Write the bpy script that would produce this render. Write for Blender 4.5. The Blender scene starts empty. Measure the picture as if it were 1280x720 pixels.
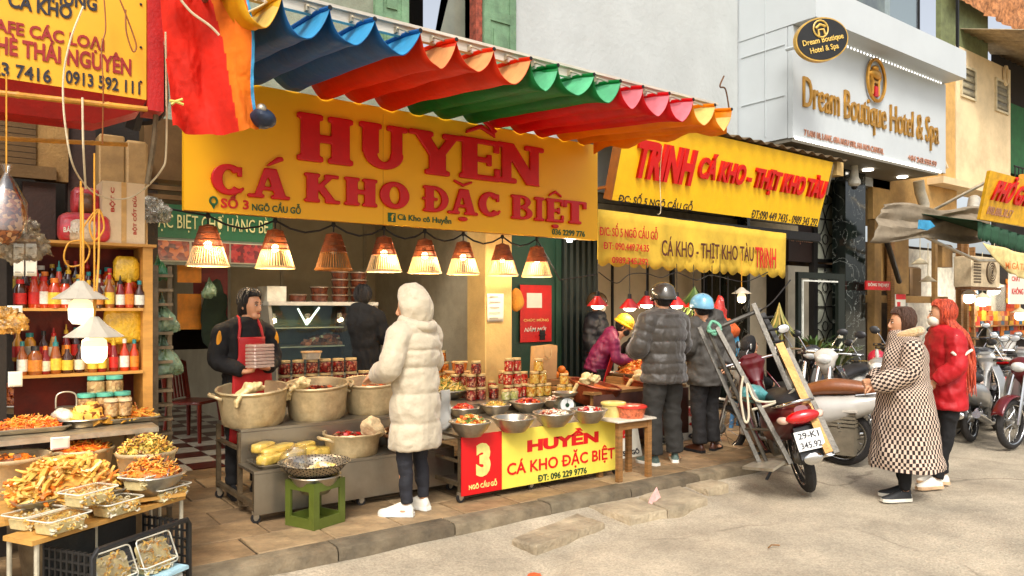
import bpy, bmesh, math, random
from math import sin, cos, pi, radians, atan2, sqrt
from mathutils import Vector, Matrix, noise
random.seed(7)
S = bpy.context.scene
COL = S.collection
# ------------------------------------------------------------ camera, light
TH = radians(53.2); FPX = 942.0; CZ = 1.6
FW = Vector((cos(TH), sin(TH), 0)); RT = Vector((sin(TH), -cos(TH), 0))
cd = bpy.data.cameras.new('camera'); cam = bpy.data.objects.new('camera', cd); COL.objects.link(cam)
cam.location = (0, 0, CZ); cam.rotation_euler = (pi/2, 0, TH - pi/2)
cd.sensor_width = 36; cd.lens = 36*FPX/1280; cd.shift_y = 26/1280; cd.clip_end = 500; cd.clip_start = .05
S.camera = cam
w = bpy.data.worlds.new('World'); S.world = w; w.use_nodes = True
nt = w.node_tree; bg = nt.nodes['Background']
sky = nt.nodes.new('ShaderNodeTexSky'); sky.sky_type = 'NISHITA'; sky.sun_disc = False
SUN_EL, SUN_AZ = radians(48), radians(218)      # azimuth measured from +Y, clockwise
sky.sun_elevation = SUN_EL; sky.sun_rotation = SUN_AZ; sky.air_density = 1.0; sky.dust_density = 4.0; sky.ozone_density = .6
hs = nt.nodes.new('ShaderNodeHueSaturation'); hs.inputs['Saturation'].default_value = .35   # overcast: the cloud layer whitens the sky
nt.links.new(sky.outputs[0], hs.inputs['Color']); nt.links.new(hs.outputs[0], bg.inputs[0]); bg.inputs[1].default_value = .15
sd = bpy.data.lights.new('sun', 'SUN'); sd.energy = 1.5; sd.angle = radians(16); sd.color = (1, .94, .86)
so = bpy.data.objects.new('sun', sd); COL.objects.link(so)
dv = Vector((sin(SUN_AZ)*cos(SUN_EL), cos(SUN_AZ)*cos(SUN_EL), sin(SUN_EL)))
so.rotation_euler = dv.to_track_quat('Z', 'Y').to_euler(); so.location = (0, 0, 20)
S.view_settings.view_transform = 'Standard'; S.view_settings.look = 'None'; S.view_settings.gamma = 1
S.view_settings.exposure = .6
S.render.engine = 'CYCLES'
S.cycles.use_denoising = True; S.cycles.max_bounces = 6; S.cycles.diffuse_bounces = 3
S.cycles.glossy_bounces = 3; S.cycles.transmission_bounces = 4; S.cycles.transparent_max_bounces = 12
S.cycles.sample_clamp_indirect = 4; S.cycles.caustics_reflective = False; S.cycles.caustics_refractive = False

# ------------------------------------------------------------ picking points of the place
def ray(u, v): return FW + RT*((u-640)/FPX) + Vector((0, 0, -(v-386)/FPX))
def PY(u, v, Y): d = ray(u, v); return Vector((0, 0, CZ)) + d*(Y/d.y)
def PX(u, v, X): d = ray(u, v); return Vector((0, 0, CZ)) + d*(X/d.x)
def PZ(u, v, z): d = ray(u, v); return Vector((0, 0, CZ)) + d*((z-CZ)/d.z)
def PD(u, v, D): return Vector((0, 0, CZ)) + ray(u, v)*D
def dep(p): return p[0]*FW.x + p[1]*FW.y
SW = .12     # sidewalk height

# ------------------------------------------------------------ materials
def c(r, g, b, k=1.0):
    f = lambda x: ((x/255+.055)/1.055)**2.4 if x > 10 else x/255/12.92
    return (f(r)*k, f(g)*k, f(b)*k)
_M = {}
def M(name, col=(.5, .5, .5), rough=.6, metal=0, var=.18, vs=7, bump=.15, bs=55, coat=0, emit=None, es=0, col2=None, alpha=1, dirt=0, ss=None, sheen=0, stretch=None):
    if name in _M: return _M[name]
    m = bpy.data.materials.new(name); m.use_nodes = True; n = m.node_tree.nodes; L = m.node_tree.links
    b = n['Principled BSDF']
    b.inputs['Roughness'].default_value = rough; b.inputs['Metallic'].default_value = metal
    b.inputs['Coat Weight'].default_value = coat
    if sheen: b.inputs['Sheen Weight'].default_value = sheen
    tc = n.new('ShaderNodeTexCoord'); src = tc.outputs['Object']
    if stretch:
        mp = n.new('ShaderNodeMapping'); mp.inputs['Scale'].default_value = stretch; L.new(src, mp.inputs[0]); src = mp.outputs[0]
    nz = n.new('ShaderNodeTexNoise'); nz.inputs['Scale'].default_value = vs; nz.inputs['Detail'].default_value = 6; nz.inputs['Roughness'].default_value = .65
    L.new(src, nz.inputs['Vector'])
    cr = n.new('ShaderNodeValToRGB'); e = cr.color_ramp.elements
    a_ = [max(0, x*(1-var*1.5)) for x in col]; b_ = [min(1, x*(1+var*1.2)) for x in (col2 or col)]
    e[0].position = .32; e[0].color = (*a_, 1); e[1].position = .7; e[1].color = (*b_, 1)
    L.new(nz.outputs['Fac'], cr.inputs[0]); out = cr.outputs[0]
    if dirt:
        n2 = n.new('ShaderNodeTexNoise'); n2.inputs['Scale'].default_value = vs*.35; n2.inputs['Detail'].default_value = 9; n2.inputs['Roughness'].default_value = .75
        L.new(src, n2.inputs['Vector'])
        r2 = n.new('ShaderNodeValToRGB'); r2.color_ramp.elements[0].position = .48; r2.color_ramp.elements[1].position = .72
        L.new(n2.outputs['Fac'], r2.inputs[0])
        mx = n.new('ShaderNodeMix'); mx.data_type = 'RGBA'; mx.blend_type = 'MULTIPLY'
        ml = n.new('ShaderNodeMath'); ml.operation = 'MULTIPLY'; ml.inputs[1].default_value = dirt
        L.new(r2.outputs[0], ml.inputs[0]); L.new(ml.outputs[0], mx.inputs[0]); L.new(out, mx.inputs[6]); mx.inputs[7].default_value = (.36, .25, .15, 1); out = mx.outputs[2]
    L.new(out, b.inputs['Base Color'])
    if bump:
        nb = n.new('ShaderNodeTexNoise'); nb.inputs['Scale'].default_value = bs; nb.inputs['Detail'].default_value = 4; L.new(src, nb.inputs['Vector'])
        bp = n.new('ShaderNodeBump'); bp.inputs['Strength'].default_value = bump; bp.inputs['Distance'].default_value = .02
        L.new(nb.outputs['Fac'], bp.inputs['Height']); L.new(bp.outputs[0], b.inputs['Normal'])
        if rough > .15:
            rr = n.new('ShaderNodeMapRange'); rr.inputs[3].default_value = rough*.82; rr.inputs[4].default_value = min(1, rough*1.2)
            L.new(nz.outputs['Fac'], rr.inputs[0]); L.new(rr.outputs[0], b.inputs['Roughness'])
    if emit: b.inputs['Emission Color'].default_value = (*emit, 1); b.inputs['Emission Strength'].default_value = es
    if alpha < 1: b.inputs['Alpha'].default_value = alpha
    _M[name] = m; return m
def Mspot(name, cols, scale=60, rough=.35, coat=.4, bump=.5):
    """speckled contents: voronoi cells that take one of several colours"""
    if name in _M: return _M[name]
    m = bpy.data.materials.new(name); m.use_nodes = True; n = m.node_tree.nodes; L = m.node_tree.links; b = n['Principled BSDF']
    tc = n.new('ShaderNodeTexCoord'); v = n.new('ShaderNodeTexVoronoi'); v.inputs['Scale'].default_value = scale; L.new(tc.outputs['Object'], v.inputs['Vector'])
    cr = n.new('ShaderNodeValToRGB'); cr.color_ramp.interpolation = 'CONSTANT'
    sep = n.new('ShaderNodeSeparateColor'); L.new(v.outputs['Color'], sep.inputs[0]); L.new(sep.outputs[0], cr.inputs[0])
    el = cr.color_ramp.elements
    while len(el) < len(cols): el.new(.5)
    for i, q in enumerate(cols): el[i].position = i/len(cols); el[i].color = (*q, 1)
    L.new(cr.outputs[0], b.inputs['Base Color']); b.inputs['Roughness'].default_value = rough; b.inputs['Coat Weight'].default_value = coat
    bp = n.new('ShaderNodeBump'); bp.inputs['Strength'].default_value = bump; bp.inputs['Distance'].default_value = .005; bp.invert = True
    L.new(v.outputs['Distance'], bp.inputs['Height']); L.new(bp.outputs[0], b.inputs['Normal'])
    _M[name] = m; return m
def Mglass(name, tint=(.9, .95, .93), fac=.15, rough=.05):
    if name in _M: return _M[name]
    m = bpy.data.materials.new(name); m.use_nodes = True; n = m.node_tree.nodes; L = m.node_tree.links
    n.remove(n['Principled BSDF']); o = n['Material Output']
    t = n.new('ShaderNodeBsdfTransparent'); t.inputs[0].default_value = (*tint, 1); g = n.new('ShaderNodeBsdfGlossy'); g.inputs['Roughness'].default_value = rough
    f = n.new('ShaderNodeLayerWeight'); f.inputs[0].default_value = .5; pw_n = n.new('ShaderNodeMath'); pw_n.operation = 'POWER'; pw_n.inputs[1].default_value = 6; L.new(f.outputs['Facing'], pw_n.inputs[0]); a = n.new('ShaderNodeMath'); a.operation = 'MULTIPLY_ADD'; a.inputs[1].default_value = .6; a.inputs[2].default_value = fac; a.use_clamp = True
    mx = n.new('ShaderNodeMixShader'); L.new(pw_n.outputs[0], a.inputs[0]); L.new(a.outputs[0], mx.inputs[0]); L.new(t.outputs[0], mx.inputs[1]); L.new(g.outputs[0], mx.inputs[2]); L.new(mx.outputs[0], o.inputs[0])
    _M[name] = m; return m
def Mtrans(name, col, tr=.5, rough=.5):
    """thin cloth or plastic that lets light through"""
    if name in _M: return _M[name]
    m = M(name, col, rough, var=.16, vs=5, bump=.4, bs=14, dirt=.22); n = m.node_tree.nodes; L = m.node_tree.links
    o = n['Material Output']; b = n['Principled BSDF']; t = n.new('ShaderNodeBsdfTranslucent'); t.inputs[0].default_value = (*col, 1)
    mx = n.new('ShaderNodeMixShader'); mx.inputs[0].default_value = tr; L.new(b.outputs[0], mx.inputs[1]); L.new(t.outputs[0], mx.inputs[2]); L.new(mx.outputs[0], o.inputs[0])
    return m

# ------------------------------------------------------------ mesh builder
class MB:
    def __init__(s): s.v = []; s.f = []; s.m = []; s.mats = []
    def mi(s, m):
        if m not in s.mats: s.mats.append(m)
        return s.mats.index(m)
    def add(s, vs, fs, m=None, T=None):
        k = len(s.v); i = s.mi(m) if m else 0
        s.v += [tuple(T @ Vector(p)) for p in vs] if T else [tuple(p) for p in vs]
        s.f += [tuple(k+j for j in f) for f in fs]; s.m += [i]*len(fs)
    def box(s, lo, hi, m=None, T=None, bev=0):
        x0, y0, z0 = lo; x1, y1, z1 = hi
        if bev:
            b = bev; xs = (x0, x0+b, x1-b, x1); 
            # chamfered on the vertical edges and the top
            ring = lambda e, z: [(x0+b, y0+e, z), (x1-b, y0+e, z), (x1-e, y0+b, z), (x1-e, y1-b, z), (x1-b, y1-e, z), (x0+b, y1-e, z), (x0+e, y1-b, z), (x0+e, y0+b, z)]
            R = [ring(0, z0), ring(0, z1-b), ring(b*.9, z1)]
            s.rings(R, m, True, True, T); return
        s.add([(x0, y0, z0), (x1, y0, z0), (x1, y1, z0), (x0, y1, z0), (x0, y0, z1), (x1, y0, z1), (x1, y1, z1), (x0, y1, z1)],
              [(3, 2, 1, 0), (4, 5, 6, 7), (0, 1, 5, 4), (1, 2, 6, 5), (2, 3, 7, 6), (3, 0, 4, 7)], m, T)
    def cbox(s, cc, sz, m=None, T=None, bev=0):
        s.box([cc[i]-sz[i]/2 for i in range(3)], [cc[i]+sz[i]/2 for i in range(3)], m, T, bev)
    def rings(s, R, m=None, c0=True, c1=True, T=None, closed=True, mats=None):
        n = len(R[0]); vs = [p for r in R for p in r]; fs = []
        k = len(s.v)
        for i in range(len(R)-1):
            for j in range(n if closed else n-1):
                a = i*n+j; b = i*n+(j+1) % n; fs.append((a, b, b+n, a+n))
        nb = len(fs)
        if c0: fs.append(tuple(range(n-1, -1, -1)))
        if c1: fs.append(tuple((len(R)-1)*n+j for j in range(n)))
        s.add(vs, fs, m, T)
        if mats:
            base = len(s.m)-len(fs)
            for q in range(nb): s.m[base+q] = s.mi(mats(q//(n if closed else n-1), q % (n if closed else n-1)))
    def lathe(s, prof, cc=(0, 0, 0), n=20, m=None, c0=True, c1=True, sx=1, sy=1, T=None):
        s.rings([[(cc[0]+r*sx*cos(2*pi*j/n), cc[1]+r*sy*sin(2*pi*j/n), cc[2]+z) for j in range(n)] for r, z in prof], m, c0, c1, T)
    def tube(s, pts, r, n=8, m=None, cap=True, T=None, flat=1):
        pts = [Vector(p) for p in pts]; rs = r if isinstance(r, (list, tuple)) else [r]*len(pts)
        up = None; R = []
        for i, p in enumerate(pts):
            t = (pts[min(i+1, len(pts)-1)]-pts[max(i-1, 0)])
            t = t.normalized() if t.length > 1e-9 else Vector((0, 0, 1))
            if up is None:
                up = Vector((0, 0, 1)) if abs(t.z) < .9 else Vector((1, 0, 0))
            x = t.cross(up)
            if x.length < 1e-6: x = t.orthogonal()
            x.normalize(); up = x.cross(t).normalized()
            R.append([tuple(p + x*(cos(2*pi*j/n)*rs[i]) + up*(sin(2*pi*j/n)*rs[i]*flat)) for j in range(n)])
        s.rings(R, m, cap, cap, T)
    def ball(s, cc, r, n=12, k=8, m=None, T=None, f=None):
        rx, ry, rz = r if isinstance(r, (list, tuple)) else (r, r, r); R = []
        for i in range(1, k):
            a = pi*i/k; R.append([(cc[0]+rx*sin(a)*cos(2*pi*j/n), cc[1]+ry*sin(a)*sin(2*pi*j/n), cc[2]-rz*cos(a)) for j in range(n)])
        if f: R = [[tuple(f(Vector(p))) for p in r_] for r_ in R]
        s.rings(R, m, True, True, T)
    def prism(s, poly, dvec, m=None, T=None):
        dvec = Vector(dvec); a = [Vector(p) for p in poly]; n = len(a)
        s.add([tuple(p) for p in a]+[tuple(p+dvec) for p in a], [tuple(range(n-1, -1, -1)), tuple(range(n, 2*n))]+[(i, (i+1) % n, n+(i+1) % n, n+i) for i in range(n)], m, T)
    def grid(s, fn, nu, nv, m=None, mats=None):
        vs = [tuple(fn(i/nu, j/nv)) for i in range(nu+1) for j in range(nv+1)]
        fs = [(i*(nv+1)+j, (i+1)*(nv+1)+j, (i+1)*(nv+1)+j+1, i*(nv+1)+j+1) for i in range(nu) for j in range(nv)]
        s.add(vs, fs, m)
        if mats:
            b = len(s.m)-len(fs)
            for q in range(len(fs)): s.m[b+q] = s.mi(mats(q//nv, q % nv))
    def mesh(s, name, smooth=True, recalc=True):
        me = bpy.data.meshes.new(name); me.from_pydata(s.v, [], s.f)
        for m in s.mats: me.materials.append(m)
        if len(s.mats) > 1: me.polygons.foreach_set('material_index', s.m)
        if recalc:
            b = bmesh.new(); b.from_mesh(me); bmesh.ops.recalc_face_normals(b, faces=b.faces); b.to_mesh(me); b.free()
        if smooth:
            me.polygons.foreach_set('use_smooth', [True]*len(me.polygons)); me.set_sharp_from_angle(angle=radians(38))
        me.update(); return me
    def build(s, name, parent=None, smooth=True, remesh=0, sm=0, origin=None, recalc=True, solid=0):
        if origin is not None: o_ = Vector(origin); s.v = [(p[0]-o_.x, p[1]-o_.y, p[2]-o_.z) for p in s.v]
        me = s.mesh(name, smooth and not remesh, recalc)
        if remesh or solid:
            t = bpy.data.objects.new('t', me); COL.objects.link(t)
            if remesh:
                md = t.modifiers.new('r', 'REMESH'); md.mode = 'VOXEL'; md.voxel_size = remesh; md.use_smooth_shade = True
                if sm: q = t.modifiers.new('s', 'SMOOTH'); q.iterations = sm; q.factor = .5
            if solid: q = t.modifiers.new('s', 'SOLIDIFY'); q.thickness = solid; q.offset = 0
            dg = bpy.context.evaluated_depsgraph_get(); m2 = bpy.data.meshes.new_from_object(t.evaluated_get(dg))
            if remesh:
                m2.materials.clear(); [m2.materials.append(x) for x in s.mats[:1]]
                m2.polygons.foreach_set('use_smooth', [True]*len(m2.polygons))
            m2.name = name
            bpy.data.objects.remove(t); bpy.data.meshes.remove(me); me = m2
        o = bpy.data.objects.new(name, me); COL.objects.link(o)
        if origin is not None and not parent: o.location = origin
        if parent: o.parent = parent
        return o
def tag(o, label=None, cat=None, group=None, kind=None):
    if label: o['label'] = label
    if cat: o['category'] = cat
    if group: o['group'] = group
    if kind: o['kind'] = kind
    return o
def E(name, loc=(0, 0, 0), rz=0, label=None, cat=None, group=None):
    o = bpy.data.objects.new(name, None); o.empty_display_size = .1; COL.objects.link(o); o.location = loc; o.rotation_euler = (0, 0, rz)
    return tag(o, label, cat, group)
KIDS = {}
def kids(o): return [x for x in COL.objects if x.parent == o]
def dup(o, loc=None, rz=None, label=None, sc=None, par=None):
    r = o.copy(); COL.objects.link(r)
    if par: r.parent = par
    if loc is not None: r.location = loc
    if rz is not None: r.rotation_euler = (0, 0, rz)
    if label: r['label'] = label
    if sc: r.scale = (sc, sc, sc) if not isinstance(sc, tuple) else sc
    for ch in list(o.children): dup(ch, par=r)
    return r
def inst(o_src, me=None): pass
def wrinkle(o, amp=.006, sc=(9, 9, 5), seed=0):
    me = o.data; n = len(me.vertices); S_ = Vector((seed, seed*.7, 0)); co = [0.0]*(3*n); me.vertices.foreach_get('co', co); nr = [0.0]*(3*n); me.vertex_normals.foreach_get('vector', nr)
    N = noise.noise; a0, a1, a2 = sc
    for i in range(0, 3*n, 3):
        x, y, z = co[i]*a0+S_.x, co[i+1]*a1+S_.y, co[i+2]*a2; w_ = N((x*.5, y*.5, z*.5))*1.2
        d = amp*((1-abs(N((x+w_, y+w_, z+w_)))*2.4)*.8+N((x*2.3, y*2.3, z*2.3))*.6)
        co[i] += nr[i]*d; co[i+1] += nr[i+1]*d; co[i+2] += nr[i+2]*d
    me.vertices.foreach_set('co', co); me.update(); return o
def piece(me, name, parent, loc=(0, 0, 0), rot=(0, 0, 0), sc=(1, 1, 1), mat=None):
    o = bpy.data.objects.new(name, me); COL.objects.link(o); o.parent = parent; o.location = loc; o.rotation_euler = rot; o.scale = sc
    if mat:
        o.material_slots[0].link = 'OBJECT'; o.material_slots[0].material = mat
    return o
# ------------------------------------------------------------ writing
def text(parent, s, p0, ex, ez, w, h, mat, ext=.004, bold=.012, name='lettering', shear=0, space=1.0):
    """letters fitted in a w x h box whose lower left corner is p0, running along ex, upright along ez"""
    fat = bold*.9 if 'Đ' in s else 0; bars = []
    if 'Đ' in s:                              # the barred D: a plain D with its bar laid on, so no faces overlap
        def wid(q):
            c_ = bpy.data.curves.new('t', 'FONT'); c_.body = q; t_ = bpy.data.objects.new('t', c_); COL.objects.link(t_); bpy.context.view_layer.update()
            bb = [p[0] for p in t_.bound_box]; bpy.data.objects.remove(t_); return min(bb), max(bb)
        s2 = s.replace('Đ', 'D'); wd_ = wid('D')
        for i_, ch in enumerate(s):
            if ch == 'Đ': xr = wid(s2[:i_+1])[1]; xl = xr-(wd_[1]-wd_[0]); bars.append((xl-.09, xl+(wd_[1]-wd_[0])*.5))
        s = s2
    cu = bpy.data.curves.new('t', 'FONT'); cu.body = s; cu.offset = 0 if fat else bold; cu.extrude = .5; cu.shear = shear; cu.space_character = space; cu.resolution_u = 3
    t = bpy.data.objects.new('t', cu); COL.objects.link(t)
    dg = bpy.context.evaluated_depsgraph_get(); me = bpy.data.meshes.new_from_object(t.evaluated_get(dg)); bpy.data.objects.remove(t); bpy.data.curves.remove(cu)
    xs = [v.co.x for v in me.vertices]; ys = [v.co.y for v in me.vertices]
    x0, x1, y0, y1 = min(xs), max(xs), min(ys), max(ys); ex = Vector(ex).normalized(); ez = Vector(ez).normalized(); ey = ez.cross(ex)
    p0 = Vector(p0)
    for v in me.vertices:
        q = v.co.copy()
        v.co = p0 + ex*((q.x-x0)/(x1-x0)*w) + ez*((q.y-y0)/(y1-y0)*h) - ey*((q.z+.5)*ext)
    me.materials.clear(); me.materials.append(mat); me.name = name
    if fat:                                   # heavier strokes: the letters again, shifted a little and each a hair further out
        f_ = fat*w/(x1-x0); V0 = [v.co.copy() for v in me.vertices]; P0 = [tuple(p.vertices) for p in me.polygons]; V, P = [], []
        for i_, (dx, dz) in enumerate(((-1, 0), (1, 0), (0, 1), (0, -1), (0, 0))):
            k_ = len(V); V += [tuple(q+ex*dx*f_+ez*dz*f_-ey*(.0004*i_)) for q in V0]; P += [tuple(k_+a for a in p) for p in P0]
        m2 = bpy.data.meshes.new(name); m2.from_pydata(V, [], P); m2.materials.append(mat); bpy.data.meshes.remove(me); me = m2
    if bars:
        V = [tuple(v.co) for v in me.vertices]; P = [tuple(p.vertices) for p in me.polygons]
        for xa, xb in bars:
            k_ = len(V); C = [(xa, .30), (xb, .30), (xb, .38), (xa, .38)]
            for lay in (0, ext+.003):
                V += [tuple(p0+ex*((a_-x0)/(x1-x0)*w)+ez*((d_-y0)/(y1-y0)*h)-ey*lay) for a_, d_ in C]
            P += [(k_+4, k_+5, k_+6, k_+7)]+[(k_+a_, k_+(a_+1) % 4, k_+4+(a_+1) % 4, k_+4+a_) for a_ in range(4)]
        m2 = bpy.data.meshes.new(name); m2.from_pydata(V, [], P); m2.materials.append(mat); bpy.data.meshes.remove(me); me = m2
    me.update()
    o = bpy.data.objects.new(name, me); COL.objects.link(o); o.parent = parent; return o
def textY(parent, s, u0, v0, u1, v1, Y, mat, **k):
    """writing on an upright board facing the street at depth Y: (u0,v0) lower left, (u1,v1) lower right in the photo; k['h'] in metres"""
    a = PY(u0, v0, Y); b = PY(u1, v1, Y); z = (a.z+b.z)/2; h = k.pop('h')
    return text(parent, s, (a.x, Y, z), (1, 0, 0), (0, 0, 1), b.x-a.x, h, mat, **k)
# ============================================================ THE SETTING
asphalt = M('road_surface', c(168, 156, 134), .9, var=.13, vs=1.6, bump=.5, bs=48, dirt=.22, col2=c(184, 170, 146))
# speckle of aggregate on the road
_n = asphalt.node_tree.nodes; _L = asphalt.node_tree.links
def speckle(m, scale=140, amt=.5):
    n = m.node_tree.nodes; L = m.node_tree.links; b = n['Principled BSDF']; src = b.inputs['Base Color'].links[0].from_socket
    tc = n.new('ShaderNodeTexCoord'); v = n.new('ShaderNodeTexVoronoi'); v.inputs['Scale'].default_value = scale; L.new(tc.outputs['Object'], v.inputs['Vector'])
    s = n.new('ShaderNodeSeparateColor'); L.new(v.outputs['Color'], s.inputs[0]); mr = n.new('ShaderNodeMapRange'); mr.inputs[3].default_value = 1-amt; mr.inputs[4].default_value = 1+amt*.7
    L.new(s.outputs[0], mr.inputs[0]); mx = n.new('ShaderNodeMix'); mx.data_type = 'RGBA'; mx.blend_type = 'MULTIPLY'; mx.inputs[0].default_value = 1
    L.new(src, mx.inputs[6]); L.new(mr.outputs[0], mx.inputs[7]); L.new(mx.outputs[2], b.inputs['Base Color'])
speckle(asphalt, 95, .2)
def cracks(m, scale=.6, amt=.55, wid=.012):
    n = m.node_tree.nodes; L = m.node_tree.links; b = n['Principled BSDF']; src = b.inputs['Base Color'].links[0].from_socket
    tc = n.new('ShaderNodeTexCoord'); nz = n.new('ShaderNodeTexNoise'); nz.inputs['Scale'].default_value = 3; nz.inputs['Detail'].default_value = 6; L.new(tc.outputs['Object'], nz.inputs['Vector'])
    mv = n.new('ShaderNodeMix'); mv.data_type = 'RGBA'; mv.inputs[0].default_value = .22; L.new(tc.outputs['Object'], mv.inputs[6]); L.new(nz.outputs['Color'], mv.inputs[7])
    v = n.new('ShaderNodeTexVoronoi'); v.feature = 'DISTANCE_TO_EDGE'; v.inputs['Scale'].default_value = scale; L.new(mv.outputs[2], v.inputs['Vector'])
    r = n.new('ShaderNodeMapRange'); r.inputs[1].default_value = 0; r.inputs[2].default_value = wid; r.inputs[3].default_value = amt; r.inputs[4].default_value = 0; L.new(v.outputs['Distance'], r.inputs[0])
    n2 = n.new('ShaderNodeTexNoise'); n2.inputs['Scale'].default_value = .7; L.new(tc.outputs['Object'], n2.inputs['Vector']); r2 = n.new('ShaderNodeMapRange'); r2.inputs[1].default_value = .47; r2.inputs[2].default_value = .6; L.new(n2.outputs['Fac'], r2.inputs[0])
    ml = n.new('ShaderNodeMath'); ml.operation = 'MULTIPLY'; L.new(r.outputs[0], ml.inputs[0]); L.new(r2.outputs[0], ml.inputs[1])
    mx = n.new('ShaderNodeMix'); mx.data_type = 'RGBA'; mx.blend_type = 'MULTIPLY'; L.new(ml.outputs[0], mx.inputs[0]); L.new(src, mx.inputs[6]); mx.inputs[7].default_value = (.15, .11, .07, 1); L.new(mx.outputs[2], b.inputs['Base Color'])
cracks(asphalt)
def road_z(x, y):
    z = .018*noise.noise(Vector((x*.7, y*.9, 0))) + .006*noise.noise(Vector((x*4, y*4, 3)))
    z += .062*max(0, min(1, 1-(4.4-y)/.55)) if y > 3.6 else 0
    g = max(0, 1-abs(y-4.1)/.45)                                  # broken gutter strip
    z += g*(.022*noise.noise(Vector((x*2.2, y*3, 7)))-.012)
    for (hx, hy, r) in ((4.62, 3.98, .22), (5.45, 4.22, .3), (2.9, 3.6, .25)):
        d = sqrt((x-hx)**2+((y-hy)*1.8)**2)/r; z -= .035*max(0, 1-d*d)
    return z-.02
b = MB()
xs = [-40, -15, -5, -2] + [-1+.07*i for i in range(145)] + [10, 12, 15, 20, 30, 60, 120, 250]
ys = [-120, -40, -15, -6, -3, -1] + [.5+.07*i for i in range(58)] + [4.6, 12]
for X in xs:
    for Y in ys: b.v.append((X, Y, road_z(X, Y)))
nY = len(ys)
b.f = [(i*nY+j, (i+1)*nY+j, (i+1)*nY+j+1, i*nY+j+1) for i in range(len(xs)-1) for j in range(nY-1)]; b.m = [0]*len(b.f); b.mi(asphalt)
tag(b.build('road'), 'worn pale asphalt lane with broken patches beside the kerb', kind='structure')
b = MB(); b.mi(M('earth_far', c(150, 140, 120), .95)); b.add([(-400, -400, -.12), (500, -400, -.12), (500, 500, -.12), (-400, 500, -.12)], [(0, 1, 2, 3)])
tag(b.build('ground'), 'bare ground below the street', kind='structure')
# broken concrete slab over the drain
conc = M('drain_concrete', c(172, 156, 128), .95, var=.25, vs=4, bump=.9, bs=30, dirt=.5)
def slab(name, pts, z0, z1, mat, parent=None, label=None):
    b = MB(); b.mi(mat); P = []; z1 = max(road_z(x, y) for x, y in pts)+.012
    for i in range(len(pts)):
        a = Vector(pts[i]); q = Vector(pts[(i+1) % len(pts)])
        for k in range(5):
            t = a.lerp(q, k/5); P.append((t.x+random.uniform(-.012, .012), t.y+random.uniform(-.012, .012)))
    cx = sum(p[0] for p in P)/len(P); cy = sum(p[1] for p in P)/len(P)
    b.rings([[(x, y, z0) for x, y in P], [(x, y, z1-.012) for x, y in P], [(cx+(x-cx)*.965, cy+(y-cy)*.965, z1) for x, y in P]], mat)
    o = b.build(name, parent); return o
dr = tag(E('drain_cover', (0, 0, 0)), 'cracked concrete slabs lying over the gutter drain', kind='structure')
slab('slab', [(PZ(798, 628, 0).x, PZ(798, 628, 0).y), (PZ(835, 645, 0).x, PZ(835, 645, 0).y), (PZ(882, 630, 0).x, PZ(882, 630, 0).y), (PZ(846, 612, 0).x, PZ(846, 612, 0).y)], -.05, .068, conc, dr)
slab('slab', [(PZ(735, 640, 0).x, PZ(735, 640, 0).y), (PZ(785, 655, 0).x, PZ(785, 655, 0).y), (PZ(832, 646, 0).x, PZ(832, 646, 0).y), (PZ(795, 629, 0).x, PZ(795, 629, 0).y)], -.05, .05, conc, dr)
slab('slab', [(PZ(640, 680, 0).x, PZ(640, 680, 0).y), (PZ(672, 690, 0).x, PZ(672, 690, 0).y), (PZ(756, 659, 0).x, PZ(756, 659, 0).y), (PZ(722, 648, 0).x, PZ(722, 648, 0).y)], -.05, .024, conc, dr)
slab('slab', [(PZ(850, 611, 0).x, PZ(850, 611, 0).y), (PZ(885, 620, 0).x, PZ(885, 620, 0).y), (PZ(910, 612, 0).x, PZ(910, 612, 0).y), (PZ(880, 603, 0).x, PZ(880, 603, 0).y)], -.05, .055, conc, dr)
# sidewalk with its pavers, kerb with its stones
pav = [M('paver%d' % i, c(*k), .75, var=.28, vs=5, bump=.35, bs=30, dirt=.75) for i, k in enumerate([(150, 122, 86), (138, 112, 80), (160, 134, 98), (128, 104, 72)])]
joint = M('paver_joint', c(64, 50, 34), .95)
sw = tag(E('sidewalk'), 'stained stone paved sidewalk in front of the stalls', kind='structure')
b = MB(); b.mi(joint); b.box((-8, 4.56, -.1), (60, 7.28, SW-.012)); b.build('paving_bed', sw)
pw, pl = .50, .405
b = MB(); b.mi(pav[0]); b.box((.006, .004, -.05), (pw-.006, pl*.955-.006, 0), bev=.006); pme = b.mesh('paver')
for j in range(7):
    for i in range(-2, 22):
        x = i*pw+(j % 2)*.21; y = 4.57+j*pl*.955
        piece(pme, 'paver', sw, (x, y, SW+random.uniform(-.003, .002)), (random.uniform(-.004, .004), random.uniform(-.004, .004), 0), mat=random.choice(pav))
b = MB(); b.mi(pav[1]); b.box((11.26, 4.58, 0), (60, 7.26, SW-.003)); tag(b.build('paving_far', sw), 'paving beyond the parked motorbikes')
kb = tag(E('kerb'), 'worn grey stone kerb along the lane', kind='structure')
kst = [M('kerb_stone%d' % i, c(*k), .85, var=.3, vs=6, bump=.6, bs=25, dirt=.6) for i, k in enumerate([(128, 114, 90), (116, 104, 82), (106, 94, 74)])]
b = MB(); b.mi(kst[0]); L_ = .86
sec = [(.0, -.12), (.008, .085), (.018, .108), (.04, .119), (.18, .122), (.18, -.12)]
b.rings([[(x, y, z) for y, z in sec] for x in (.006, L_-.006)], kst[0]); kme = b.mesh('kerb_stone')
for i in range(-4, 22):
    piece(kme, 'kerb_stone', kb, (i*L_+.22, 4.388+random.uniform(-.006, .006), random.uniform(-.005, .004)), (0, 0, random.uniform(-.006, .006)), mat=random.choice(kst))
b = MB(); b.mi(kst[1]); b.rings([[(x, y+4.388, z) for y, z in sec] for x in (19.2, 60)], kst[1]); b.build('kerb_far', kb)
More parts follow.
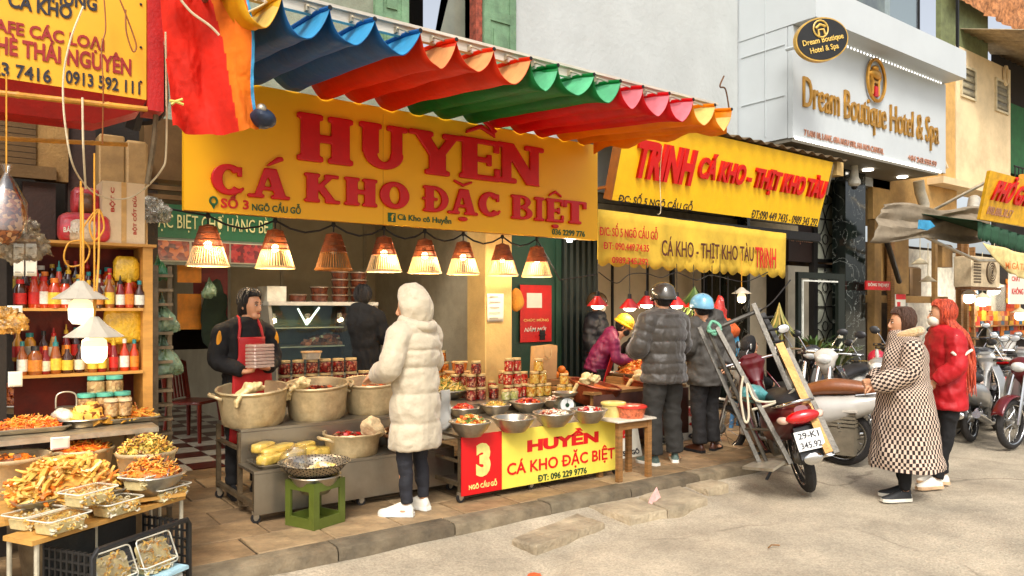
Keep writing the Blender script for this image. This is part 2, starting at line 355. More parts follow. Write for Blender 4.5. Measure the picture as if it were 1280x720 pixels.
# checkered floor of the shop
fl = tag(E('shop_floor'), 'red and white checkered tile floor inside the shop', kind='structure')
b = MB(); b.mi(joint); b.box((-1, 7.3, 0), (11.5, 13.2, SW-.006)); b.build('floor_bed', fl)
tr = M('floor_tile_red', c(84, 26, 18), .3, var=.2, bump=.05); tw = M('floor_tile_white', c(205, 198, 180), .3, var=.12, bump=.05, dirt=.5)
b = MB(); b.mi(tr); b.box((.003, .003, -.02), (.297, .297, 0)); tme = b.mesh('floor_tile')
for i in range(22):
    for j in range(18):
        if (i < 8 and j > 0) or (i < 12 and j < 9) or j < 2: piece(tme, 'floor_tile', fl, (.6+i*.3, 7.3+j*.3, SW+.004), mat=(tr, tw)[(i+j) % 2])
# ============================================================ BUILDINGS
plaster_w = M('white_plaster', c(184, 188, 186), .9, var=.06, vs=1.2, bump=.35, bs=14, dirt=.10)
wallgrey = M('shop_grey_wall', c(162, 150, 124), .7, var=.12, vs=2, bump=.1, dirt=.25)
beige = M('beige_plaster', c(206, 172, 108), .85, var=.12, vs=2, bump=.2, dirt=.45)
tan = M('tan_plaster', c(150, 116, 66), .85, var=.2, vs=3, bump=.3, dirt=.6)
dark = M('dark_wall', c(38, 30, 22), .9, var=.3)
greenw = M('dark_green_wall', c(30, 62, 44), .6, var=.2, vs=2, dirt=.3)
steel = M('stainless_steel', c(176, 168, 152), .32, .85, var=.14, vs=12, bump=.06, dirt=.2)
steel_d = M('dull_steel', c(120, 104, 80), .5, .6, var=.3, vs=9, bump=.15, dirt=.5)
alu = M('aluminium', c(196, 186, 164), .4, .8, var=.2, vs=7, bump=.1, dirt=.35)
iron = M('black_iron', c(28, 26, 24), .5, .3)
rust = M('rusty_brown_metal', c(112, 74, 40), .7, .3, var=.35, vs=12, dirt=.4)
wood = M('raw_wood', c(150, 106, 56), .75, var=.3, vs=6, bump=.3, stretch=(1, 1, 8), dirt=.3)
gsh = M('green_shutter_paint', c(112, 146, 112), .75, var=.2, vs=6, bump=.3, dirt=.4)
# old house above the shop: upper wall with window openings, shutters
oh = E('shop_house', (0, 7.3, 0), label='old two storey shop house with green shutters above the wavy awning', cat='building')
def part(b, name, par, **k): return b.build(name, par, **k)
def lp(p, par): return Vector(p)-Vector(par.location)
grn = M('old_green_grey_plaster', c(142, 148, 128), .9, var=.2, vs=2, bump=.4, dirt=.5)
X1 = 5.5
b = MB(); b.mi(grn)                              # upper wall around the openings (local y=0 is the front)
zt = 8.0
openings = [(PY(510, 0, 7.3).x, PY(601, 0, 7.3).x, 3.95, 6.9), (PY(398, 0, 7.3).x, PY(466, 0, 7.3).x, 4.9, 6.9)]
xo = sorted(openings); cur = -2.0
for (a, d, z0, z1) in xo:
    b.box((cur, 0, 3.2), (a, .25, zt)); b.box((a, 0, 3.2), (d, .25, z0)); b.box((a, 0, z1), (d, .25, zt)); cur = d
b.box((cur, 0, 3.2), (X1, .25, zt)); part(b, 'upper_wall', oh)
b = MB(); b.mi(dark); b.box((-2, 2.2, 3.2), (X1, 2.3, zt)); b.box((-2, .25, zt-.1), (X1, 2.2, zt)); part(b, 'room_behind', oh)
b = MB(); b.mi(M('floor_slab', c(120, 112, 92), .9)); b.box((-2, .05, 3.02), (11.5, 4.2, 3.2)); part(b, 'upper_floor', oh)
redw = M('peeling_red_wood', c(150, 72, 52), .8, var=.45, vs=14, bump=.4, dirt=.2)
glassy = M('dusty_window_glass', c(120, 124, 110), .12, var=.2, vs=2, bump=.02)
for (a, d, z0, z1) in openings[:1]:
    b = MB(); b.mi(redw); b.box((d-.09, -.03, z0), (d, .1, z1)); b.box((a, -.03, z0-.06), (d, .1, z0)); fr = part(b, 'window_frame', oh)
    b = MB(); b.mi(glassy); b.prism([(a+.3, .2, z0), (d-.09, .2, z0), (d-.09, .2, z1), (a+1.1, .2, z1)], (0, .01, 0)); b.build('pane', fr)
a, d, z0, z1 = openings[1]
b = MB(); b.mi(wallgrey); b.box((a, .15, z0), (d, .18, z1)); part(b, 'window', oh)
def shutter(x0, x1, z0, z1, y=-.06):
    b = MB(); b.mi(gsh); t = .05; wd = .09
    b.box((x0, y, z0), (x0+wd, y+t, z1)); b.box((x1-wd, y, z0), (x1, y+t, z1)); mid = (x0+x1)/2
    for z in (z0, z0+.62, z0+1.25, z1-.12): b.box((x0+wd, y+.003, z), (x1-wd, y+t-.003, z+.12))
    b.box((x0+wd, y+.02, z0+.12), (x1-wd, y+.03, z1-.12)); s = b.build('shutter', oh)
    for zc in (z0+.37, z0+.99):
        b = MB(); b.mi(gsh); b.cbox((mid, y+.014, zc), (x1-x0-2*wd-.1, .02, .34)); b.build('shutter_panel', s)
    b = MB(); b.mi(M('brass_slot', c(146, 110, 60), .6)); b.box((x0+wd+.03, y-.004, z0+.66), (x1-wd-.03, y+.002, z0+.71)); b.build('slot', s)
shutter(PY(466, 10, 7.3).x, PY(508, 10, 7.3).x, 4.0, 5.9)
shutter(PY(602, 10, 7.3).x, PY(641.5, 10, 7.3).x, 3.75, 5.9)
# ground floor of the shop: walls, pillar, ceiling
b = MB(); b.mi(wallgrey); b.box((2.9, 2.6, SW), (6.0, 2.75, 3.0)); b.box((2.9, 2.75, SW), (3.0, 5.6, 3.0)); b.box((-.5, 5.6, SW), (3.0, 5.7, 3.0)); part(b, 'back_wall', oh)
for X in (PY(352, 300, 9.9).x, PY(455, 300, 9.9).x):
    b = MB(); b.mi(M('wall_trim', c(150, 140, 118), .5)); b.box((X-.02, 2.575, SW), (X+.03, 2.6, 3.0)); part(b, 'wall_trim', oh)
b = MB(); b.mi(M('ceiling_paint', c(150, 136, 108), .9)); b.box((-2, -.0, 2.9), (11.5, 5.8, 3.0)); part(b, 'ceiling', oh)
b = MB(); b.mi(M('tiled_partition', c(158, 146, 120), .5, var=.1, dirt=.2)); b.box((4.94, -.3, SW), (5.06, 2.6, 2.9)); part(b, 'partition', oh)
b = MB(); b.mi(beige); b.box((4.585, -.7, SW), (4.94, -.34, 3.2), bev=.01); pl_ = part(b, 'pillar', oh)
# notice on the pillar
pw_ = M('white_paper', c(226, 220, 200), .8, var=.05, bump=.05)
def notice(label, u0, v0, u1, v1, Y, mat=pw_, lines=0, th=.004, name='notice', ink=None, grp=None):
    a = PY(u0, v1, Y); d = PY(u1, v0, Y); o = E(name, (a.x, Y, a.z), 0, label, 'notice', grp); W, H = d.x-a.x, d.z-a.z
    b = MB(); b.mi(mat); b.grid(lambda s, t: (W*s, .006*sin(s*3+t*2)-.004, H*t), 6, 6); b.build('sheet', o, solid=.002)
    if lines:
        b = MB(); b.mi(ink or M('grey_ink', c(110, 104, 96), .8))
        for i in range(lines):
            z = H*(.88-.76*i/max(1, lines-1)) if lines > 1 else H/2; ww = random.uniform(.5, .8)*W
            b.box((W*.1, -.012, z-H*.012), (W*.1+ww, -.011, z+H*.012))
        b.build('print', o)
    return o
notice('small white printed sheet taped on the beige pillar', 609, 367, 629, 402, 6.585, lines=5)
notice('small white sheet stuck on the grey wall behind the hooded shopper', 519, 371, 530, 385, 9.86, lines=4)
# dark green door and corrugated shutter to the right of the pillar
b = MB(); b.mi(greenw); b.box((5.06, -.1, SW), (6.16, .0, 3.0)); b.box((5.1, -.12, SW), (5.14, -.1, 2.9)); b.box((6.05, -.13, SW), (6.09, -.1, 2.9)); dgr = part(b, 'green_door', oh)
b = MB(); b.mi(iron); b.box((5.78, -.145, 1.22), (5.86, -.1, 1.34)); b.tube([(5.82, -.16, 1.28), (5.82, -.2, 1.28), (5.72, -.2, 1.28)], .008, m=iron); b.build('handle', dgr)
b = MB(); b.mi(M('dark_corrugated', c(22, 34, 28), .5, .3)); P = []
n_ = 24
b.rings([[(6.16+.6*i/n_, -.12-(.03 if (i//2) % 2 else 0), z) for i in range(n_+1)]+[(6.76, .05, z), (6.16, .05, z)] for z in (SW, 3.0)]); part(b, 'corrugated_shutter', oh, smooth=False)
rp = E('red_poster', (PY(650, 428, 7.17).x, 7.17, PY(650, 428, 7.17).z), 0, 'red festive poster with white paper patch on the dark green door', 'poster')
W = PY(689, 400, 7.17).x-rp.location.x; H = PY(650, 356, 7.17).z-rp.location.z
redp = M('poster_red', c(196, 22, 14), .6, var=.12); b = MB(); b.mi(redp); b.box((0, -.006, 0), (W, 0, H)); b.build('sheet', rp)
b = MB(); b.mi(pw_); b.box((W*.2, -.01, H*.6), (W*.68, -.007, H*.86)); b.build('paper_patch', rp)
text(rp, 'CHÚC MỪNG', (W*.1, -.008, H*.36), (1, 0, 0), (0, 0, 1), W*.8, H*.06, M('gold_print', c(236, 200, 110), .6), ext=.002)
text(rp, 'NĂM MỚI', (W*.12, -.008, H*.18), (1, 0, 0), (0, 0, 1), W*.7, H*.1, pw_, ext=.002, shear=.3)
# left of the main shop: closed shop with roller shutter
ls = E('roller_shutter_shop', (0, 6.3, 0), label='closed shopfront with brown roller shutter behind the bottle shelf', cat='building')
brn = M('brown_sheet_metal', c(108, 82, 48), .55, .35, var=.2, vs=4, dirt=.45); brd = M('brown_dark_board', c(52, 28, 16), .6, var=.25)
b = MB(); b.mi(brn); b.box((.0, 0, 0), (1.3, .012, .038), bev=.003); sme = b.mesh('slat')
for i in range(13):
    piece(sme, 'slat', ls, (-.8, .0, 2.62+i*.042), mat=None)
b = MB(); b.mi(brn); b.box((-1.2, -.03, 2.52), (.62, .05, 2.61)); part(b, 'bottom_rail', ls)
b = MB(); b.mi(dark); b.box((-1.6, .5, SW), (1.4, .55, 3.3)); part(b, 'inner_wall', ls)
b = MB(); b.mi(brd); b.box((.42, .02, SW), (.62, .1, 2.5)); part(b, 'dark_board', ls)
b = MB(); b.mi(tan); b.box((.50, .02, 2.52), (.70, .12, 3.4)); part(b, 'tan_post', ls)
b = MB(); b.mi(brd); b.box((.70, .06, SW), (.88, .2, 3.4)); part(b, 'dark_post', ls)
b = MB(); b.mi(M('beige_roller_box', c(150, 118, 70), .7, dirt=.4)); b.box((.88, -.1, SW), (1.05, .2, 2.88), bev=.01); b.box((1.055, -.1, SW), (1.21, .2, 2.86), bev=.02); part(b, 'beige_column', ls)
b = MB(); b.mi(brn); b.box((1.22, .1, 2.62), (1.62, .3, 3.1)); [b.box((1.1, -.02, z), (1.7, .04, z+.035)) for z in (2.45, 2.52)]; part(b, 'shutter_casing', ls)
wn = M('window_frame_pale', c(140, 128, 104), .6)
b = MB(); b.mi(wn)
for x in (-.35, .12, .26): b.box((x, -.0, 1.3), (x+.045, .05, 2.5))
b.box((-.3, -.0, 2.25), (.3, .05, 2.29)); part(b, 'window_frame', ls)
# tall white house wall
wh = E('white_house', (5.52, 7.32, 0), label='blank white plastered house wall above the neighbouring stall', cat='building')
b = MB(); b.mi(plaster_w); b.box((0, 0, 3.15), (4.36, .3, 14)); b.box((4.0, -.1, 3.3), (4.15, 0, 3.6)); part(b, 'upper_wall', wh)
b = MB(); b.mi(M('stall_back_wall', c(206, 188, 156), .85, var=.1, vs=2, bump=.2, dirt=.25)); b.box((.9, .75, SW), (6.2, .85, 3.15)); part(b, 'ground_floor_wall', wh)
b = MB(); b.mi(iron); [b.box((x, .72, SW), (x+.03, .75, 3.1)) for x in (1.6, 2.35, 3.1)]; part(b, 'joint_strip', wh)
b = MB(); b.mi(iron); b.box((3.3, .4, SW), (3.36, .46, 3.1)); b.box((4.05, .4, SW), (4.13, .46, 3.1)); b.tube([(3.5, .4, 2.6), (4.8, .4, 2.1)], .02); part(b, 'dark_post', wh)
# ---------------------------------------------------------------- the hotel
ho = E('hotel_building', (9.9, 6.4, 0), label='pale grey hotel front with projecting balcony and black marble entrance', cat='building')
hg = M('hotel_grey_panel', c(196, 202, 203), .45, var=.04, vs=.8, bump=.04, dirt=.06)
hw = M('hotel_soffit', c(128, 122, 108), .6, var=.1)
marb = M('black_marble', c(24, 30, 26), .12, var=.5, vs=3, bump=0, coat=.3)
# veins
def veins(m, col=(.55, .58, .52)):
    n = m.node_tree.nodes; L = m.node_tree.links; b = n['Principled BSDF']; src = b.inputs['Base Color'].links[0].from_socket
    tc = n.new('ShaderNodeTexCoord'); nz = n.new('ShaderNodeTexNoise'); nz.inputs['Scale'].default_value = 2.2; nz.inputs['Detail'].default_value = 7; nz.inputs['Distortion'].default_value = 1.2; L.new(tc.outputs['Object'], nz.inputs['Vector'])
    a = n.new('ShaderNodeMath'); a.operation = 'SUBTRACT'; a.inputs[1].default_value = .5; L.new(nz.outputs['Fac'], a.inputs[0]); q = n.new('ShaderNodeMath'); q.operation = 'ABSOLUTE'; L.new(a.outputs[0], q.inputs[0])
    r = n.new('ShaderNodeMapRange'); r.inputs[1].default_value = 0; r.inputs[2].default_value = .008; r.inputs[3].default_value = .5; r.inputs[4].default_value = 0; L.new(q.outputs[0], r.inputs[0])
    mx = n.new('ShaderNodeMix'); mx.data_type = 'RGBA'; L.new(r.outputs[0], mx.inputs[0]); L.new(src, mx.inputs[6]); mx.inputs[7].default_value = (*col, 1); L.new(mx.outputs[2], b.inputs['Base Color'])
veins(marb)
b = MB(); b.mi(hg); b.box((0, .06, 4.12), (4.7, .9, 5.76)); b.build('projecting_box', ho)
b = MB(); b.mi(hg); b.box((-.01, -.4, 5.762), (4.86, -.3, 6.26)); b.box((-.01, -.3, 5.765), (4.86, .9, 5.86)); b.box((-.01, -.3, 5.86), (.09, .9, 12)); b.build('balcony', ho)
b = MB(); b.mi(hg)
for z in (4.75, 5.5, 6.9): b.box((-.014, .1, z), (-.002, .86, z+.012))
b.box((-.016, .42, 4.2), (-.003, .43, 12)); b.build('panel_joint', ho)
b = MB(); b.mi(hg); b.box((.0, .9, 3.9), (4.7, 1.1, 12)); b.build('upper_wall', ho)
b = MB(); b.mi(Mglass('balcony_glass', (.75, .8, .76), .25)); b.box((1.0, -.36, 6.26), (3.1, -.345, 7.6)); b.build('glass_rail', ho)
b = MB(); b.mi(iron)
for x in (1.0, 3.12, 4.6): b.box((x, -.37, 6.25), (x+.05, -.33, 7.62))
b.box((1.0, -.375, 7.6), (4.65, -.325, 7.66)); b.build('rail_post', ho)
b = MB(); b.mi(M('curtain_room', c(112, 116, 104), .5, var=.5, vs=3)); b.box((.6, .85, 6.3), (4.4, .895, 9)); b.build('window', ho)
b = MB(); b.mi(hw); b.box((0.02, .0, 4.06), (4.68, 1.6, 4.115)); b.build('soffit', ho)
lampw = M('lamp_disc_lit', (1, .95, .85), .4, emit=(1, .93, .8), es=6, bump=0)
for u, v in ((1085, 212), (1128, 221)):
    p = PZ(u, v, 4.05); b = MB(); b.mi(lampw); b.lathe([(.09, 0), (.09, .02)], (p.x-9.9, p.y-6.4, 4.035), 16); b.build('downlight', ho)
# row of little bulbs under the sign and below the balcony
bulb = M('tiny_bulb_lit', (1, .95, .88), .4, emit=(1, .95, .88), es=1.6, bump=0)
b = MB(); b.mi(bulb)
for i in range(62): b.ball((.05+i*.075, -.055, 4.10), .026, 6, 4)
o = b.build('bulb_row', ho); o['kind'] = 'stuff'
b = MB(); b.mi(bulb)
for i in range(40): b.ball((.8+i*.1, -.03, 5.745), .018, 6, 4)
o = b.build('bulb_row', ho); o['kind'] = 'stuff'
# entrance: black frame, lattice doors, marble pillars
def LX(u, Y, v=386): return PY(u, v, Y).x-9.9
def LZ(u, v, Y): return PY(u, v, Y).z
Ye = 7.55; ye = Ye-6.4
pale = M('frosted_glass', c(168, 170, 152), .25, var=.08, vs=2, bump=.1)
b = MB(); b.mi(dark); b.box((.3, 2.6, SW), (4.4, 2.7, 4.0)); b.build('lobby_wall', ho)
b = MB(); b.mi(M('lobby_grey', c(150, 142, 124), .6, var=.1)); b.box((LX(985, Ye), ye, SW), (LX(1012, Ye), ye+.05, 2.35)); b.build('side_panel', ho)
b = MB(); b.mi(M('hotel_dark_sign', c(34, 18, 12), .5)); b.box((LX(982, Ye), ye-.06, 2.42), (LX(1013, Ye), ye+.02, 3.2)); hs_ = b.build('entrance_fascia', ho)
text(hs_, 'to Việt Khan', (LX(984, Ye), ye-.062, 2.72), (1, 0, 0), (0, 0, 1), LX(1011, Ye)-LX(984, Ye), .22, M('rose_gold', c(206, 148, 120), .4, .5), ext=.01)
def lattice(x0, x1, z0, z1, y, pat=0):
    b = MB(); b.mi(pale); b.box((x0, y+.03, z0), (x1, y+.04, z1)); d = b.build('glass_leaf', ho)
    b = MB(); b.mi(iron); r = .017
    for X in (x0+.1, x1-.1): b.box((X-r*.6, y, z0), (X+r*.6, y+.02, z1))
    n = max(1, int((z1-z0)/.55)); h = (z1-z0)/n; m = (x0+x1)/2; w2 = (x1-x0)/2
    for i in range(n):
        zc = z0+h*(i+.5)
        if i: b.box((x0, y, z0+h*i-r*.6), (x1, y+.02, z0+h*i+r*.6))
        for sx in (-1, 1):
            for sz in (-1, 1):
                b.tube([(m+sx*w2*.95*t, y+.01, zc+sz*h*.48*(1-t)**1.0*(1-.6*sin(pi*t))) for t in (0, .2, .4, .6, .8, 1)], r*.55, 5)
        b.tube([(m+.09*cos(a), y+.01, zc+.09*sin(a)) for a in [k*pi/4 for k in range(9)]], r*.5, 5)
    b.build('lattice', d)
    b = MB(); b.mi(iron); t = .055
    b.box((x0-t, y-.02, z0-t), (x0, y+.05, z1+t)); b.box((x1, y-.02, z0-t), (x1+t, y+.05, z1+t)); b.box((x0, y-.02, z0-t), (x1, y+.05, z0)); b.box((x0, y-.02, z1), (x1, y+.05, z1+t)); b.build('door_frame', d)
lattice(LX(1018, Ye), LX(1046, Ye), SW+.1, 2.35, ye)
lattice(LX(1018, Ye), LX(1046, Ye), 2.5, 3.95, ye)
lattice(LX(957, Ye), LX(1010, Ye), 3.28, 3.9, ye)
b = MB(); b.mi(iron)
b.box((LX(1011, Ye), ye-.1, SW), (LX(1016, Ye), ye, 4.05)); b.box((LX(1047, Ye), ye-.3, SW), (LX(1050, Ye), ye, 4.05)); b.build('door_post', ho)
# open outer leaf with a white light line
Yo = 7.0; yo = Yo-6.4
b = MB(); b.mi(M('dark_green_metal', c(32, 40, 34), .4, .3)); x0, x1 = LX(998, Yo), LX(1056, Yo)
b.box((x0, yo, 2.1), (x1, yo+.06, 2.2)); b.box((x0, yo, SW), (x0+.09, yo+.06, 2.1)); b.box((x1-.2, yo, SW), (x1, yo+.06, 2.1)); ol = b.build('entrance_gate', ho)
b = MB(); b.mi(M('white_trim', c(226, 226, 214), .4)); b.box((x0+.12, yo-.004, 2.05), (x1-.22, yo+.02, 2.075)); b.box((x0+.12, yo-.004, SW), (x0+.145, yo+.02, 2.05)); b.build('white_edge', ol)
b = MB(); b.mi(M('pale_handle', c(230, 220, 190), .4)); b.cbox((x1-.17, yo-.02, 1.12), (.1, .03, .05)); b.build('handle', ol)  # handle in a pale cream colour
b = MB(); b.mi(marb); Ym = 7.1; b.box((LX(1057, Ym), Ym-6.4, SW), (LX(1071, Ym), .95, 4.055)); b.box((LX(1071, Ym)+.004, Ym-6.36, SW), (LX(1084.5, Ym), .95, 4.055)); b.build('marble_pillar', ho)
b = MB(); b.mi(marb); b.box((-.05, .72, SW), (.02, 1.5, 4.05)); b.build('marble_reveal', ho)
cm = E('security_camera', tuple(PY(1068, 226, 6.85)), 0, 'small white dome security camera under the hotel soffit', 'camera')
b = MB(); b.mi(M('cream_plastic', c(220, 214, 196), .4)); b.lathe([(.05, .32), (.07, .05), (.1, .0), (.1, -.06), (.05, -.1)], (0, 0, 0), 14); b.build('housing', cm)
b = MB(); b.mi(iron); b.ball((0, 0, -.1), .055, 10, 6); b.build('lens', cm)
# hotel sign
hp = E('hotel_sign', (9.9, 6.4, 4.11), 0, 'large grey hotel name board with raised gold letters and round gold emblem', 'sign')
W = PY(1180, 218, 6.4).x-9.9
b = MB(); b.mi(hg); b.box((0, -.03, 0), (W, .05, 1.645)); b.build('board', hp)
gold = M('gold_letters', c(206, 150, 64), .3, .75, var=.15, bump=0)
def on(o, s, u0, v0, u1, v1, Y, h, mat, **k):
    a = PY(u0, v0, Y)-o.location; d = PY(u1, v1, Y)-o.location
    return text(o, s, (a.x, a.y, (a.z+d.z)/2), (1, 0, 0), (0, 0, 1), d.x-a.x, h, mat, **k)
on(hp, 'Dream Boutique Hotel & Spa', 1003, 147, 1172, 190, 6.365, .60, gold, ext=.03, bold=.0)
small = M('rose_gold')
on(hp, '7 LAN 10, LANE, GIA NGU STR, HA NOI CAPITAL', 1005, 170, 1104, 195, 6.365, .11, small, ext=.015)
on(hp, '+84 243.933.99', 1135, 201, 1170, 208, 6.365, .10, small, ext=.015)
ec = PY(1097, 100, 6.3)-hp.location
b = MB(); b.mi(gold); R_ = .34
b.tube([(ec.x+R_*.82*cos(a), -.08, ec.z+R_*sin(a)) for a in [2*pi*k/28 for k in range(29)]], .03, 6)
b.build('emblem_ring', hp)
b = MB(); b.mi(gold); b.ball((ec.x, -.06, ec.z+.10), (.19, .06, .09), 14, 8); b.ball((ec.x, -.06, ec.z+.2), (.09, .05, .05), 10, 6)
for sx in (-1, 1): b.tube([(ec.x+sx*.16, -.06, ec.z+.06), (ec.x+sx*.09, -.06, ec.z-.02), (ec.x+sx*.1, -.06, ec.z-.24)], [.03, .035, .03], 6)
b.box((ec.x-.12, -.08, ec.z-.05), (ec.x+.12, -.04, ec.z-.01)); b.build('emblem_gateway', hp)
b = MB(); b.mi(M('emblem_red', c(190, 20, 30), .4)); b.box((ec.x-.05, -.09, ec.z-.27), (ec.x+.05, -.05, ec.z-.1)); b.build('emblem_base', hp)
# oval sign, turned towards the lane
op = PY(1028, 49, 5.75); ov = E('oval_hotel_sign', tuple(op), 0, 'black oval hotel sign with gold rim fixed above the big board', 'sign')
ex = (Vector((.92, -.39, .0)) + Vector((0, 0, .26))).normalized(); eu = Vector((0, 0, 1)); eu = (eu-ex*eu.dot(ex)).normalized(); en = ex.cross(eu)
# outward is towards the viewer
if en.dot(-FW) < 0: en = -en
def oval(b, a, h, d0, d1, m):
    b.rings([[tuple(ex*(a*cos(t))+eu*(h*sin(t))+en*dd) for t in [2*pi*k/40 for k in range(40)]] for dd in (d0, d1)], m)
OW, OH = .42, .30
b = MB(); oval(b, OW, OH, -.07, .0, M('oval_gold', c(214, 170, 84), .35, .6)); b.build('rim', ov)
b = MB(); oval(b, OW*.955, OH*.93, .0, .006, M('oval_black', c(26, 24, 20), .35)); b.build('face', ov)
og = M('oval_lettering', c(226, 190, 96), .4)
text(ov, 'Dream Boutique', -ex*.33-eu*.07+en*.01, ex, eu, .66, .1, og, ext=.006)
text(ov, 'Hotel & Spa', -ex*.24-eu*.19+en*.01, ex, eu, .46, .1, og, ext=.006)
b = MB(); b.mi(og); cc_ = eu*.14+en*.012
b.tube([tuple(cc_+ex*(.115*cos(a))+eu*(.115*sin(a))) for a in [2*pi*k/20 for k in range(21)]], .012, 5)
b.tube([tuple(cc_+ex*x+eu*y) for x, y in ((-.05, -.09), (-.04, -.01), (.04, -.01), (.05, -.09))], .016, 5); b.tube([tuple(cc_+ex*x+eu*y) for x, y in ((-.08, .02), (0, .06), (.08, .02))], .018, 5); b.build('emblem', ov)
b = MB(); b.mi(hg); b.tube([tuple(-en*.05), (.1, .62, .05)], .03); b.build('bracket', ov)
# ---------------------------------------------------------------- beige house beyond the hotel
bh = E('beige_house', (14.7, 7.3, 0), label='peeling cream plastered house with two small louvred windows beyond the hotel', cat='building')
crm = M('cream_plaster', c(228, 204, 160), .9, var=.1, vs=1.5, bump=.3, dirt=.35); yel = M('yellowed_plaster', c(208, 164, 96), .9, var=.2, vs=2, bump=.4, dirt=.6)
def BX(u, Y=7.3): return PY(u, 386, Y).x-14.7
b = MB(); b.mi(crm); b.box((BX(1194), -.02, 4.3), (BX(1262), .4, 7.3)); b.build('front_wall', bh)
b = MB(); b.mi(yel); b.box((-.1, .02, 3.25), (BX(1194), .5, 7.2)); b.box((BX(1178), .0, 4.3), (BX(1194)-.01, .02, 6.9)); b.build('side_wall', bh)
b = MB(); b.mi(crm); b.box((BX(1160), -.3, 4.16), (BX(1240), .3, 4.3)); b.build('ledge', bh)
lv = M('louvre_glass', c(116, 108, 86), .4, var=.3)
for (u0, v0, u1, v1) in ((1202, 118, 1218, 90), (1245, 136, 1259, 106)):
    a = PY(u0, v0, 7.27)-bh.location; d = PY(u1, v1, 7.27)-bh.location
    b = MB(); b.mi(lv); b.box((a.x, -.035, a.z), (d.x, -.024, d.z+.0)); wn_ = b.build('window', bh)
    b = MB(); b.mi(M('window_frame_cream', c(206, 190, 152), .6)); t = .05
    b.box((a.x-t, -.06, a.z-t), (a.x, -.02, d.z+t)); b.box((d.x, -.06, a.z-t), (d.x+t, -.02, d.z+t)); b.box((a.x, -.06, a.z-t), (d.x, -.02, a.z)); b.box((a.x, -.06, d.z), (d.x, -.02, d.z+t)); b.build('frame', wn_)
    for k in range(4):
        z = a.z+(d.z-a.z)*(k+.5)/4; b = MB(); b.mi(M('louvre_slat', c(150, 140, 112), .5)); b.add([(a.x, -.05, z-.05), (d.x, -.05, z-.05), (d.x, -.03, z+.06), (a.x, -.03, z+.06)], [(0, 1, 2, 3)]); b.build('slat', wn_, solid=.008)
b = MB(); b.mi(crm); a = PY(1256, 95, 7.27)-bh.location; b.tube([(a.x, -.03, a.z+.14*cos(t)-.0) if 0 else (a.x+.1*cos(t), -.05, a.z+.22*sin(t)) for t in [2*pi*k/16 for k in range(17)]], .035, 5); b.build('vent_ring', bh)
b = MB(); b.mi(M('white_pipe', c(216, 204, 176), .5)); P = [PY(1178, 120, 7.2), PY(1180, 200, 7.2), PY(1184, 210, 7.2)]; b.tube([p-bh.location for p in P], .03); 
b.build('drain_pipe', bh)
b = MB(); b.mi(M('white_pipe')); P = [PY(1148, 226, 6.95), PY(1150, 240, 6.95), PY(1155, 255, 6.9), PY(1154, 268, 6.9)]; b.tube([p-bh.location for p in P], .1, 10); b.build('bent_pipe', bh)
# corrugated eave above, rubble brick upper storey, underside
b = MB(); b.mi(M('old_corrugated', c(168, 150, 122), .7, .2, var=.2, dirt=.4)); n_ = 44
b.grid(lambda s, t: (BX(1200)+s*7.5, -1.2+t*1.6, 7.32+t*.5+.03*sin(s*n_*2*pi/2)), n_*4, 2); b.build('corrugated_eave', bh, solid=.01)
b = MB(); b.mi(M('green_board', c(112, 120, 80), .8, var=.2, dirt=.3)); b.box((BX(1176), .0, 7.2), (BX(1235), .1, 9.2)); b.build('green_wall', bh)
brk = M('brick_red_rubble', c(190, 128, 80), .95, var=.45, vs=9, bump=1, bs=14, dirt=.2)
b = MB(); b.mi(brk)
b.grid(lambda s, t: (BX(1176)+s*9+.9*t, -.25+.0*t+.12*noise.noise(Vector((s*30, t*9, 1)))-.5*t, 8.1-.0*s+t*3.5), 60, 24); b.build('rubble_wall', bh)
b = MB(); b.mi(dark); b.box((BX(1262), .3, SW), (16, .4, 8)); b.build('dark_rear_wall', bh)  # plain dark wall behind the right end
b = MB(); b.mi(M('green_cloth_far', c(40, 92, 50), .9)); b.box((BX(1268), .1, 4.9), (BX(1280)+.8, .2, 6.6)); b.build('green_blind', bh)
b = MB(); b.mi(iron); [b.tube([(BX(1263)+.22*k, -.1, 4.4), (BX(1263)+.22*k, -.1, 5.0)], .015, 5) for k in range(7)]; b.tube([(BX(1262), -.1, 5.0), (BX(1262)+2, -.1, 5.0)], .02, 6); b.tube([(BX(1262), -.1, 4.45), (BX(1262)+2, -.1, 4.45)], .02, 6); b.build('balcony_rail', bh)
b = MB(); b.mi(M('orange_cloth', c(190, 128, 30), .9)); b.grid(lambda s, t: (BX(1264)+s*1.6, -.16+.05*sin(s*14), 4.0+t*.75+.1*sin(s*7)), 30, 4); b.build('hanging_cloth', bh, solid=.01)
# ground floor below: old shopfront with dark interior and hanging lamps
of = E('old_shopfront', (13.96, 7.3, 0), label='old brown shopfront with timber boards and dark interior behind the parked motorbikes', cat='building')
def OX(u, Y=7.3): return PY(u, 386, Y).x-13.96
b = MB(); b.mi(yel); b.box((0, .0, 3.3), (OX(1196), .1, 4.15)); b.build('upper_wall', of)
b = MB(); b.mi(M('brown_interior', c(96, 72, 42), .9, var=.4, vs=3, dirt=.4)); b.box((0, 3.2, SW), (14, 3.3, 3.4)); b.box((-.1, .9, SW), (0, 3.2, 3.3)); b.build('inner_wall', of)
b = MB(); b.mi(tan); b.box((.02, .05, SW), (.35, .12, 3.3)); b.box((.8, .1, 1.9), (1.6, .16, 3.3)); b.box((0, .08, 1.72), (3.3, .22, 1.86)); b.build('timber_board', of)
for u, wdt in ((1092, .25), (1113, .12), (1168, .1), (1200, .12), (1208, .08)):
    x = OX(u); b = MB(); b.mi(random.choice([wood, tan, brn])); b.box((x, -.02, SW), (x+wdt, .06, 3.28)); b.build('post', of)
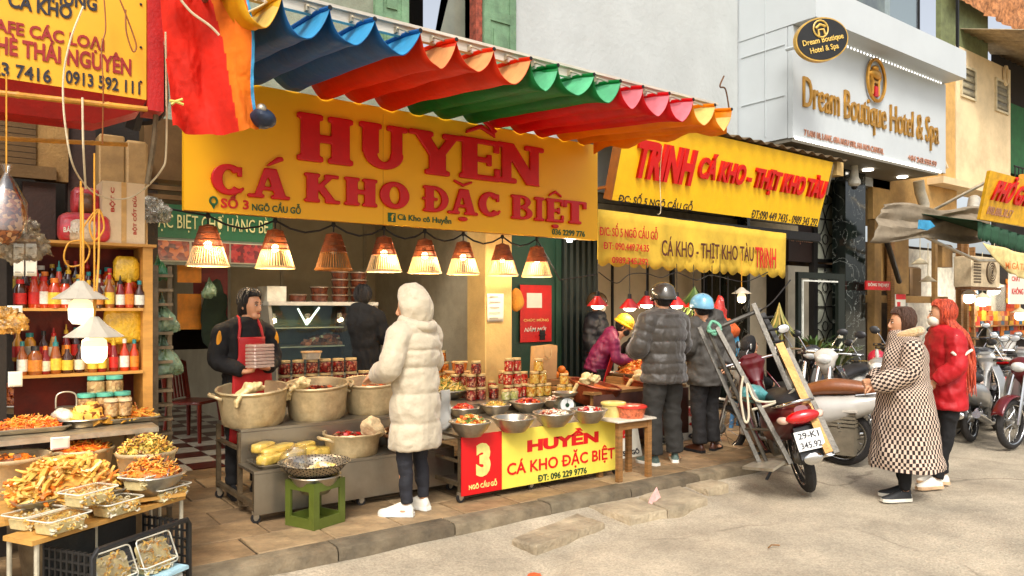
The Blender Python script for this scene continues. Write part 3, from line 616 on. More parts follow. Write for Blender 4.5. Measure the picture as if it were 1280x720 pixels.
for i, (u, v) in enumerate(((1099, 332), (1121, 345), (1140, 352), (1180, 320))):
    p = PY(u, v, 7.6)-of.location; b = MB(); b.mi([yel, M('pale_sack', c(190, 160, 110), .9), brn, tan][i]); b.cbox((p.x, p.y, p.z), (.45, .2, [1.0, .9, .6, .5][i]), bev=.04); b.build('stored_box', of)
glow = M('shop_light_lit', (1, .96, .86), .4, emit=(1, .95, .85), es=3.2, bump=0)
for u, v in ((1160, 352), (1150, 330)):
    p = PY(u, v, 6.9)-of.location; b = MB(); b.mi(M('lamp_enamel', c(220, 206, 170), .4)); b.lathe([(.01, .12), (.04, .1), (.16, 0)], tuple(p), 14, c1=False); b.tube([p+Vector((0, 0, .1)), p+Vector((0, 0, .75))], .008, 5); b.build('lamp_shade', of)
# bright small shop with goods at the right
gs = E('goods_shop', (16.2, 7.6, 0), label='brightly lit small shop stacked with yellow and orange packets at the far right', cat='shop')
def GX(u, Y=7.6): return PY(u, 386, Y).x-16.2
b = MB(); b.mi(M('lit_white_wall', c(220, 216, 200), .8)); b.box((GX(1186), .9, SW), (12, 1.0, 3.0)); b.box((GX(1238), .0, SW), (GX(1260), .08, 2.2)); b.build('inner_wall', gs)
pk = [M('packet%d' % i, c(*k), .5) for i, k in enumerate([(206, 120, 24), (170, 44, 18), (206, 160, 50), (60, 90, 110), (150, 84, 30), (190, 76, 24)])]
b = MB(); b.mi(pk[0]); b.box((0, 0, 0), (.17, .1, .115)); pme_ = b.mesh('packet')
for (u0, u1, z0, z1) in ((1210, 1220, .95, 2.0), (1246, 1280, .95, 1.5), (1262, 1270, 1.5, 2.3), (1226, 1236, 1.2, 1.6)):
    x0, x1 = GX(u0, 7.5), GX(u1, 7.5); z = z0
    while z < z1:
        x = x0
        while x < x1: piece(pme_, 'packet', gs, (x, -.12, z), (0, 0, random.uniform(-.2, .2)), mat=random.choice(pk)); x += .18
        z += .12
b = MB(); b.mi(wood)
for z in (.9, 1.18): b.box((GX(1205), -.2, z), (GX(1280)+1, .2, z+.03))
b.box((GX(1206), -.2, SW), (GX(1206)+.06, .2, 3)); b.build('shelf', gs)
for i, (u, v) in enumerate(((1211, 373), (1243, 362), (1275, 395), (1228, 377))):
    p = PY(u, v, 7.2); l = E('hanging_lamp', tuple(p), 0, ['white hanging bulb lamp leftmost in the far bright shop', 'brightest hanging lamp over the middle of the far shop', 'round hanging lamp at the right edge of the photo', 'small hanging lamp between two others in the far shop'][i], 'lamp')
    b = MB(); b.mi(glow); b.ball((0, 0, 0), .12, 12, 8); b.build('bulb', l)
    b = MB(); b.mi(M('lamp_enamel')); b.lathe([(.02, .2), (.06, .17), (.2, .08)], (0, 0, 0), 14, c1=False); b.tube([(0, 0, .18), (0, 0, 1.1)], .008, 5); b.build('lamp_shade', l)
ld = bpy.data.lights.new('shop_lamp', 'POINT'); ld.energy = 60; ld.color = (1, .9, .75); ld.shadow_soft_size = .15; lo = bpy.data.objects.new('shop_lamp', ld); COL.objects.link(lo); lo.location = PY(1243, 372, 7.2)
# red little signs on the old shopfront
sg = M('small_sign_red', c(206, 30, 30), .5); 
a = PY(1083, 362, 6.9); d = PY(1113, 352, 6.9); q = E('small_red_sign', (a.x, 6.9, a.z), 0, 'narrow red sign with white letters left of the dark shopfront', 'sign')
b = MB(); b.mi(sg); b.box((0, 0, 0), (d.x-a.x, .03, d.z-a.z)); b.build('board', q); text(q, 'ĐÔNG THỊ HẠT', (.06, -.001, .05), (1, 0, 0), (0, 0, 1), d.x-a.x-.12, (d.z-a.z)*.5, pw_, bold=.02)
a = PY(1120, 400, 6.8); d = PY(1132, 368, 6.8); q = E('narrow_banner', (a.x, 6.8, a.z), 0, 'narrow upright red and white banner behind the shorter woman', 'banner')
b = MB(); b.mi(pw_); b.box((0, 0, 0), (d.x-a.x, .02, d.z-a.z)); b.build('board', q)
b = MB(); b.mi(sg); b.box((.0, -.004, (d.z-a.z)*.8), (d.x-a.x, 0, d.z-a.z)); b.box((.04, -.004, .1), (.16, 0, (d.z-a.z)*.7)); b.build('red_print', q)
q = E('white_notice_board', tuple(PY(1262, 380, 6.9)), 0, 'white board with red capital letters under the small yellow banner', 'sign')
b = MB(); b.mi(pw_); b.box((0, 0, 0), (1.2, .03, 1.1)); b.build('board', q); rdl = M('red_letters', c(196, 24, 20), .5)
for i, s in enumerate(('NƠI', 'CHẤT', 'KHÔNG')): text(q, s, (.12, -.001, .82-.3*i), (1, 0, 0), (0, 0, 1), .3+.18*i, .17, rdl, bold=.02)
# air conditioner
ac = E('air_conditioner', tuple(PY(1215, 358, 6.6)), 0, 'cream outdoor air conditioner unit below the tattered canopy', 'air conditioner')
W = PY(1250, 358, 6.6).x-PY(1215, 358, 6.6).x; H = .62
b = MB(); b.mi(M('ac_cream', c(206, 186, 150), .6, dirt=.3)); b.box((0, 0, 0), (W, .35, H), bev=.02); b.build('casing', ac)
b = MB(); b.mi(M('ac_dark', c(90, 72, 50), .6)); 
b.lathe([(.24, 0), (.24, .012)], (0, 0, 0), 24, T=Matrix.Translation((W*.66, -.004, H/2)) @ Matrix.Rotation(pi/2, 4, 'X')); b.build('fan_grille', ac)
b = MB(); b.mi(M('ac_cream')); [b.tube([(W*.66+r*cos(t), -.03, H/2+r*sin(t)) for t in [2*pi*k/20 for k in range(21)]], .006, 4) for r in (.06, .11, .16, .21)]; b.build('guard_ring', ac)
b = MB(); b.mi(M('ac_dark')); [b.box((.08, -.008, .08+k*.06), (W*.3, 0, .11+k*.06)) for k in range(8)]; b.build('side_vent', ac)
b = MB(); b.mi(rust); b.box((-.05, .0, -.06), (W+.05, .3, -.005)); b.build('shelf_bracket', ac)
# tattered folded canopy
tc_ = Mtrans('tattered_grey_cloth', c(156, 142, 120), .2, .95)
tn = E('folded_canopy', (0, 0, 0), 0, 'tattered grey brown canopy folded above the old shopfront', 'awning')
A0, A1, A2 = PY(1090, 300, 6.45), PY(1104, 256, 6.4), PY(1236, 262, 5.8); A3 = PY(1234, 302, 5.8)
b = MB(); b.mi(tc_)
def tf(s, t):
    top = A1.lerp(A2, s); bot = PY(1090, 300, 6.42).lerp(A3, s); p = top.lerp(bot, t)
    p += Vector((0, -1, 0))*(.03*sin(t*11+s*3)+.02*sin(t*23+s*7)+.03*noise.noise(Vector((s*9, t*4, 0)))) + Vector((0, 0, .05*sin(s*9+t*4))); return p
b.grid(tf, 40, 16); b.build('cloth', tn, solid=.01)
b = MB(); b.mi(M('blue_bag_scrap', c(70, 160, 206), .5)); P = [PY(1148, 275, 5.95), PY(1160, 276, 5.95), PY(1166, 283, 5.95), PY(1156, 288, 5.95), PY(1147, 286, 5.95)]; b.prism(P, (0, -.04, 0)); b.build('blue_patch', tn)
for k, (p, q_) in enumerate(((PY(1168, 262, 6.6), PY(1236, 226, 5.8)), (PY(1150, 293, 6.2), PY(1222, 326, 6.5)), (PY(1108, 300, 6.6), PY(1124, 352, 7.2)), (PY(1107, 258, 6.5), PY(1107, 296, 6.6)), (PY(1222, 326, 6.5), PY(1250, 326, 6.4)))):
    b = MB(); b.mi(alu if k != 2 else iron); b.tube([p, q_], .03 if k != 2 else .05, 8); b.build('pole', tn)
b = MB(); b.mi(M('grey_duct', c(190, 184, 168), .5, .3)); b.tube([PY(1218, 250, 6.9), PY(1216, 262, 6.8), PY(1226, 266, 6.7), PY(1240, 262, 6.6)], .12, 12); q = b.build('duct'); tag(q, 'pale curved duct beside the yellow noodle sign', 'duct')
b = MB(); b.mi(Mtrans('green_fringe', c(52, 92, 66), .3, .8)); A = PY(1222, 276, 5.3); B_ = PY(1290, 298, 5.0)
def gf(s, t):
    p = A.lerp(B_, s); return p + Vector((0, 0, -.26*t*(1 + .18*(abs(sin(s*70)) if t > .9 else 0))))+Vector((0, -.02*sin(s*40), 0))
b.grid(gf, 120, 3); b.grid(lambda s, t: A.lerp(B_, s)+Vector((0, t*1.3, .3*t)), 10, 2); q = b.build('green_awning', solid=.006); tag(q, 'dark green scalloped awning below the yellow noodle sign', 'awning')
# ============================================================ SIGNS, AWNING, CLOTH
ysign = M('yellow_sign_face', c(255, 186, 8), .5, var=.03, vs=2, bump=.04, bs=5, dirt=.06)
yban = M('yellow_banner_cloth', c(214, 176, 54), .8, var=.12, vs=3, bump=.15, bs=12, dirt=.3)
redl = M('acrylic_red', c(210, 8, 8), .45, var=.06, bump=0)
grl = M('green_print', c(30, 92, 50), .5); brl = M('brown_print', c(84, 34, 14), .6); blk = M('navy_print', c(32, 26, 34), .5)
redp2 = M('red_print', c(204, 26, 20), .55)
def glyph(b, ch, x, y, w, h, d=.03):
    """heavy slab-serif letter built from strokes; x,y lower left; board plane XZ, thickness towards -Y"""
    k = [0]; sv = w*.27; sh = h*.15; se = h*.15
    def Pl(p): k[0] += 1; b.prism([(x+a*w, 0, y+q*h) for a, q in p], (0, -d, 0))
    def V(xc, y0=0, y1=1, t=.32): Pl([(xc-t/2, y0), (xc+t/2, y0), (xc+t/2, y1), (xc-t/2, y1)])
    def S(xa, xb, yb, top=False):                 # serif slab
        e = .13
        Pl([(xa, yb+(e*.15)), (xa+.03, yb), (xb-.03, yb), (xb, yb+e*.15), (xb, yb+e*.8), (xb-.04, yb+e), (xa+.04, yb+e), (xa, yb+e*.8)])
    def Hh(xa, xb, yc, t=.17): Pl([(xa, yc-t/2), (xb, yc-t/2), (xb, yc+t/2), (xa, yc+t/2)])
    def D(xa, ya, xb, yb, t): 
        dx, dy = xb-xa, yb-ya; Pl([(xa-t/2, ya), (xa+t/2, ya), (xb+t/2, yb), (xb-t/2, yb)])
    def A(cx, cy, rx, ry, a0, a1, tx=.31, ty=.18, n=18):
        for i in range(n):
            p, q = a0+(a1-a0)*i/n, a0+(a1-a0)*(i+1)/n+.02
            Pl([(cx+rx*cos(p), cy+ry*sin(p)), (cx+rx*cos(q), cy+ry*sin(q)), (cx+(rx-tx)*cos(q), cy+(ry-ty)*sin(q)), (cx+(rx-tx)*cos(p), cy+(ry-ty)*sin(p))])
    base = ch
    if ch == 'H': V(.24); V(.76); Hh(.2, .8, .5); S(.02, .46, 0); S(.54, .98, 0); S(.02, .46, .87); S(.54, .98, .87)
    elif ch == 'U': V(.24, .34); V(.76, .34, 1, .22); A(.5, .36, .395, .36, pi, 2*pi, .26, .17); S(.02, .46, .87); S(.56, .98, .87)
    elif ch == 'Y': V(.5, 0, .48); D(.5, .4, .18, .95, .27); D(.5, .4, .82, .95, .2); S(.26, .74, 0); S(-.04, .42, .87); S(.6, 1.04, .87)
    elif ch in 'EỀỆ': 
        V(.26); Hh(.1, .9, .065, .13); Hh(.1, .88, .935, .13); Hh(.3, .7, .5, .13); V(.86, .06, .32, .12); V(.84, .7, .95, .12); V(.68, .36, .64, .1); S(.04, .5, 0); S(.04, .5, .87)
    elif ch == 'N': V(.2, 0, 1, .2); V(.82, 0, 1, .2); D(.2, 1, .8, 0, .3); S(.0, .42, 0); S(-.02, .34, .87); S(.6, 1.04, .87)
    elif ch == 'C': A(.52, .5, .5, .5, .7, 2*pi-.7, .32, .19); V(.84, .62, .93, .13); Pl([(.78, .2), (.92, .3), (.98, .25), (.86, .08)])
    elif ch in 'AÁẶ': D(.2, 0, .46, 1, .16); D(.8, 0, .54, 1, .28); Hh(.3, .7, .33, .13); S(-.02, .38, 0); S(.54, 1.02, 0)
    elif ch == 'K': V(.24); D(.34, .42, .78, .95, .2); D(.84, 0, .46, .55, .28); S(.02, .46, 0); S(.02, .46, .87); S(.58, 1.0, .87); S(.6, 1.04, 0)
    elif ch == 'O': A(.5, .5, .5, .5, 0, 2*pi, .32, .18, 30)
    elif ch in 'DĐ':
        V(.25); A(.4, .5, .57, .5, -pi/2, pi/2, .27, .14); Hh(.1, .42, .07, .14); Hh(.1, .42, .93, .14); S(.02, .3, 0); S(.02, .3, .87)
        if ch == 'Đ': Hh(-.02, .55, .5, .11)
    elif ch == 'B': V(.25); A(.46, .74, .42, .26, -pi/2, pi/2, .25, .12); A(.5, .27, .46, .27, -pi/2, pi/2, .26, .12); Hh(.1, .5, .06, .12); Hh(.1, .5, .94, .12); Hh(.3, .5, .5, .1); S(.02, .3, 0); S(.02, .3, .87)
    elif ch == 'I': V(.5, 0, 1, .5); S(.04, .96, 0); S(.04, .96, .87)
    elif ch == 'T': V(.5); Hh(.06, .94, .93, .14); V(.09, .68, .98, .14); V(.91, .68, .98, .14); S(.24, .76, 0)
    def blob(cx, cy, rx, ry): Pl([(cx+rx*cos(t), cy+ry*sin(t)) for t in [2*pi*i/14 for i in range(14)]])
    if ch in 'ỀỆ': Pl([(.18, 1.07), (.5, 1.24), (.82, 1.07), (.8, 1.17), (.5, 1.36), (.2, 1.17)])
    if ch == 'Ề': Pl([(.86, 1.24), (.66, 1.44), (.56, 1.5), (.56, 1.4), (.8, 1.18)])
    if ch in 'ẶỆ': blob(.5, -.17, .16, .09)
    if ch == 'Ặ': Pl([(.18, 1.26), (.5, 1.08), (.82, 1.26), (.8, 1.34), (.5, 1.2), (.2, 1.34)])
    if ch == 'Á': Pl([(.42, 1.08), (.5, 1.07), (.86, 1.3), (.82, 1.42), (.7, 1.4)])
# --- the big yellow sign
SY = 6.05
sg0 = PY(230, 262, SY); sg1 = PY(747, 300, SY)
ms = E('main_shop_sign', (sg0.x, SY, 2.35), 0, 'big yellow shop sign with raised red slab letters under the wavy awning', 'sign')
SWd = sg1.x-sg0.x; SHt = .98
b = MB(); b.mi(ysign); b.box((0, 0, 0), (SWd, .06, SHt+.06)); b.build('face', ms)
b = MB(); b.mi(M('sign_seam', c(206, 150, 10), .5)); [b.box((x, -.002, 0), (x+.004, .0, SHt)) for x in (SWd*.39,)]; b.build('seam', ms)
b = MB(); b.mi(steel_d); b.box((.02, .06, -.0), (SWd-.02, .1, .04)); b.box((.02, .06, .9), (SWd-.02, .1, .94)); b.build('back_frame', ms)
def sline(word, us, v0a, v1a, u_end, hh, vb):
    """us: left/right pixel of each letter; vb(u)->baseline pixel row"""
    for ch, (ua, ub) in zip(word, us):
        a = PY(ua, vb(ua), SY-.03); d = PY(ub, vb(ub), SY-.03)
        mb = MB(); mb.mi(redl); glyph(mb, ch, 0, 0, d.x-a.x, hh)
        o = mb.build('letter', ms, remesh=.0065, sm=2); o.location = (a.x-sg0.x, -.006, (a.z+d.z)/2-2.35)
l1 = lambda u: 200+(u-372)*(233-200)/(675-372)
us1 = [(370, 443), (448, 511), (514, 579), (572, 630), (622, 678)]
sline('HUYỀN', us1, 0, 0, 0, .40, l1)
l2 = lambda u: 242+(u-262)*(281-242)/(733-262)
us2 = [(263, 307), (311, 362), (380, 424), (430, 473), (475, 512), (529, 562), (561, 597), (598, 627), (639, 667), (668, 681), (682, 707), (704, 734)]
sline('CÁKHOĐẶCBIỆT', us2, 0, 0, 0, .245, l2)
def om(s, u0, v0, u1, v1, h, mat, o=ms, Y=SY-.004, **k): return on(o, s, u0, v0, u1, v1, Y, h, mat, **k)
om('SỐ 3', 276, 260, 311, 262, .115, redp2, bold=.03)
om('NGÕ CẦU GỖ', 315, 263, 376, 268, .085, grl, bold=.02)
om('Cà Kho cô Huyền', 497, 276, 564, 283, .085, grl, bold=.02)
om('036 2299 776', 690, 293, 731, 296.5, .062, grl, bold=.02)
b = MB(); b.mi(grl); a = PY(267, 256, SY-.004)-ms.location
b.tube([(a.x+.026*cos(t), -.006, a.z+.03+.03*sin(t)) for t in [2*pi*k/14 for k in range(15)]], .009, 5); b.prism([(a.x-.022, -.002, a.z+.012), (a.x+.022, -.002, a.z+.012), (a.x, -.002, a.z-.035)], (0, -.005, 0)); b.build('pin_mark', ms)
a = PY(485, 277, SY-.004)-ms.location; b = MB(); b.mi(grl); b.box((a.x, -.008, a.z), (a.x+.075, -.002, a.z+.08)); fb = b.build('square_mark', ms); text(fb, 'f', (a.x+.025, -.009, a.z+.008), (1, 0, 0), (0, 0, 1), .035, .062, ysign, bold=.02)
# --- café sign, upper left, with red soffit and bamboo
cp = PY(183, 125, 4.8); cs = E('cafe_sign', (-1.2, 4.8, cp.z), 0, 'yellow sign with black and dark red menu words at the top left', 'sign')
W = cp.x+1.2
b = MB(); b.mi(M('cafe_sign_face', c(232, 168, 24), .55, var=.05, vs=2, bump=.02, dirt=.12)); b.box((0, 0, 0), (W, .04, 1.0)); b.build('face', cs)
dr_ = M('dark_red_print', c(150, 24, 12), .5); cl = (cs, 4.8)
def oc(s, u0, v0, u1, v1, h, mat, **k): return on(cs, s, u0, v0, u1, v1, 4.797, h, mat, **k)
oc('CÀ KHO', 10, 10, 90, 24, .1, blk, bold=.03)
oc('CHƯNG', 50, 3, 121, 12, .1, blk, bold=.03)
oc('CAFE CÁC LOẠI', -22, 42, 130, 67, .105, dr_, bold=.03)
oc('CHÈ THÁI NGUYÊN', -22, 65, 164, 94, .12, dr_, bold=.03)
oc('0912 023 7416', -80, 84, 64, 103, .075, blk, bold=.02)
oc('0913 592 111', 82, 104, 175, 119, .075, blk, bold=.02)
b = MB(); b.mi(blk); [b.ball((W-.03, -.004, z), .008, 6, 4) for z in (.1, .3, .55, .8)]; b.build('screws', cs)
b = MB(); b.mi(M('sign_red_casing', c(176, 18, 10), .5, var=.15, dirt=.3)); b.box((W+.003, -.02, -.06), (W+.09, .2, 1.1)); b.prism([(0, 0, -.002), (W, 0, -.002), (W-.03, .05, -.06), (W-.25, .12, -.15), (0, .12, -.17)], (0, .12, -.02)); b.build('red_casing', cs)
bam = M('bamboo', c(204, 142, 46), .5, var=.25, vs=9, bump=.1)
def bamboo(p, q, r, label, name='bamboo_pole'):
    b = MB(); b.mi(bam); p, q = Vector(p), Vector(q); n = max(4, int((q-p).length/.22)); P = []; R = []
    for i in range(n):
        for t, k in ((0, 1.22), (.06, 1), (.94, 1)): P.append(p.lerp(q, (i+t)/n)); R.append(r*k)
    b.tube(P, R, 9); return tag(b.build(name), label, 'pole')
bamboo(PY(-40, 112, 4.75), PY(187, 137, 4.75), .016, 'bamboo pole along the bottom of the yellow menu sign')
bamboo(PY(-40, 171, 5.4), PY(162, 181, 5.4), .014, 'thin bamboo pole in front of the brown roller shutter')
# --- hanging orange red cloth beside the awning
rc = E('hanging_awning_cloth', (0, 0, 0), 0, 'rolled down red and orange awning cloth hanging beside the menu sign', 'cloth')
rcm = Mtrans('red_orange_cloth', c(222, 36, 10), .25, .85); rco = Mtrans('orange_cloth_bright', c(240, 120, 14), .3, .85); rcb = M('blue_cloth_edge', c(60, 150, 196), .6)
L0, R0 = PY(196, -40, 4.7), PY(300, -40, 4.45); L1, R1 = PY(212, 160, 4.7), PY(340, 160, 4.42)
def cf(s, t):
    e = 1-t; p = L0.lerp(R0, s).lerp(L1.lerp(R1, s), t)
    p = p + Vector((.0, -1, 0))*(.05*sin(s*8+t*2)+.03*sin(s*17-t*5)*t) + Vector((1, 0, 0))*(.04*sin(t*5)*s) + Vector((0, 0, -.04*sin(s*pi)*t))
    if s > .8: p += Vector((-.05, 0, 0))*sin(t*3)
    return p + Vector((0, 0, 1))*.02*noise.noise(Vector((s*8, t*12, 0))) + Vector((0, -1, 0))*(.03*noise.noise(Vector((s*6, t*3, 4)))+.006*noise.noise(Vector((s*20, t*24, 9)))+.008*abs(noise.noise(Vector((s*12+t*9, t*9, 2)))))
b = MB(); b.mi(rcm); b.grid(cf, 80, 80, mats=lambda i, j: rcm if i < 50-(j-40)*-.12 else (rco if i < 77 else rcb)); b.build('cloth', rc)
b = MB(); b.mi(M('dark_roll', c(30, 44, 66), .6)); q = PY(329, 147, 4.42); b.ball(tuple(q), (.07, .09, .06), 20, 12, f=lambda p: q+(p-q)*(1+.3*noise.noise((p-q)*14))); b.build('rolled_end', rc)
b = MB(); b.mi(alu); q = PY(327, 136, 4.38); b.ball(q, .03, 10, 6); b.build('end_cap', rc)
b = MB(); b.mi(M('clip_yellow', c(214, 200, 100), .5)); q = PY(219, 127, 4.6); b.tube([q+Vector((-.03, 0, -.0)), q, q+Vector((.04, 0, .02))], .008, 5); b.tube([q+Vector((-.02, 0, -.02)), q, q+Vector((.045, 0, -.01))], .008, 5); b.build('peg', rc)
# --- wavy awning
Yo_, Yi_ = 4.2, 6.04
aw = E('wavy_awning', (0, 0, 0), 0, 'retractable wavy awning in blue red green and yellow stripes over the shop', 'awning')
def cx(u): return PY(u, 60, Yo_).x
crest_u = [300, 352, 412, 468, 525, 570, 617, 663, 697, 742, 775, 803, 836, 866, 893, 914]
crests = [cx(u) for u in crest_u]; crests = [crests[0]]+crests[1:]
segs = ['y', 'b', 'b', 'b', 'r', 'r', 'r', 'g', 'g', 'g', 'p', 'p', 'p', 'o', 'o']
am = {'y': Mtrans('awning_yellow', c(250, 190, 30), .4), 'b': Mtrans('awning_blue', c(16, 104, 170), .34), 'r': Mtrans('awning_orange_red', c(240, 66, 14), .58), 'g': Mtrans('awning_green', c(16, 144, 66), .52), 'p': Mtrans('awning_red', c(234, 18, 30), .58), 'o': Mtrans('awning_orange', c(252, 164, 18), .58)}
af_ = {k: Mtrans('skylit_top_'+k, c(*v), .25) for k, v in dict(y=(250, 214, 110), b=(70, 176, 226), r=(250, 176, 110), g=(110, 206, 150), p=(250, 140, 150), o=(252, 220, 130)).items()}  # paler copies of the stripes: skylight on the upper side put into the colour
names = {'y': 'yellow', 'b': 'blue', 'r': 'orange red', 'g': 'green', 'p': 'red', 'o': 'orange yellow'}
for i, sgm in enumerate(segs):
    x0, x1 = crests[i], crests[i+1]; xi0, xi1 = x0-.0, x1-.0
    sag = random.uniform(.17, .215); sagi = sag*.6
    ph = random.uniform(-.1, .1)
    def af(s, t):
        y = Yo_+(Yi_-Yo_)*t; sg_ = sag+(sagi-sag)*min(1, t*1.3)
        q = (.5+ph*.4); s2 = s**(1+ph)
        prof = (1-abs(2*s2-1)**2.3) if 0 < s < 1 else 0
        z = 3.365-sg_*prof + .012*noise.noise(Vector((x0*5+s*4, y*3, 2))) - .03*sin(pi*t)*.4
        return (x0+(x1-x0)*s, y+.012*sin(s*12)*(1-t), z+.125*t**.6)
    b = MB(); b.mi(am[sgm]); b.grid(af, 22, 14); o = b.build('pleat', aw, solid=.003); o['label'] = '%s awning pleat' % names[sgm]
    b = MB(); b.mi(af_[sgm]); b.grid(lambda s, t: Vector(af(s, t))+Vector((0, 0, .005)), 22, 14); o2 = b.build('skylit_top', o)  # second sheet just above, its paler colour standing for skylight in the troughs
    if i < 3: continue
for i, x in enumerate(crests):                     # the tube that stiffens every crest
    sgm = segs[min(i, len(segs)-1) if i == 0 else i-1]
    b = MB(); b.mi(am[sgm]); b.tube([(x, Yo_-.005+(Yi_-Yo_)*t, 3.372+.125*t**.6) for t in (0, .08, .2, .4, .7, 1)], .016, 8)
    b.mi(iron); b.lathe([(.014, 0), (.014, .003)], (0, 0, 0), 8, iron, T=Matrix.Translation((x, Yo_-.006, 3.375)) @ Matrix.Rotation(pi/2, 4, 'X')); b.build('crest_rod', aw)
b = MB(); b.mi(am['o']); X = crests[-1]; b.grid(lambda s, t: (X+.003, Yo_+.05+(Yi_-.1-Yo_)*s, 3.37+.125*s**.6-.2*t-.03*sin(s*20)*t), 20, 3); b.build('end_flap', aw, solid=.003)
beam = M('beam_grey_white', c(206, 198, 182), .6, .1, var=.15, vs=10, dirt=.3, stretch=(.3, 1, 4))
ab = E('awning_beam', (0, 0, 0), 0, 'pale grey steel beam that carries the wavy awning', 'beam')
b = MB(); b.mi(beam); zb = PY(640, 80, 4.45).z; x1 = PY(893, 132, 4.45).x; b.box((.9, 4.43, zb), (x1, 4.47, zb+.065)); b.box((.9, 4.405, zb+.065), (x1, 4.48, zb+.085)); b.build('channel', ab)
b = MB(); b.mi(steel_d)
for y in (4.6, 5.2, 5.9): b.tube([(.9, y, 3.47), (x1, y, 3.47)], .008, 6)
b.build('wire_rail', ab)
for x in crests[1:-1]:
    b = MB(); b.mi(alu); b.tube([(x-.06, 4.42, zb+.01), (x-.05, 4.4, 3.44), (x-.03, 4.3, 3.39)], .008, 5); b.cbox((x-.055, 4.415, 3.43), (.02, .03, .04)); b.build('hook', ab)
b = MB(); b.mi(steel_d); [b.tube([(x, 4.45, zb), (x, 7.3, zb+.0)], .018, 6) for x in (1.2, 5.5)]; b.build('support_arm', ab)
# --- neighbouring stall: leaning sign, cloth banner
b0 = Vector((6.16, 6.30, 2.86)); b1 = Vector((10.43, 6.30, 2.83)); up_ = Vector((0, -.25, .92)).normalized(); exv = (b1-b0).normalized()
ts = E('leaning_stall_sign', (0, 0, 0), 0, 'tilted yellow stall sign with slanted red raised words right of the awning', 'sign')
enr = up_.cross(exv).normalized()      # points into the building
if enr.y < 0: enr = -enr
Hs = .96
b = MB(); b.mi(M('yellow_sign_second', c(252, 196, 16), .5, var=.05, dirt=.12)); b.prism([b0, b1, b1+up_*Hs, b0+up_*Hs], enr*.05); b.build('face', ts)
def leanpt(u, v):
    d = ray(u, v); o = Vector((0, 0, CZ)); t = (b0-o).dot(enr)/d.dot(enr); p = o+d*t; return p
def lt(s, u0, v0, u1, v1, h, mat, **k):
    a, d = leanpt(u0, v0), leanpt(u1, v1); ex_ = (d-a).normalized(); ex_ = exv
    return text(ts, s, a-enr*.002, ex_, up_, (d-a).dot(exv), h, mat, **k)
lt('TRINH', 789, 221, 862, 228, .44, redl, ext=.04, bold=.045, shear=.05)
lt('CÁ KHO - THỊT KHO TÀU', 868, 229, 1027, 251, .40, redl, ext=.04, bold=.035, shear=.1)
lt('ĐC: SỐ 5 NGÕ CẦU GỖ', 773, 252, 865, 261, .13, blk, bold=.01, ext=.003)
lt('ĐT:090 449 7435 - 0989 345 292', 939, 272, 1021, 280, .11, blk, bold=.01, ext=.003)
b = MB(); b.mi(M('sign_side_brown', c(150, 84, 20), .6)); b.prism([b0, b0+up_*Hs, b0+up_*Hs+enr*.12, b0+enr*.12], -exv*.03); b.box((6.1, 6.36, 3.0), (6.13, 7.2, 3.03)); b.build('side_frame', ts)
# corrugated roof edge on top of that sign
cr_ = E('corrugated_roof', (0, 0, 0), 0, 'rusty corrugated roof sheet behind the top edge of the tilted stall sign', 'roof')
b = MB(); b.mi(M('corrugated_dark', c(112, 92, 64), .7, .4, var=.4, dirt=.4)); b.grid(lambda s, t: (6.1+s*4.6, 5.98+t*1.3, 3.80+.02*sin(s*120)+t*.25), 240, 2); b.build('sheet', cr_, solid=.008)
b = MB(); b.mi(iron); b.box((6.1, 6.35, 2.62), (10.6, 6.5, 2.74)); b.box((6.1, 6.5, 2.7), (10.6, 7.3, 2.76)); b.build('valance_box', cr_)
b = MB(); b.mi(beige); b.box((10.62, 6.1, 3.6), (10.8, 6.3, 3.8)); b.tube([(10.5, 6.1, 3.75), (10.75, 6.35, 3.35)], .025, m=alu); b.build('bracket', cr_)
cb = E('cloth_banner', (0, 0, 0), 0, 'dirty yellow cloth banner with scalloped bottom edge under the tilted stall sign', 'banner')
Xa, Xb = 5.94, 9.62
def bf(s, t):
    x = Xa+(Xb-Xa)*s; sc_ = abs(sin((s+.008*sin(s*31))*pi*17)); z = 2.74-.06*s - t*(.60+.05*sc_)
    y = 6.3+.008*sin(s*37)+.014*t*sin(s*19+1)+.004*sin(s*83); return (x, y, z)
b = MB(); b.mi(yban); b.grid(bf, 200, 6); b.build('cloth', cb, solid=.004)
def tb(s, u0, v0, u1, v1, h, mat, **k):
    o = on(cb, s, u0, v0, u1, v1, 6.255, h, mat, ext=.004, **k); return o
tb('Đ/C: SỐ 5 NGÕ CẦU GỖ', 750, 294, 822, 300, .155, redp2, bold=.015)
tb('ĐT: 090.449.74.35', 755, 311, 811, 315, .08, redp2, bold=.015)
tb('0989.345.292', 765, 329, 810, 331, .075, redp2, bold=.015)
tb('CÁ KHO - THỊT KHO TÀU', 827, 324, 942, 333, .30, brl, bold=.01)
tb('TRINH', 944, 334, 970, 336, .28, redp2, bold=.01)
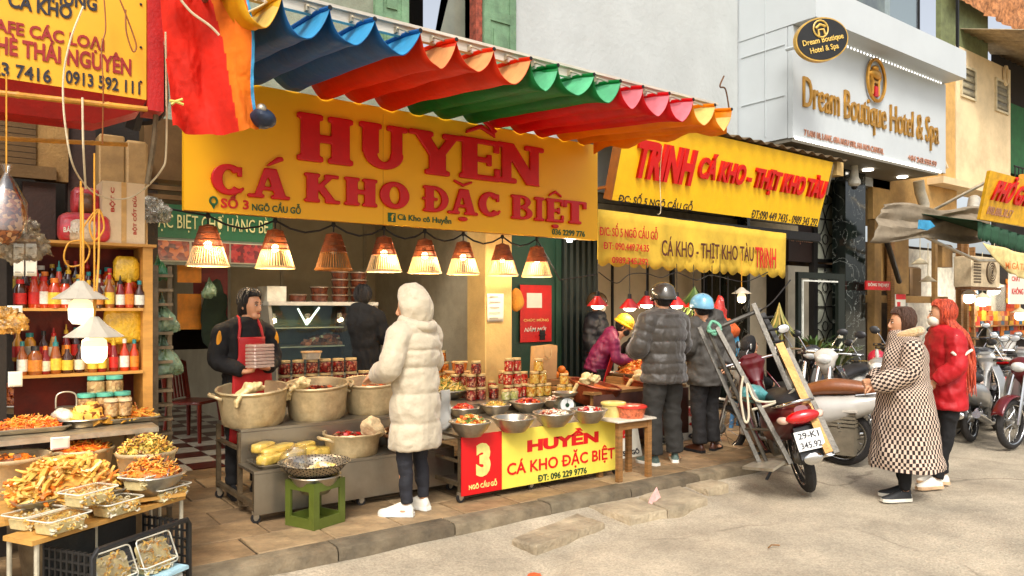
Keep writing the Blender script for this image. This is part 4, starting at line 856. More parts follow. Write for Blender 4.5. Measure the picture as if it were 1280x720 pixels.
# --- green banner inside the shop with food photos
gb = E('green_inner_banner', (0, 7.55, 0), 0, 'green banner with cream letters and food pictures inside the shop', 'banner')
a = PY(183, 322, 7.55); d = PY(341, 262, 7.55); ztop = PY(250, 258, 7.55).z; zmid = PY(250, 299, 7.55).z; zbot = PY(250, 332, 7.55).z
b = MB(); b.mi(M('green_banner', c(18, 84, 50), .5, var=.06)); b.box((a.x, 0, zmid), (d.x, .03, ztop)); b.build('heading', gb)
b = MB(); b.mi(M('green_banner_grey', c(90, 96, 80), .5)); b.box((a.x, .002, zbot), (d.x, .03, zmid-.001)); b.build('lower_board', gb)
on(gb, 'ĐẶC BIỆT CHỢ HÀNG BÈ', 188, 291, 335, 294, 7.54, .21, M('cream_letters', c(196, 190, 130), .5), bold=.0)
fm = [Mspot('photo_shrimp', [c(150, 60, 26), c(110, 40, 16), c(180, 96, 40), c(80, 30, 16)], 22), Mspot('photo_meat', [c(120, 40, 20), c(150, 70, 40), c(70, 22, 12)], 18), Mspot('photo_cherry', [c(130, 16, 26), c(90, 10, 16), c(150, 40, 36)], 30)]
for i, (u0, u1) in enumerate(((195, 237), (240, 287), (289, 331))):
    x0, x1 = PY(u0, 320, 7.53).x, PY(u1, 320, 7.53).x
    b = MB(); b.mi(M('photo_border', c(170, 164, 140), .5)); b.box((x0-.01, -.008, zbot+.03), (x1+.01, -.001, zmid-.02)); f_ = b.build('photo_frame', gb)
    b = MB(); b.mi(fm[i]); b.box((x0, -.012, zbot+.04), (x1, -.009, zmid-.03)); b.build('food_photo', f_)
# --- noodle sign and its banner, far right
q0 = PY(1225, 274, 5.2); nr = E('noodle_sign', (0, 0, 0), 0, 'tilted yellow noodle shop sign cut by the right edge of the photo', 'sign')
tl = PY(1238, 213, 4.95); bl = q0; d = Vector((1, -.0, 0)); 
b = MB(); b.mi(M('yellow_sign_third', c(240, 180, 30), .55, dirt=.15)); b.prism([bl, bl+d*3, tl+d*3, tl], (0, .05, 0)); b.build('face', nr)
upn = (tl-bl); Hn = upn.length; upn.normalize(); exn = Vector((1, 0, 0)); upo = (upn-exn*upn.dot(exn)).normalized()
text(nr, 'PHỞ GÀ', bl+upn*Hn*.42+exn*.18-Vector((0, .01, 0)), exn, upo, 1.35, .44, redl, ext=.03, bold=.03, shear=.3)
text(nr, '098.886.30.57', bl+upn*Hn*.12+exn*.15-Vector((0, .01, 0)), exn, upo, 1.0, .14, M('rose_gold'), ext=.004)
nb = E('pale_corner_banner', (0, 0, 0), 0, 'pale yellow cloth banner sagging to a point below the noodle sign', 'banner')
P0, P1, P2, P3 = PY(1228, 303, 5.0), PY(1300, 322, 5.0), PY(1300, 356, 5.0), PY(1262, 342, 5.0)
b = MB(); b.mi(M('pale_yellow_cloth', c(228, 206, 140), .8, dirt=.2)); b.grid(lambda s, t: P0.lerp(P1, s).lerp(P3.lerp(P2, max(0, s)), t)+Vector((0, .03*sin(s*14+t*3), 0)), 20, 10); b.build('cloth', nb, solid=.004)
text(nb, 'MÌ GÀ TẦN', PY(1257, 336, 4.93), (1, 0, 0), (0, 0, 1), 1.0, .17, M('orange_print', c(226, 120, 40), .6), ext=.003)
# ============================================================ PEOPLE
skin = M('skin', c(206, 150, 112), .5, var=.06, vs=9, bump=.03); hair_b = M('black_hair', c(24, 18, 15), .45, var=.4, vs=30, bump=.6, bs=60, stretch=(6, 6, .6))
def sm(pts, vals, n):
    """smooth path through points, with radii"""
    P = [Vector(p) for p in pts]; m = len(P); o = []; r = []
    for i in range(n+1):
        t = i/n*(m-1); k = min(int(t), m-2); u = t-k
        a, b_, c_, d = P[max(k-1, 0)], P[k], P[k+1], P[min(k+2, m-1)]
        o.append(.5*((2*b_)+(c_-a)*u+(2*a-5*b_+4*c_-d)*u*u+(3*b_-a-3*c_+d)*u**3))
        va, vb = vals[k], vals[k+1]; q = u*u*(3-2*u)
        r.append(tuple(x+(y-x)*q for x, y in zip(va, vb)) if isinstance(va, tuple) else va+(vb-va)*q)
    return o, r
def loft(b, pts, dims, m, n=28, ns=24, lat=(1, 0, 0), quilt=0, qn=8, mats=None, uvseg=None, wr=0, seed=0, pw=1.0):
    P, R = sm(pts, dims, ns); lat = Vector(lat); rings = []
    for i, p in enumerate(P):
        t = (P[min(i+1, ns)]-P[max(i-1, 0)]).normalized(); x = (lat-t*lat.dot(t)).normalized(); y = t.cross(x); rx, ry = R[i]
        g = 1+quilt*(abs(sin(pi*qn*i/ns))**.55-.6)
        ring = []
        for j in range(n):
            a = 2*pi*j/n; g2 = 1 + (wr*noise.noise(Vector((cos(a)*2+seed, sin(a)*2, i*.35))) if wr else 0)
            ca, sa = cos(a), sin(a); ca = abs(ca)**pw*(1 if ca > 0 else -1); sa = abs(sa)**pw*(1 if sa > 0 else -1)
            ring.append(tuple(p+x*(rx*g*g2*ca)+y*(ry*g*g2*sa)))
        rings.append(ring)
    b.rings(rings, m, mats=mats)
def limb(b, pts, rs, m, n=16, ns=18, quilt=0, qn=6, wr=0, seed=0):
    P, R = sm(pts, rs, ns)
    R = [r*(1+quilt*(abs(sin(pi*qn*i/ns))**.55-.6)+(wr*noise.noise(Vector((seed, i*.55, 0))))) for i, r in enumerate(R)]
    b.tube(P, R, n, m)
def hand(b, w, d, nrm, s=1, thumb=1, curl=.5, m=None):
    """w wrist, d finger direction, nrm palm-facing direction, thumb=+-1 side"""
    w, d, nrm = Vector(w), Vector(d).normalized(), Vector(nrm).normalized(); nrm = (nrm-d*nrm.dot(d)).normalized(); sx = d.cross(nrm)*thumb
    k = w+d*.075*s
    R = []
    for t, wd, th in ((0, .026, .02), (.35, .036, .018), (.75, .041, .016), (1.05, .036, .013)):
        q = w+d*.08*s*t; R.append([tuple(q+sx*(wd*s*cos(a))+nrm*(th*s*sin(a))) for a in [2*pi*j/12 for j in range(12)]])
    b.rings(R, m)
    for i, (off, L) in enumerate(((.028, .068), (.010, .077), (-.009, .071), (-.027, .055))):
        p = k+sx*off*s; P = [p-d*.01*s]; a = .15; dd = d
        for seg in (.45, .33, .25):
            a += curl*(.9+i*.06); dd = d*cos(a)+nrm*sin(a); P.append(P[-1]+dd*L*s*seg)
        b.tube(P, [.0105*s, .0102*s, .0095*s, .0085*s], 7, m)
    p = w+d*.02*s+sx*.022*s; P = [p, p+(sx*.8+d*.5+nrm*.3)*.028*s, p+(sx*.9+d*1.2+nrm*.7)*.036*s, p+(sx*.8+d*1.9+nrm*1.1)*.042*s]
    b.tube(P, [.014*s, .0125*s, .011*s, .009*s], 7, m)
class Person:
    def __init__(s, label, loc, rz, H=1.65, J=None, head=(0, 0), lean=0, lat=(1, 0, 0), hands=None, curl=.5, fat=1):
        k = H/1.7; s.k = k; s.fat = fat
        s.root = E('person', loc, rz, label, 'person')
        j = dict(pelvis=(0, 0, .93), waist=(0, 0, 1.08), chest=(0, .0, 1.27), neck=(0, -.01, 1.44), head=(0, .015, 1.585),
                 shL=(-.185, 0, 1.39), elL=(-.23, -.03, 1.12), wrL=(-.22, .06, .88), shR=(.185, 0, 1.39), elR=(.23, -.03, 1.12), wrR=(.22, .06, .88),
                 hipL=(-.095, 0, .9), knL=(-.10, .03, .5), anL=(-.105, 0, .09), hipR=(.095, 0, .9), knR=(.10, .03, .5), anR=(.105, 0, .09), toeL=(-.13, .15, .03), toeR=(.13, .15, .03))
        if J: j.update(J)
        s.J = {a: Vector(v)*k for a, v in j.items()}; s.lat = Vector(lat)
        s.hy, s.hp = head; s.hands = hands or {}; s.curl = curl
        s.HM = Matrix.Translation(s.J['head']) @ Matrix.Rotation(s.hy, 4, 'Z') @ Matrix.Rotation(s.hp, 4, 'X')
    def spine(s): J = s.J; return [J['pelvis']-Vector((0, 0, .05*s.k)), J['pelvis'], J['waist'], J['chest'], (J['shL']+J['shR'])/2+Vector((0, 0, .01)), J['neck']]
    def body(s, vox=.0062, feet=False):
        J, k = s.J, s.k; b = MB(); b.mi(skin); f = s.fat
        loft(b, s.spine(), [(x*k*f, y*k*f) for x, y in ((.12, .09), (.15, .105), (.125, .09), (.15, .1), (.15, .075), (.05, .05))], skin, lat=s.lat)
        b.tube([J['neck']-Vector((0, 0, .04)), J['head']-Vector((0, .0, .05*k))], [.055*k, .05*k], 12, skin)
        def hf(p):
            q = p.copy(); 
            if q.z < 0: q.x *= 1+q.z*2.2; q.y = q.y*(1+q.z*1.0)+(-q.z)*.12
            return s.HM @ (q*k)
        b.ball((0, 0, 0), (.076, .094, .118), 18, 14, skin, f=hf)
        b.ball((0, 0, 0), (.013, .02, .02), 8, 6, skin, f=lambda p: s.HM @ ((p+Vector((0, .1, -.022)))*k)); b.ball((0, 0, 0), (.045, .035, .03), 10, 6, skin, f=lambda p: s.HM @ ((p+Vector((0, .065, -.08)))*k))
        b.tube([s.HM @ (Vector((0, .092, .02))*k), s.HM @ (Vector((0, .112, -.02))*k)], [.008*k, .012*k], 6, skin)
        for x in (-1, 1): b.ball((0, 0, 0), (.012, .022, .032), 8, 6, skin, f=lambda p: s.HM @ ((p+Vector((x*.077, -.005, -.01)))*k))
        for d in 'LR':
            sh, el, wr = J['sh'+d], J['el'+d], J['wr'+d]
            limb(b, [sh, sh.lerp(el, .5), el, el.lerp(wr, .5), wr], [x*k for x in (.052, .046, .038, .036, .026)], skin, 12, 14)
            hip, kn, an = J['hip'+d], J['kn'+d], J['an'+d]
            limb(b, [hip, hip.lerp(kn, .5), kn, kn.lerp(an, .4), an], [x*k for x in (.085, .075, .05, .052, .034)], skin, 12, 16)
            b.ball(tuple(an.lerp(J['toe'+d], .5)-Vector((0, 0, .018*k))), (.028*k, .085*k, .02*k), 10, 6, skin)
            hd = s.hands.get(d)
            dr = (wr-el).normalized() if not hd else Vector(hd[0]); nm = Vector((-1 if d == 'R' else 1, 0, 0)) if not hd else Vector(hd[1])
            hand(b, wr, dr, nm, k*.95, -1 if d == 'R' else 1, s.curl, skin)
        o = b.build('body', s.root, remesh=vox, sm=2); return o
    def face(s, mask=None, lip=True):
        k = s.k; b = MB(); wm = M('eye_white', c(220, 214, 204), .3, bump=0); dk = M('eye_dark', c(24, 16, 12), .2, bump=0)
        for x in (-1, 1):
            b = MB(); T = s.HM
            b.ball((0, 0, 0), (.0135, .006, .006), 8, 6, wm, f=lambda p: T @ ((p+Vector((x*.030, .0905, .012)))*k)); b.ball((0, 0, 0), (.007, .004, .0065), 8, 6, dk, f=lambda p: T @ ((p+Vector((x*.030, .096, .012)))*k))
            b.tube([T @ (Vector((x*q, .0945-abs(q)*.12, .0215+.004*(1-abs(q-.03)/.02)))*k) for q in (.014, .03, .046)], .0028*k, 5, dk)
            b.build('eye', s.root)
            b = MB(); b.tube([T @ (Vector((x*q, .095-abs(q)*.14, .036+.006*(1-abs(q-.03)/.02)))*k) for q in (.012, .03, .05)], [.003*k, .004*k, .002*k], 5, hair_b); b.build('eyebrow', s.root)
        if lip and not mask:
            b = MB(); b.tube([s.HM @ (Vector((q, .106-abs(q)*.35, -.055))*k) for q in (-.022, -.01, 0, .01, .022)], [.002, .005, .0055, .005, .002], 6, M('lips', c(160, 66, 56), .4, bump=0)); b.build('mouth', s.root)
        if mask:
            b = MB(); b.ball((0, 0, 0), (.066, .055, .055), 14, 10, mask, f=lambda p: s.HM @ ((p+Vector((0, .062, -.05)))*k)); b.build('face_mask', s.root)
    def top(s, m, name='jacket', grow=1.25, hem=.82, arm=.068, quilt=0, qn=7, wr=.05, vox=.011, collar=.075, hemw=1.0, armq=0, bottomout=1.0, cuffs=True, ns=40, deep=1.0, wamp=.009):
        J, k = s.J, s.k; b = MB(); b.mi(m); g = grow*k*s.fat; sp = s.spine(); low = Vector((J['pelvis'].x, J['pelvis'].y, hem*k))
        mid = J['waist']
        pts = [low, low.lerp(mid, .5) if hem < .86 else low.lerp(mid, .5), mid, J['chest'], (J['shL']+J['shR'])/2+Vector((0, 0, .035*k)), J['neck']+Vector((0, 0, .045*k))]
        loft(b, pts, [(.165*g*hemw, .125*g*hemw*deep), (.155*g*(1+hemw)/2, .12*g*deep*(1+hemw)/2), (.145*g, .112*g*deep), (.16*g, .118*g*deep), (.155*g, .088*g*deep), (collar*k, collar*k)], m, 40, ns, s.lat, quilt, qn, wr=wr, seed=random.random()*9)
        for d in 'LR':
            sh, el, wr_ = J['sh'+d], J['el'+d], J['wr'+d]
            st = sh.lerp(J['chest'], .18)
            limb(b, [st, sh.lerp(el, .15), sh.lerp(el, .55), el, el.lerp(wr_, .5), wr_.lerp(el, .04)], [arm*k*x for x in (.98, 1.08, 1.0, .95, .88, .66)], m, 18, 30, quilt=armq or quilt, qn=qn, wr=wr*1.2, seed=random.random()*9)
        return wrinkle(b.build(name, s.root, remesh=vox, sm=1), wamp*k, seed=random.random()*20)
    def trousers(s, m, r=(.105, .09, .068, .062, .05), top=.98, wr=.08, vox=.011, low=.07, name='trousers'):
        J, k = s.J, s.k; b = MB(); b.mi(m)
        loft(b, [J['pelvis']-Vector((0, 0, .09*k)), J['pelvis'], J['pelvis'].lerp(J['waist'], .45)], [(.15*k, .11*k), (.165*k, .122*k), (.14*k, .105*k)], m, 28, 10, s.lat)
        for d in 'LR':
            hip, kn, an = J['hip'+d], J['kn'+d], J['an'+d]
            limb(b, [hip, hip.lerp(kn, .45), kn, kn.lerp(an, .45), an.lerp(kn, .02)], [x*k for x in r], m, 18, 34, wr=wr, seed=random.random()*9)
        return wrinkle(b.build(name, s.root, remesh=vox, sm=1), .007, (8, 8, 9), seed=random.random()*20)
    def shoes(s, m, sole, high=.085, lw=1.0):
        J, k = s.J, s.k
        for d in 'LR':
            an, to = J['an'+d], J['toe'+d]; z0 = to.z-.03*k; dirv = Vector((to.x-an.x, to.y-an.y, 0)).normalized(); px = Vector((dirv.y, -dirv.x, 0)); heel = Vector((an.x, an.y, z0))-dirv*.055*k
            L = .275*k
            def P(t, w_, z): return heel+dirv*(L*t)+px*w_*k+Vector((0, 0, z*k))
            prof = [(0, .026), (.06, .034), (.25, .036), (.5, .038), (.75, .048), (.92, .038), (1, .016)]
            out = [(t, w_) for t, w_ in prof]+[(t, -w_) for t, w_ in reversed(prof)]
            b = MB(); b.rings([[tuple(P(t, w_*lw*1.06, 0)) for t, w_ in out], [tuple(P(t, w_*lw*1.08, .014)) for t, w_ in out], [tuple(P(t, w_*lw*1.04, .028)) for t, w_ in out]], sole); so_ = None
            shoe = MB(); shoe.mi(m); R = []
            for t, h_, w_ in ((.02, .06, .026), (.1, high+.012, .036), (.24, high+.014, .037), (.4, .094, .037), (.58, .072, .04), (.78, .05, .043), (.93, .04, .032), (.99, .03, .014)):
                c0 = P(t, 0, .018); R.append([tuple(c0+px*(w_*lw*k*cos(a))+Vector((0, 0, max(0, (h_-.01)*k*(sin(a)))))) for a in [2*pi*i/16 for i in range(16)]])
            shoe.rings(R, m); so_ = shoe.build('shoe', s.root); b.build('sole', so_)
            lc = MB(); [lc.tube([P(t, -.02, h_), P(t+.01, 0, h_+.008), P(t, .02, h_)], .0035*k, 4, sole) for t, h_ in ((.36, .086), (.44, .079), (.52, .07), (.6, .063))]; lc.build('laces', so_)
    def hair(s, m=hair_b, kind='short', vol=1.0):
        k = s.k; b = MB(); b.mi(m); T = s.HM
        def hf(p):
            q = p.copy(); n = noise.noise(q*26)*.006
            if q.y > .03 and q.z < .07: q.y = .03+(q.y-.03)*.25
            return T @ ((q*(1+n*3)+Vector((0, -.012, .018)))*k)
        b.ball((0, 0, 0), (.086*vol, .098*vol, .118*vol), 26, 18, m, f=hf)
        rs_ = random.Random(11); st = MB(); st.mi(m)
        for i in range(150):
            a0 = rs_.uniform(0, 2*pi); x0_, y0_ = rs_.uniform(-.02, .02), rs_.uniform(-.03, .02); P = []
            if .7 < a0 < 2.4 : ph_ = 1.0
            else: ph_ = rs_.uniform(1.4, 1.6 if kind == 'bun' else 2.15)
            for q_ in range(6):
                ph = .12+ph_*q_/5; a_ = a0+.25*sin(q_*.9+i)*.5; P.append(hf(Vector((.09*vol*sin(ph)*cos(a_)+x0_*(1-q_/5), .102*vol*sin(ph)*sin(a_)+y0_*(1-q_/5), .122*vol*cos(ph)))))
            st.tube(P, [.0035*k, .0075*k, .0085*k, .008*k, .007*k, .002*k], 5, m)
        if kind != 'short' or not getattr(s, 'hat', False): st.build('hair_strands', s.root)
        if kind == 'bun':
            P, R = sm([T @ (Vector(q_)*k) for q_ in ((-.02, -.09, .06), (-.05, -.13, -.03), (-.07, -.13, -.14), (-.09, -.11, -.24))], [.03, .045, .04, .012], 12); b.tube(P, R, 10, m)
            b.ball((0, 0, 0), (.05, .045, .045), 14, 10, m, f=lambda p: T @ ((p*(1+.25*noise.noise(p*40))+Vector((-.0, -.085, .085)))*k))
        if kind == 'long':
            for i in range(90):
                a = random.uniform(-1.5, 1.5); x = sin(a)*.07; y = -cos(a)*.075-.01; L = random.uniform(.38, .66)
                P = [T @ (Vector((x*.8, y*.8, .05))*k), T @ (Vector((x*1.15, y*1.15-.01, -.06))*k)]; e = P[-1]
                P += [e+Vector((x*.25+random.uniform(-.02, .02), -.085+y*.3, -L*.3)), e+Vector((x*.4+random.uniform(-.04, .04), -.115+y*.4, -L*.65)), e+Vector((x*.5+random.uniform(-.07, .07), -.115+y*.5, -L))]
                P, R = sm(P, [.012, .016, .014, .011, .003], 12); b.tube(P, R, 6, m)
        return b.build('hair', s.root, remesh=.007 if kind != 'long' else 0, sm=1)
    def helmet(s, m, open_=True):
        k = s.k; b = MB(); b.mi(m); T = s.HM; R = []
        for i in range(11):
            a = (pi*.60)*i/10
            R.append([tuple(T @ (Vector((.118*sin(a)*cos(t), .138*sin(a)*sin(t)-.008, .03+.122*cos(a)-(.03*max(0, -sin(t)) if i > 6 else 0)))*k)) for t in [2*pi*j/28 for j in range(28)]])
        R = R[1:]; b.rings(R[::-1], m, True, True); h = b.build('helmet', s.root)
        b = MB(); b.mi(M('helmet_trim', c(20, 20, 20), .5)); b.tube([tuple(Vector(p)) for p in R[-1]]+[R[-1][0]], .006*k, 5); b.tube([T @ (Vector((x*k, y*k, z*k))) for x, y, z in ((-.1, .02, -.04), (-.07, .05, -.1), (0, .06, -.125), (.07, .05, -.1), (.1, .02, -.04))], .006, 5); b.build('helmet_strap', h); return h
blkc = M('black_cloth', c(15, 14, 15), .9, var=.3, vs=6, bump=.3, bs=26)
floorz = SW
# 1 the vendor in a red apron
rzA = pi+.12
p = Person('woman vendor in black top and red apron holding a stack of clear boxes', (1.90, 6.12, floorz), rzA, 1.62, dict(
    elL=(-.25, .03, 1.13), wrL=(-.10, .22, 1.06), elR=(.25, .03, 1.13), wrR=(.10, .22, 1.04), neck=(0, 0, 1.44), head=(-0.04, .03, 1.58)), head=(.38, -.12),
    hands=dict(L=((.75, .45, .1), (.35, .1, .9)), R=((-.8, .4, .15), (0, .2, .9))), curl=.45)
p.body(); p.face(); p.hair(kind='bun', vol=1.06)
p.top(blkc, 'black_top', 1.16, .86, .072, wr=.12)
p.trousers(blkc); p.shoes(blkc, M('dark_sole', c(40, 36, 32), .8))
yp = M('mustard_patch', c(226, 150, 20), .7); apr = M('apron_red', c(176, 14, 16), .6, var=.15, vs=5, bump=.25, bs=18); k = p.k
for x in (-1, 1):
    b = MB(); b.ball((0, 0, 0), (.045, .02, .085), 12, 8, yp, f=lambda q: Matrix.Translation((x*.222*k, .058*k, 1.32*k)) @ Matrix.Rotation(x*.5, 4, 'Z') @ Matrix.Rotation(x*-.35, 4, 'Y') @ q); b.build('shoulder_patch', p.root)
b = MB(); b.mi(apr)
def apf(s_, t):
    z = 1.32-t*.86; wd = .115+.05*min(1, max(0, (t-.18)*6)); a = (s_-.5)*2
    wd *= (1 if t < .3 else 1+.25*(t-.3)); return (a*wd, .182*(1-.18*a*a)+.012*sin(a*7+t*3)*t - .012*(1-min(1, t*3)), z)
b.grid(lambda s_, t: tuple(Vector(apf(s_, t))*k), 18, 26); b.build('apron', p.root, solid=.006)
b = MB(); b.mi(apr)
for x in (-1, 1): b.tube([Vector((x*.105, .128, 1.31))*k, Vector((x*.09, .118, 1.40))*k, Vector((x*.075, .07, 1.475))*k, Vector((x*.06, .0, 1.49))*k], .011, 6)
b.build('apron_strap', p.root)
wp = p.root.matrix_basis @ Vector((0, 0, 0))
RA = Matrix.Rotation(rzA, 4, 'Z')
hb = Vector((1.90, 6.12, floorz)) + RA.to_3x3() @ Vector((.01, .30, 1.03))
# what she holds
cs_ = E('box_stack', tuple(hb), rzA+.25, 'stack of clear plastic food boxes held by the apron vendor', 'food boxes')
clr = M('clear_plastic_full', c(206, 178, 160), .12, var=.12, vs=40, bump=.1, coat=.5, alpha=.72)
for i in range(7):
    b = MB(); b.mi(clr); b.box((-.095, -.06, i*.026), (.095, .06, i*.026+.022), bev=.008); o = b.build('food_box', cs_)
# 2 man in black behind
p = Person('man in black seen from behind working beside the glass display case', (3.62, 7.62, floorz), -.95, 1.74, dict(elL=(-.25, .06, 1.14), wrL=(-.12, .3, 1.1), elR=(.25, .06, 1.14), wrR=(.14, .3, 1.1), head=(0, .06, 1.565), neck=(0, .02, 1.44)), head=(.3, -.35), fat=1.1)
p.body(); p.hair(vol=1.0); p.top(blkc, 'black_coat', 1.32, .7, .08, wr=.06); p.trousers(blkc); p.shoes(blkc, blkc)
# 3 shopper in the cream puffer coat
cream = M('cream_puffer', c(196, 182, 155), .7, var=.06, vs=5, bump=.8, bs=13, sheen=.3)
p = Person('shopper in long cream hooded puffer coat seen from behind at the pots', (2.715, 4.80, floorz), .42, 1.62, dict(elL=(-.29, .02, 1.12), wrL=(-.14, .27, 1.04), elR=(.27, .04, 1.12), wrR=(.14, .28, 1.05), toeL=(-.16, .13, .03), toeR=(.12, .16, .03), head=(-.01, .04, 1.56)), head=(.5, -.25), hands=dict(L=((.2, .9, -.1), (0, .1, -1)), R=((-.2, .9, -.1), (0, .1, -1))), fat=1.0)
p.body(); p.hair()
p.top(cream, 'puffer_coat', 1.37, .50, .09, quilt=.10, qn=7, wr=.05, vox=.0085, hemw=1.02, armq=.06, ns=70, wamp=.0075)
k = p.k; b = MB(); b.mi(cream)
def hoodf(q):
    r = q.copy(); 
    if r.y > .07: r.y = .07+(r.y-.07)*.35
    r *= 1+.05*noise.noise(r*9); 
    if r.z < -.02: r.x *= 1-.5*(r.z+.02); r.y = r.y*(1-.5*(r.z+.02))
    return p.HM @ ((r+Vector((0, -.025, .01)))*k)
b.ball((0, 0, 0), (.132, .150, .175), 30, 20, cream, f=hoodf)
wrinkle(b.build('hood', p.root, remesh=.008, sm=2), .007, (10, 10, 8), 3)
b = MB(); b.tube([p.J['neck']+Vector((.13*cos(a), .1*sin(a)-.01, .005+.03*sin(a)))*k for a in [2*pi*i/18 for i in range(19)]], .042*k, 10, cream); b.build('collar', p.root)
navy = M('dark_jeans', c(34, 34, 40), .8, var=.25, vs=8, bump=.3); white_s = M('white_shoe', c(228, 222, 206), .5, var=.08, bump=.1, dirt=.2); wsole = M('white_sole', c(236, 232, 220), .6)
p.trousers(navy, r=(.09, .08, .058, .055, .042), vox=.009); p.shoes(white_s, wsole)
bagp = PY(553, 500, 5.15)
bg_ = E('white_shopping_bag', (PY(556, 500, 5.15).x, 5.15, .73), .3, 'white plastic bag hanging at the right side of the cream puffer coat', 'bag')
b = MB(); b.mi(Mtrans('white_bag', c(216, 214, 204), .3)); b.grid(lambda s_, t: (.16*(s_-.5)*(1-.35*(1-t)), .03*sin(pi*s_)*(t+.2)+.01*sin(t*12+s_*5), .22-.30*t-.02*sin(s_*9)*t), 12, 14); b.grid(lambda s_, t: (.16*(s_-.5)*(1-.35*(1-t)), -.04*sin(pi*s_)*(t+.2)-.01*sin(t*9), .22-.30*t-.02*sin(s_*9)*t), 12, 14); b.build('bag_body', bg_, solid=.004)
# 4 vendor in yellow beanie
yh = M('yellow_knit', c(236, 186, 30), .9, var=.1, bump=.8, bs=70); mag = M('magenta_jacket', c(112, 16, 66), .6, var=.25, vs=5, bump=.5, bs=14)
hat_p = PD(774, 408, 8.35)
ppos = (5.98, 6.34, floorz)
fz = atan2(-.80, -.60); # facing (+.8,-.6)
p = Person('vendor in yellow beanie and magenta jacket bending over the food tray', ppos, fz, 1.50, dict(pelvis=(0, -.05, .90), waist=(0, .02, 1.07), chest=(0, .13, 1.22), neck=(0, .24, 1.34), head=(0, .33, 1.45), shL=(-.17, .17, 1.30), shR=(.17, .17, 1.30), elL=(-.21, .22, 1.04), wrL=(-.1, .44, 1.0), elR=(.22, .22, 1.04), wrR=(.06, .46, 1.0)), head=(-.1, -.55), hands=dict(L=((.2, .8, -.4), (.2, 0, -1)), R=((-.2, .8, -.4), (-.2, 0, -1))))
p.body(); p.hair(); p.face(mask=blkc); p.top(mag, 'magenta_jacket', 1.2, .86, .07, wr=.14, quilt=.03, qn=9)
b = MB(); b.mi(yh); b.ball((0, 0, 0), (.105, .122, .10), 26, 14, yh, f=lambda q: p.HM @ ((q*(1+.02*sin(atan2(q.y, q.x)*24))+Vector((0, -.015, .065)))*p.k)); b.tube([p.HM @ (Vector((.098*cos(a), .117*sin(a)-.015, .025))*p.k) for a in [2*pi*i/20 for i in range(21)]], .018, 8, yh); b.build('beanie', p.root)
p.trousers(blkc); p.shoes(blkc, blkc)
b = MB(); b.mi(apr); b.grid(lambda s_, t: tuple(Vector(((s_-.5)*.4*(1+.1*t), .175-.08*(2*s_-1)**2-.12*t+.05*(1-t)**2, 1.08-.62*t))*p.k), 14, 14); b.build('apron', p.root, solid=.006)
# 5 helmeted man behind her
p = Person('man in dark jacket with helmet and white mask behind the yellow beanie vendor', (6.50, 6.93, floorz), pi+.55, 1.66, None, head=(.1, -.1))
blue_n = M('dark_navy_puffer', c(28, 30, 36), .5, var=.2, bump=.4, bs=16)
p.body(); p.face(mask=pw_); p.top(blue_n, 'jacket', 1.35, .84, .085, quilt=.06, qn=8); p.helmet(M('helmet_olive', c(86, 66, 44), .25, coat=.5, bump=0)); p.trousers(blkc); p.shoes(blkc, blkc)
# 6 man in dark puffer and helmet
olive = M('charcoal_puffer', c(60, 54, 46), .5, var=.14, vs=4, bump=.55, bs=18, sheen=.3); char = M('charcoal_trousers', c(44, 42, 38), .85, var=.25, vs=5, bump=.4, bs=14)
p = Person('man in grey helmet and charcoal puffer jacket standing with his back to the lane', (5.48, 4.90, floorz), -.06, 1.70, dict(elL=(-.285, .04, 1.12), wrL=(-.16, .26, 1.05), elR=(.28, .04, 1.12), wrR=(.15, .27, 1.06), toeL=(-.14, .14, .03), toeR=(.24, .10, .03), anL=(-.13, 0, .09), anR=(.15, 0, .09), knL=(-.12, .03, .5), knR=(.13, .03, .5)), head=(-.1, -.15))
p.body(); p.top(olive, 'puffer_jacket', 1.47, .78, .098, quilt=.11, qn=8, wr=.03, vox=.009, ns=70, armq=.09, collar=.085); p.hair(); p.helmet(M('helmet_grey', c(76, 70, 60), .22, .2, coat=.6, bump=0))
p.trousers(char, r=(.12, .11, .09, .085, .078), wr=.04); p.shoes(M('grey_green_shoe', c(86, 104, 96), .7, var=.3), wsole)
# 7 second man
drk = M('dark_grey_jacket', c(70, 66, 60), .7, var=.2, vs=5, bump=.5, bs=14)
p = Person('man in dark grey jacket and pale blue helmet close behind the puffer man', (6.30, 5.05, floorz), -.05, 1.64, dict(neck=(-.02, -.01, 1.42), head=(-.06, .02, 1.55), elR=(.27, -.06, 1.12), wrR=(.1, -.17, .93), elL=(-.25, .02, 1.12), wrL=(-.2, .2, 1.0), toeR=(.25, .06, .03), toeL=(-.1, .15, .03)), head=(-.1, -.1), hands=dict(R=((-.3, -.3, -.8), (-.3, .5, 0))))
p.body(); p.top(drk, 'grey_jacket', 1.46, .72, .088, wr=.12, vox=.01); p.hair(); p.helmet(M('helmet_blue', c(120, 180, 210), .3, coat=.5, bump=0)); p.trousers(M('black_slacks', c(32, 30, 30), .8, var=.2, bump=.3), r=(.11, .1, .08, .075, .075), wr=.06); p.shoes(M('brown_leather', c(78, 44, 28), .3, coat=.4), blkc)
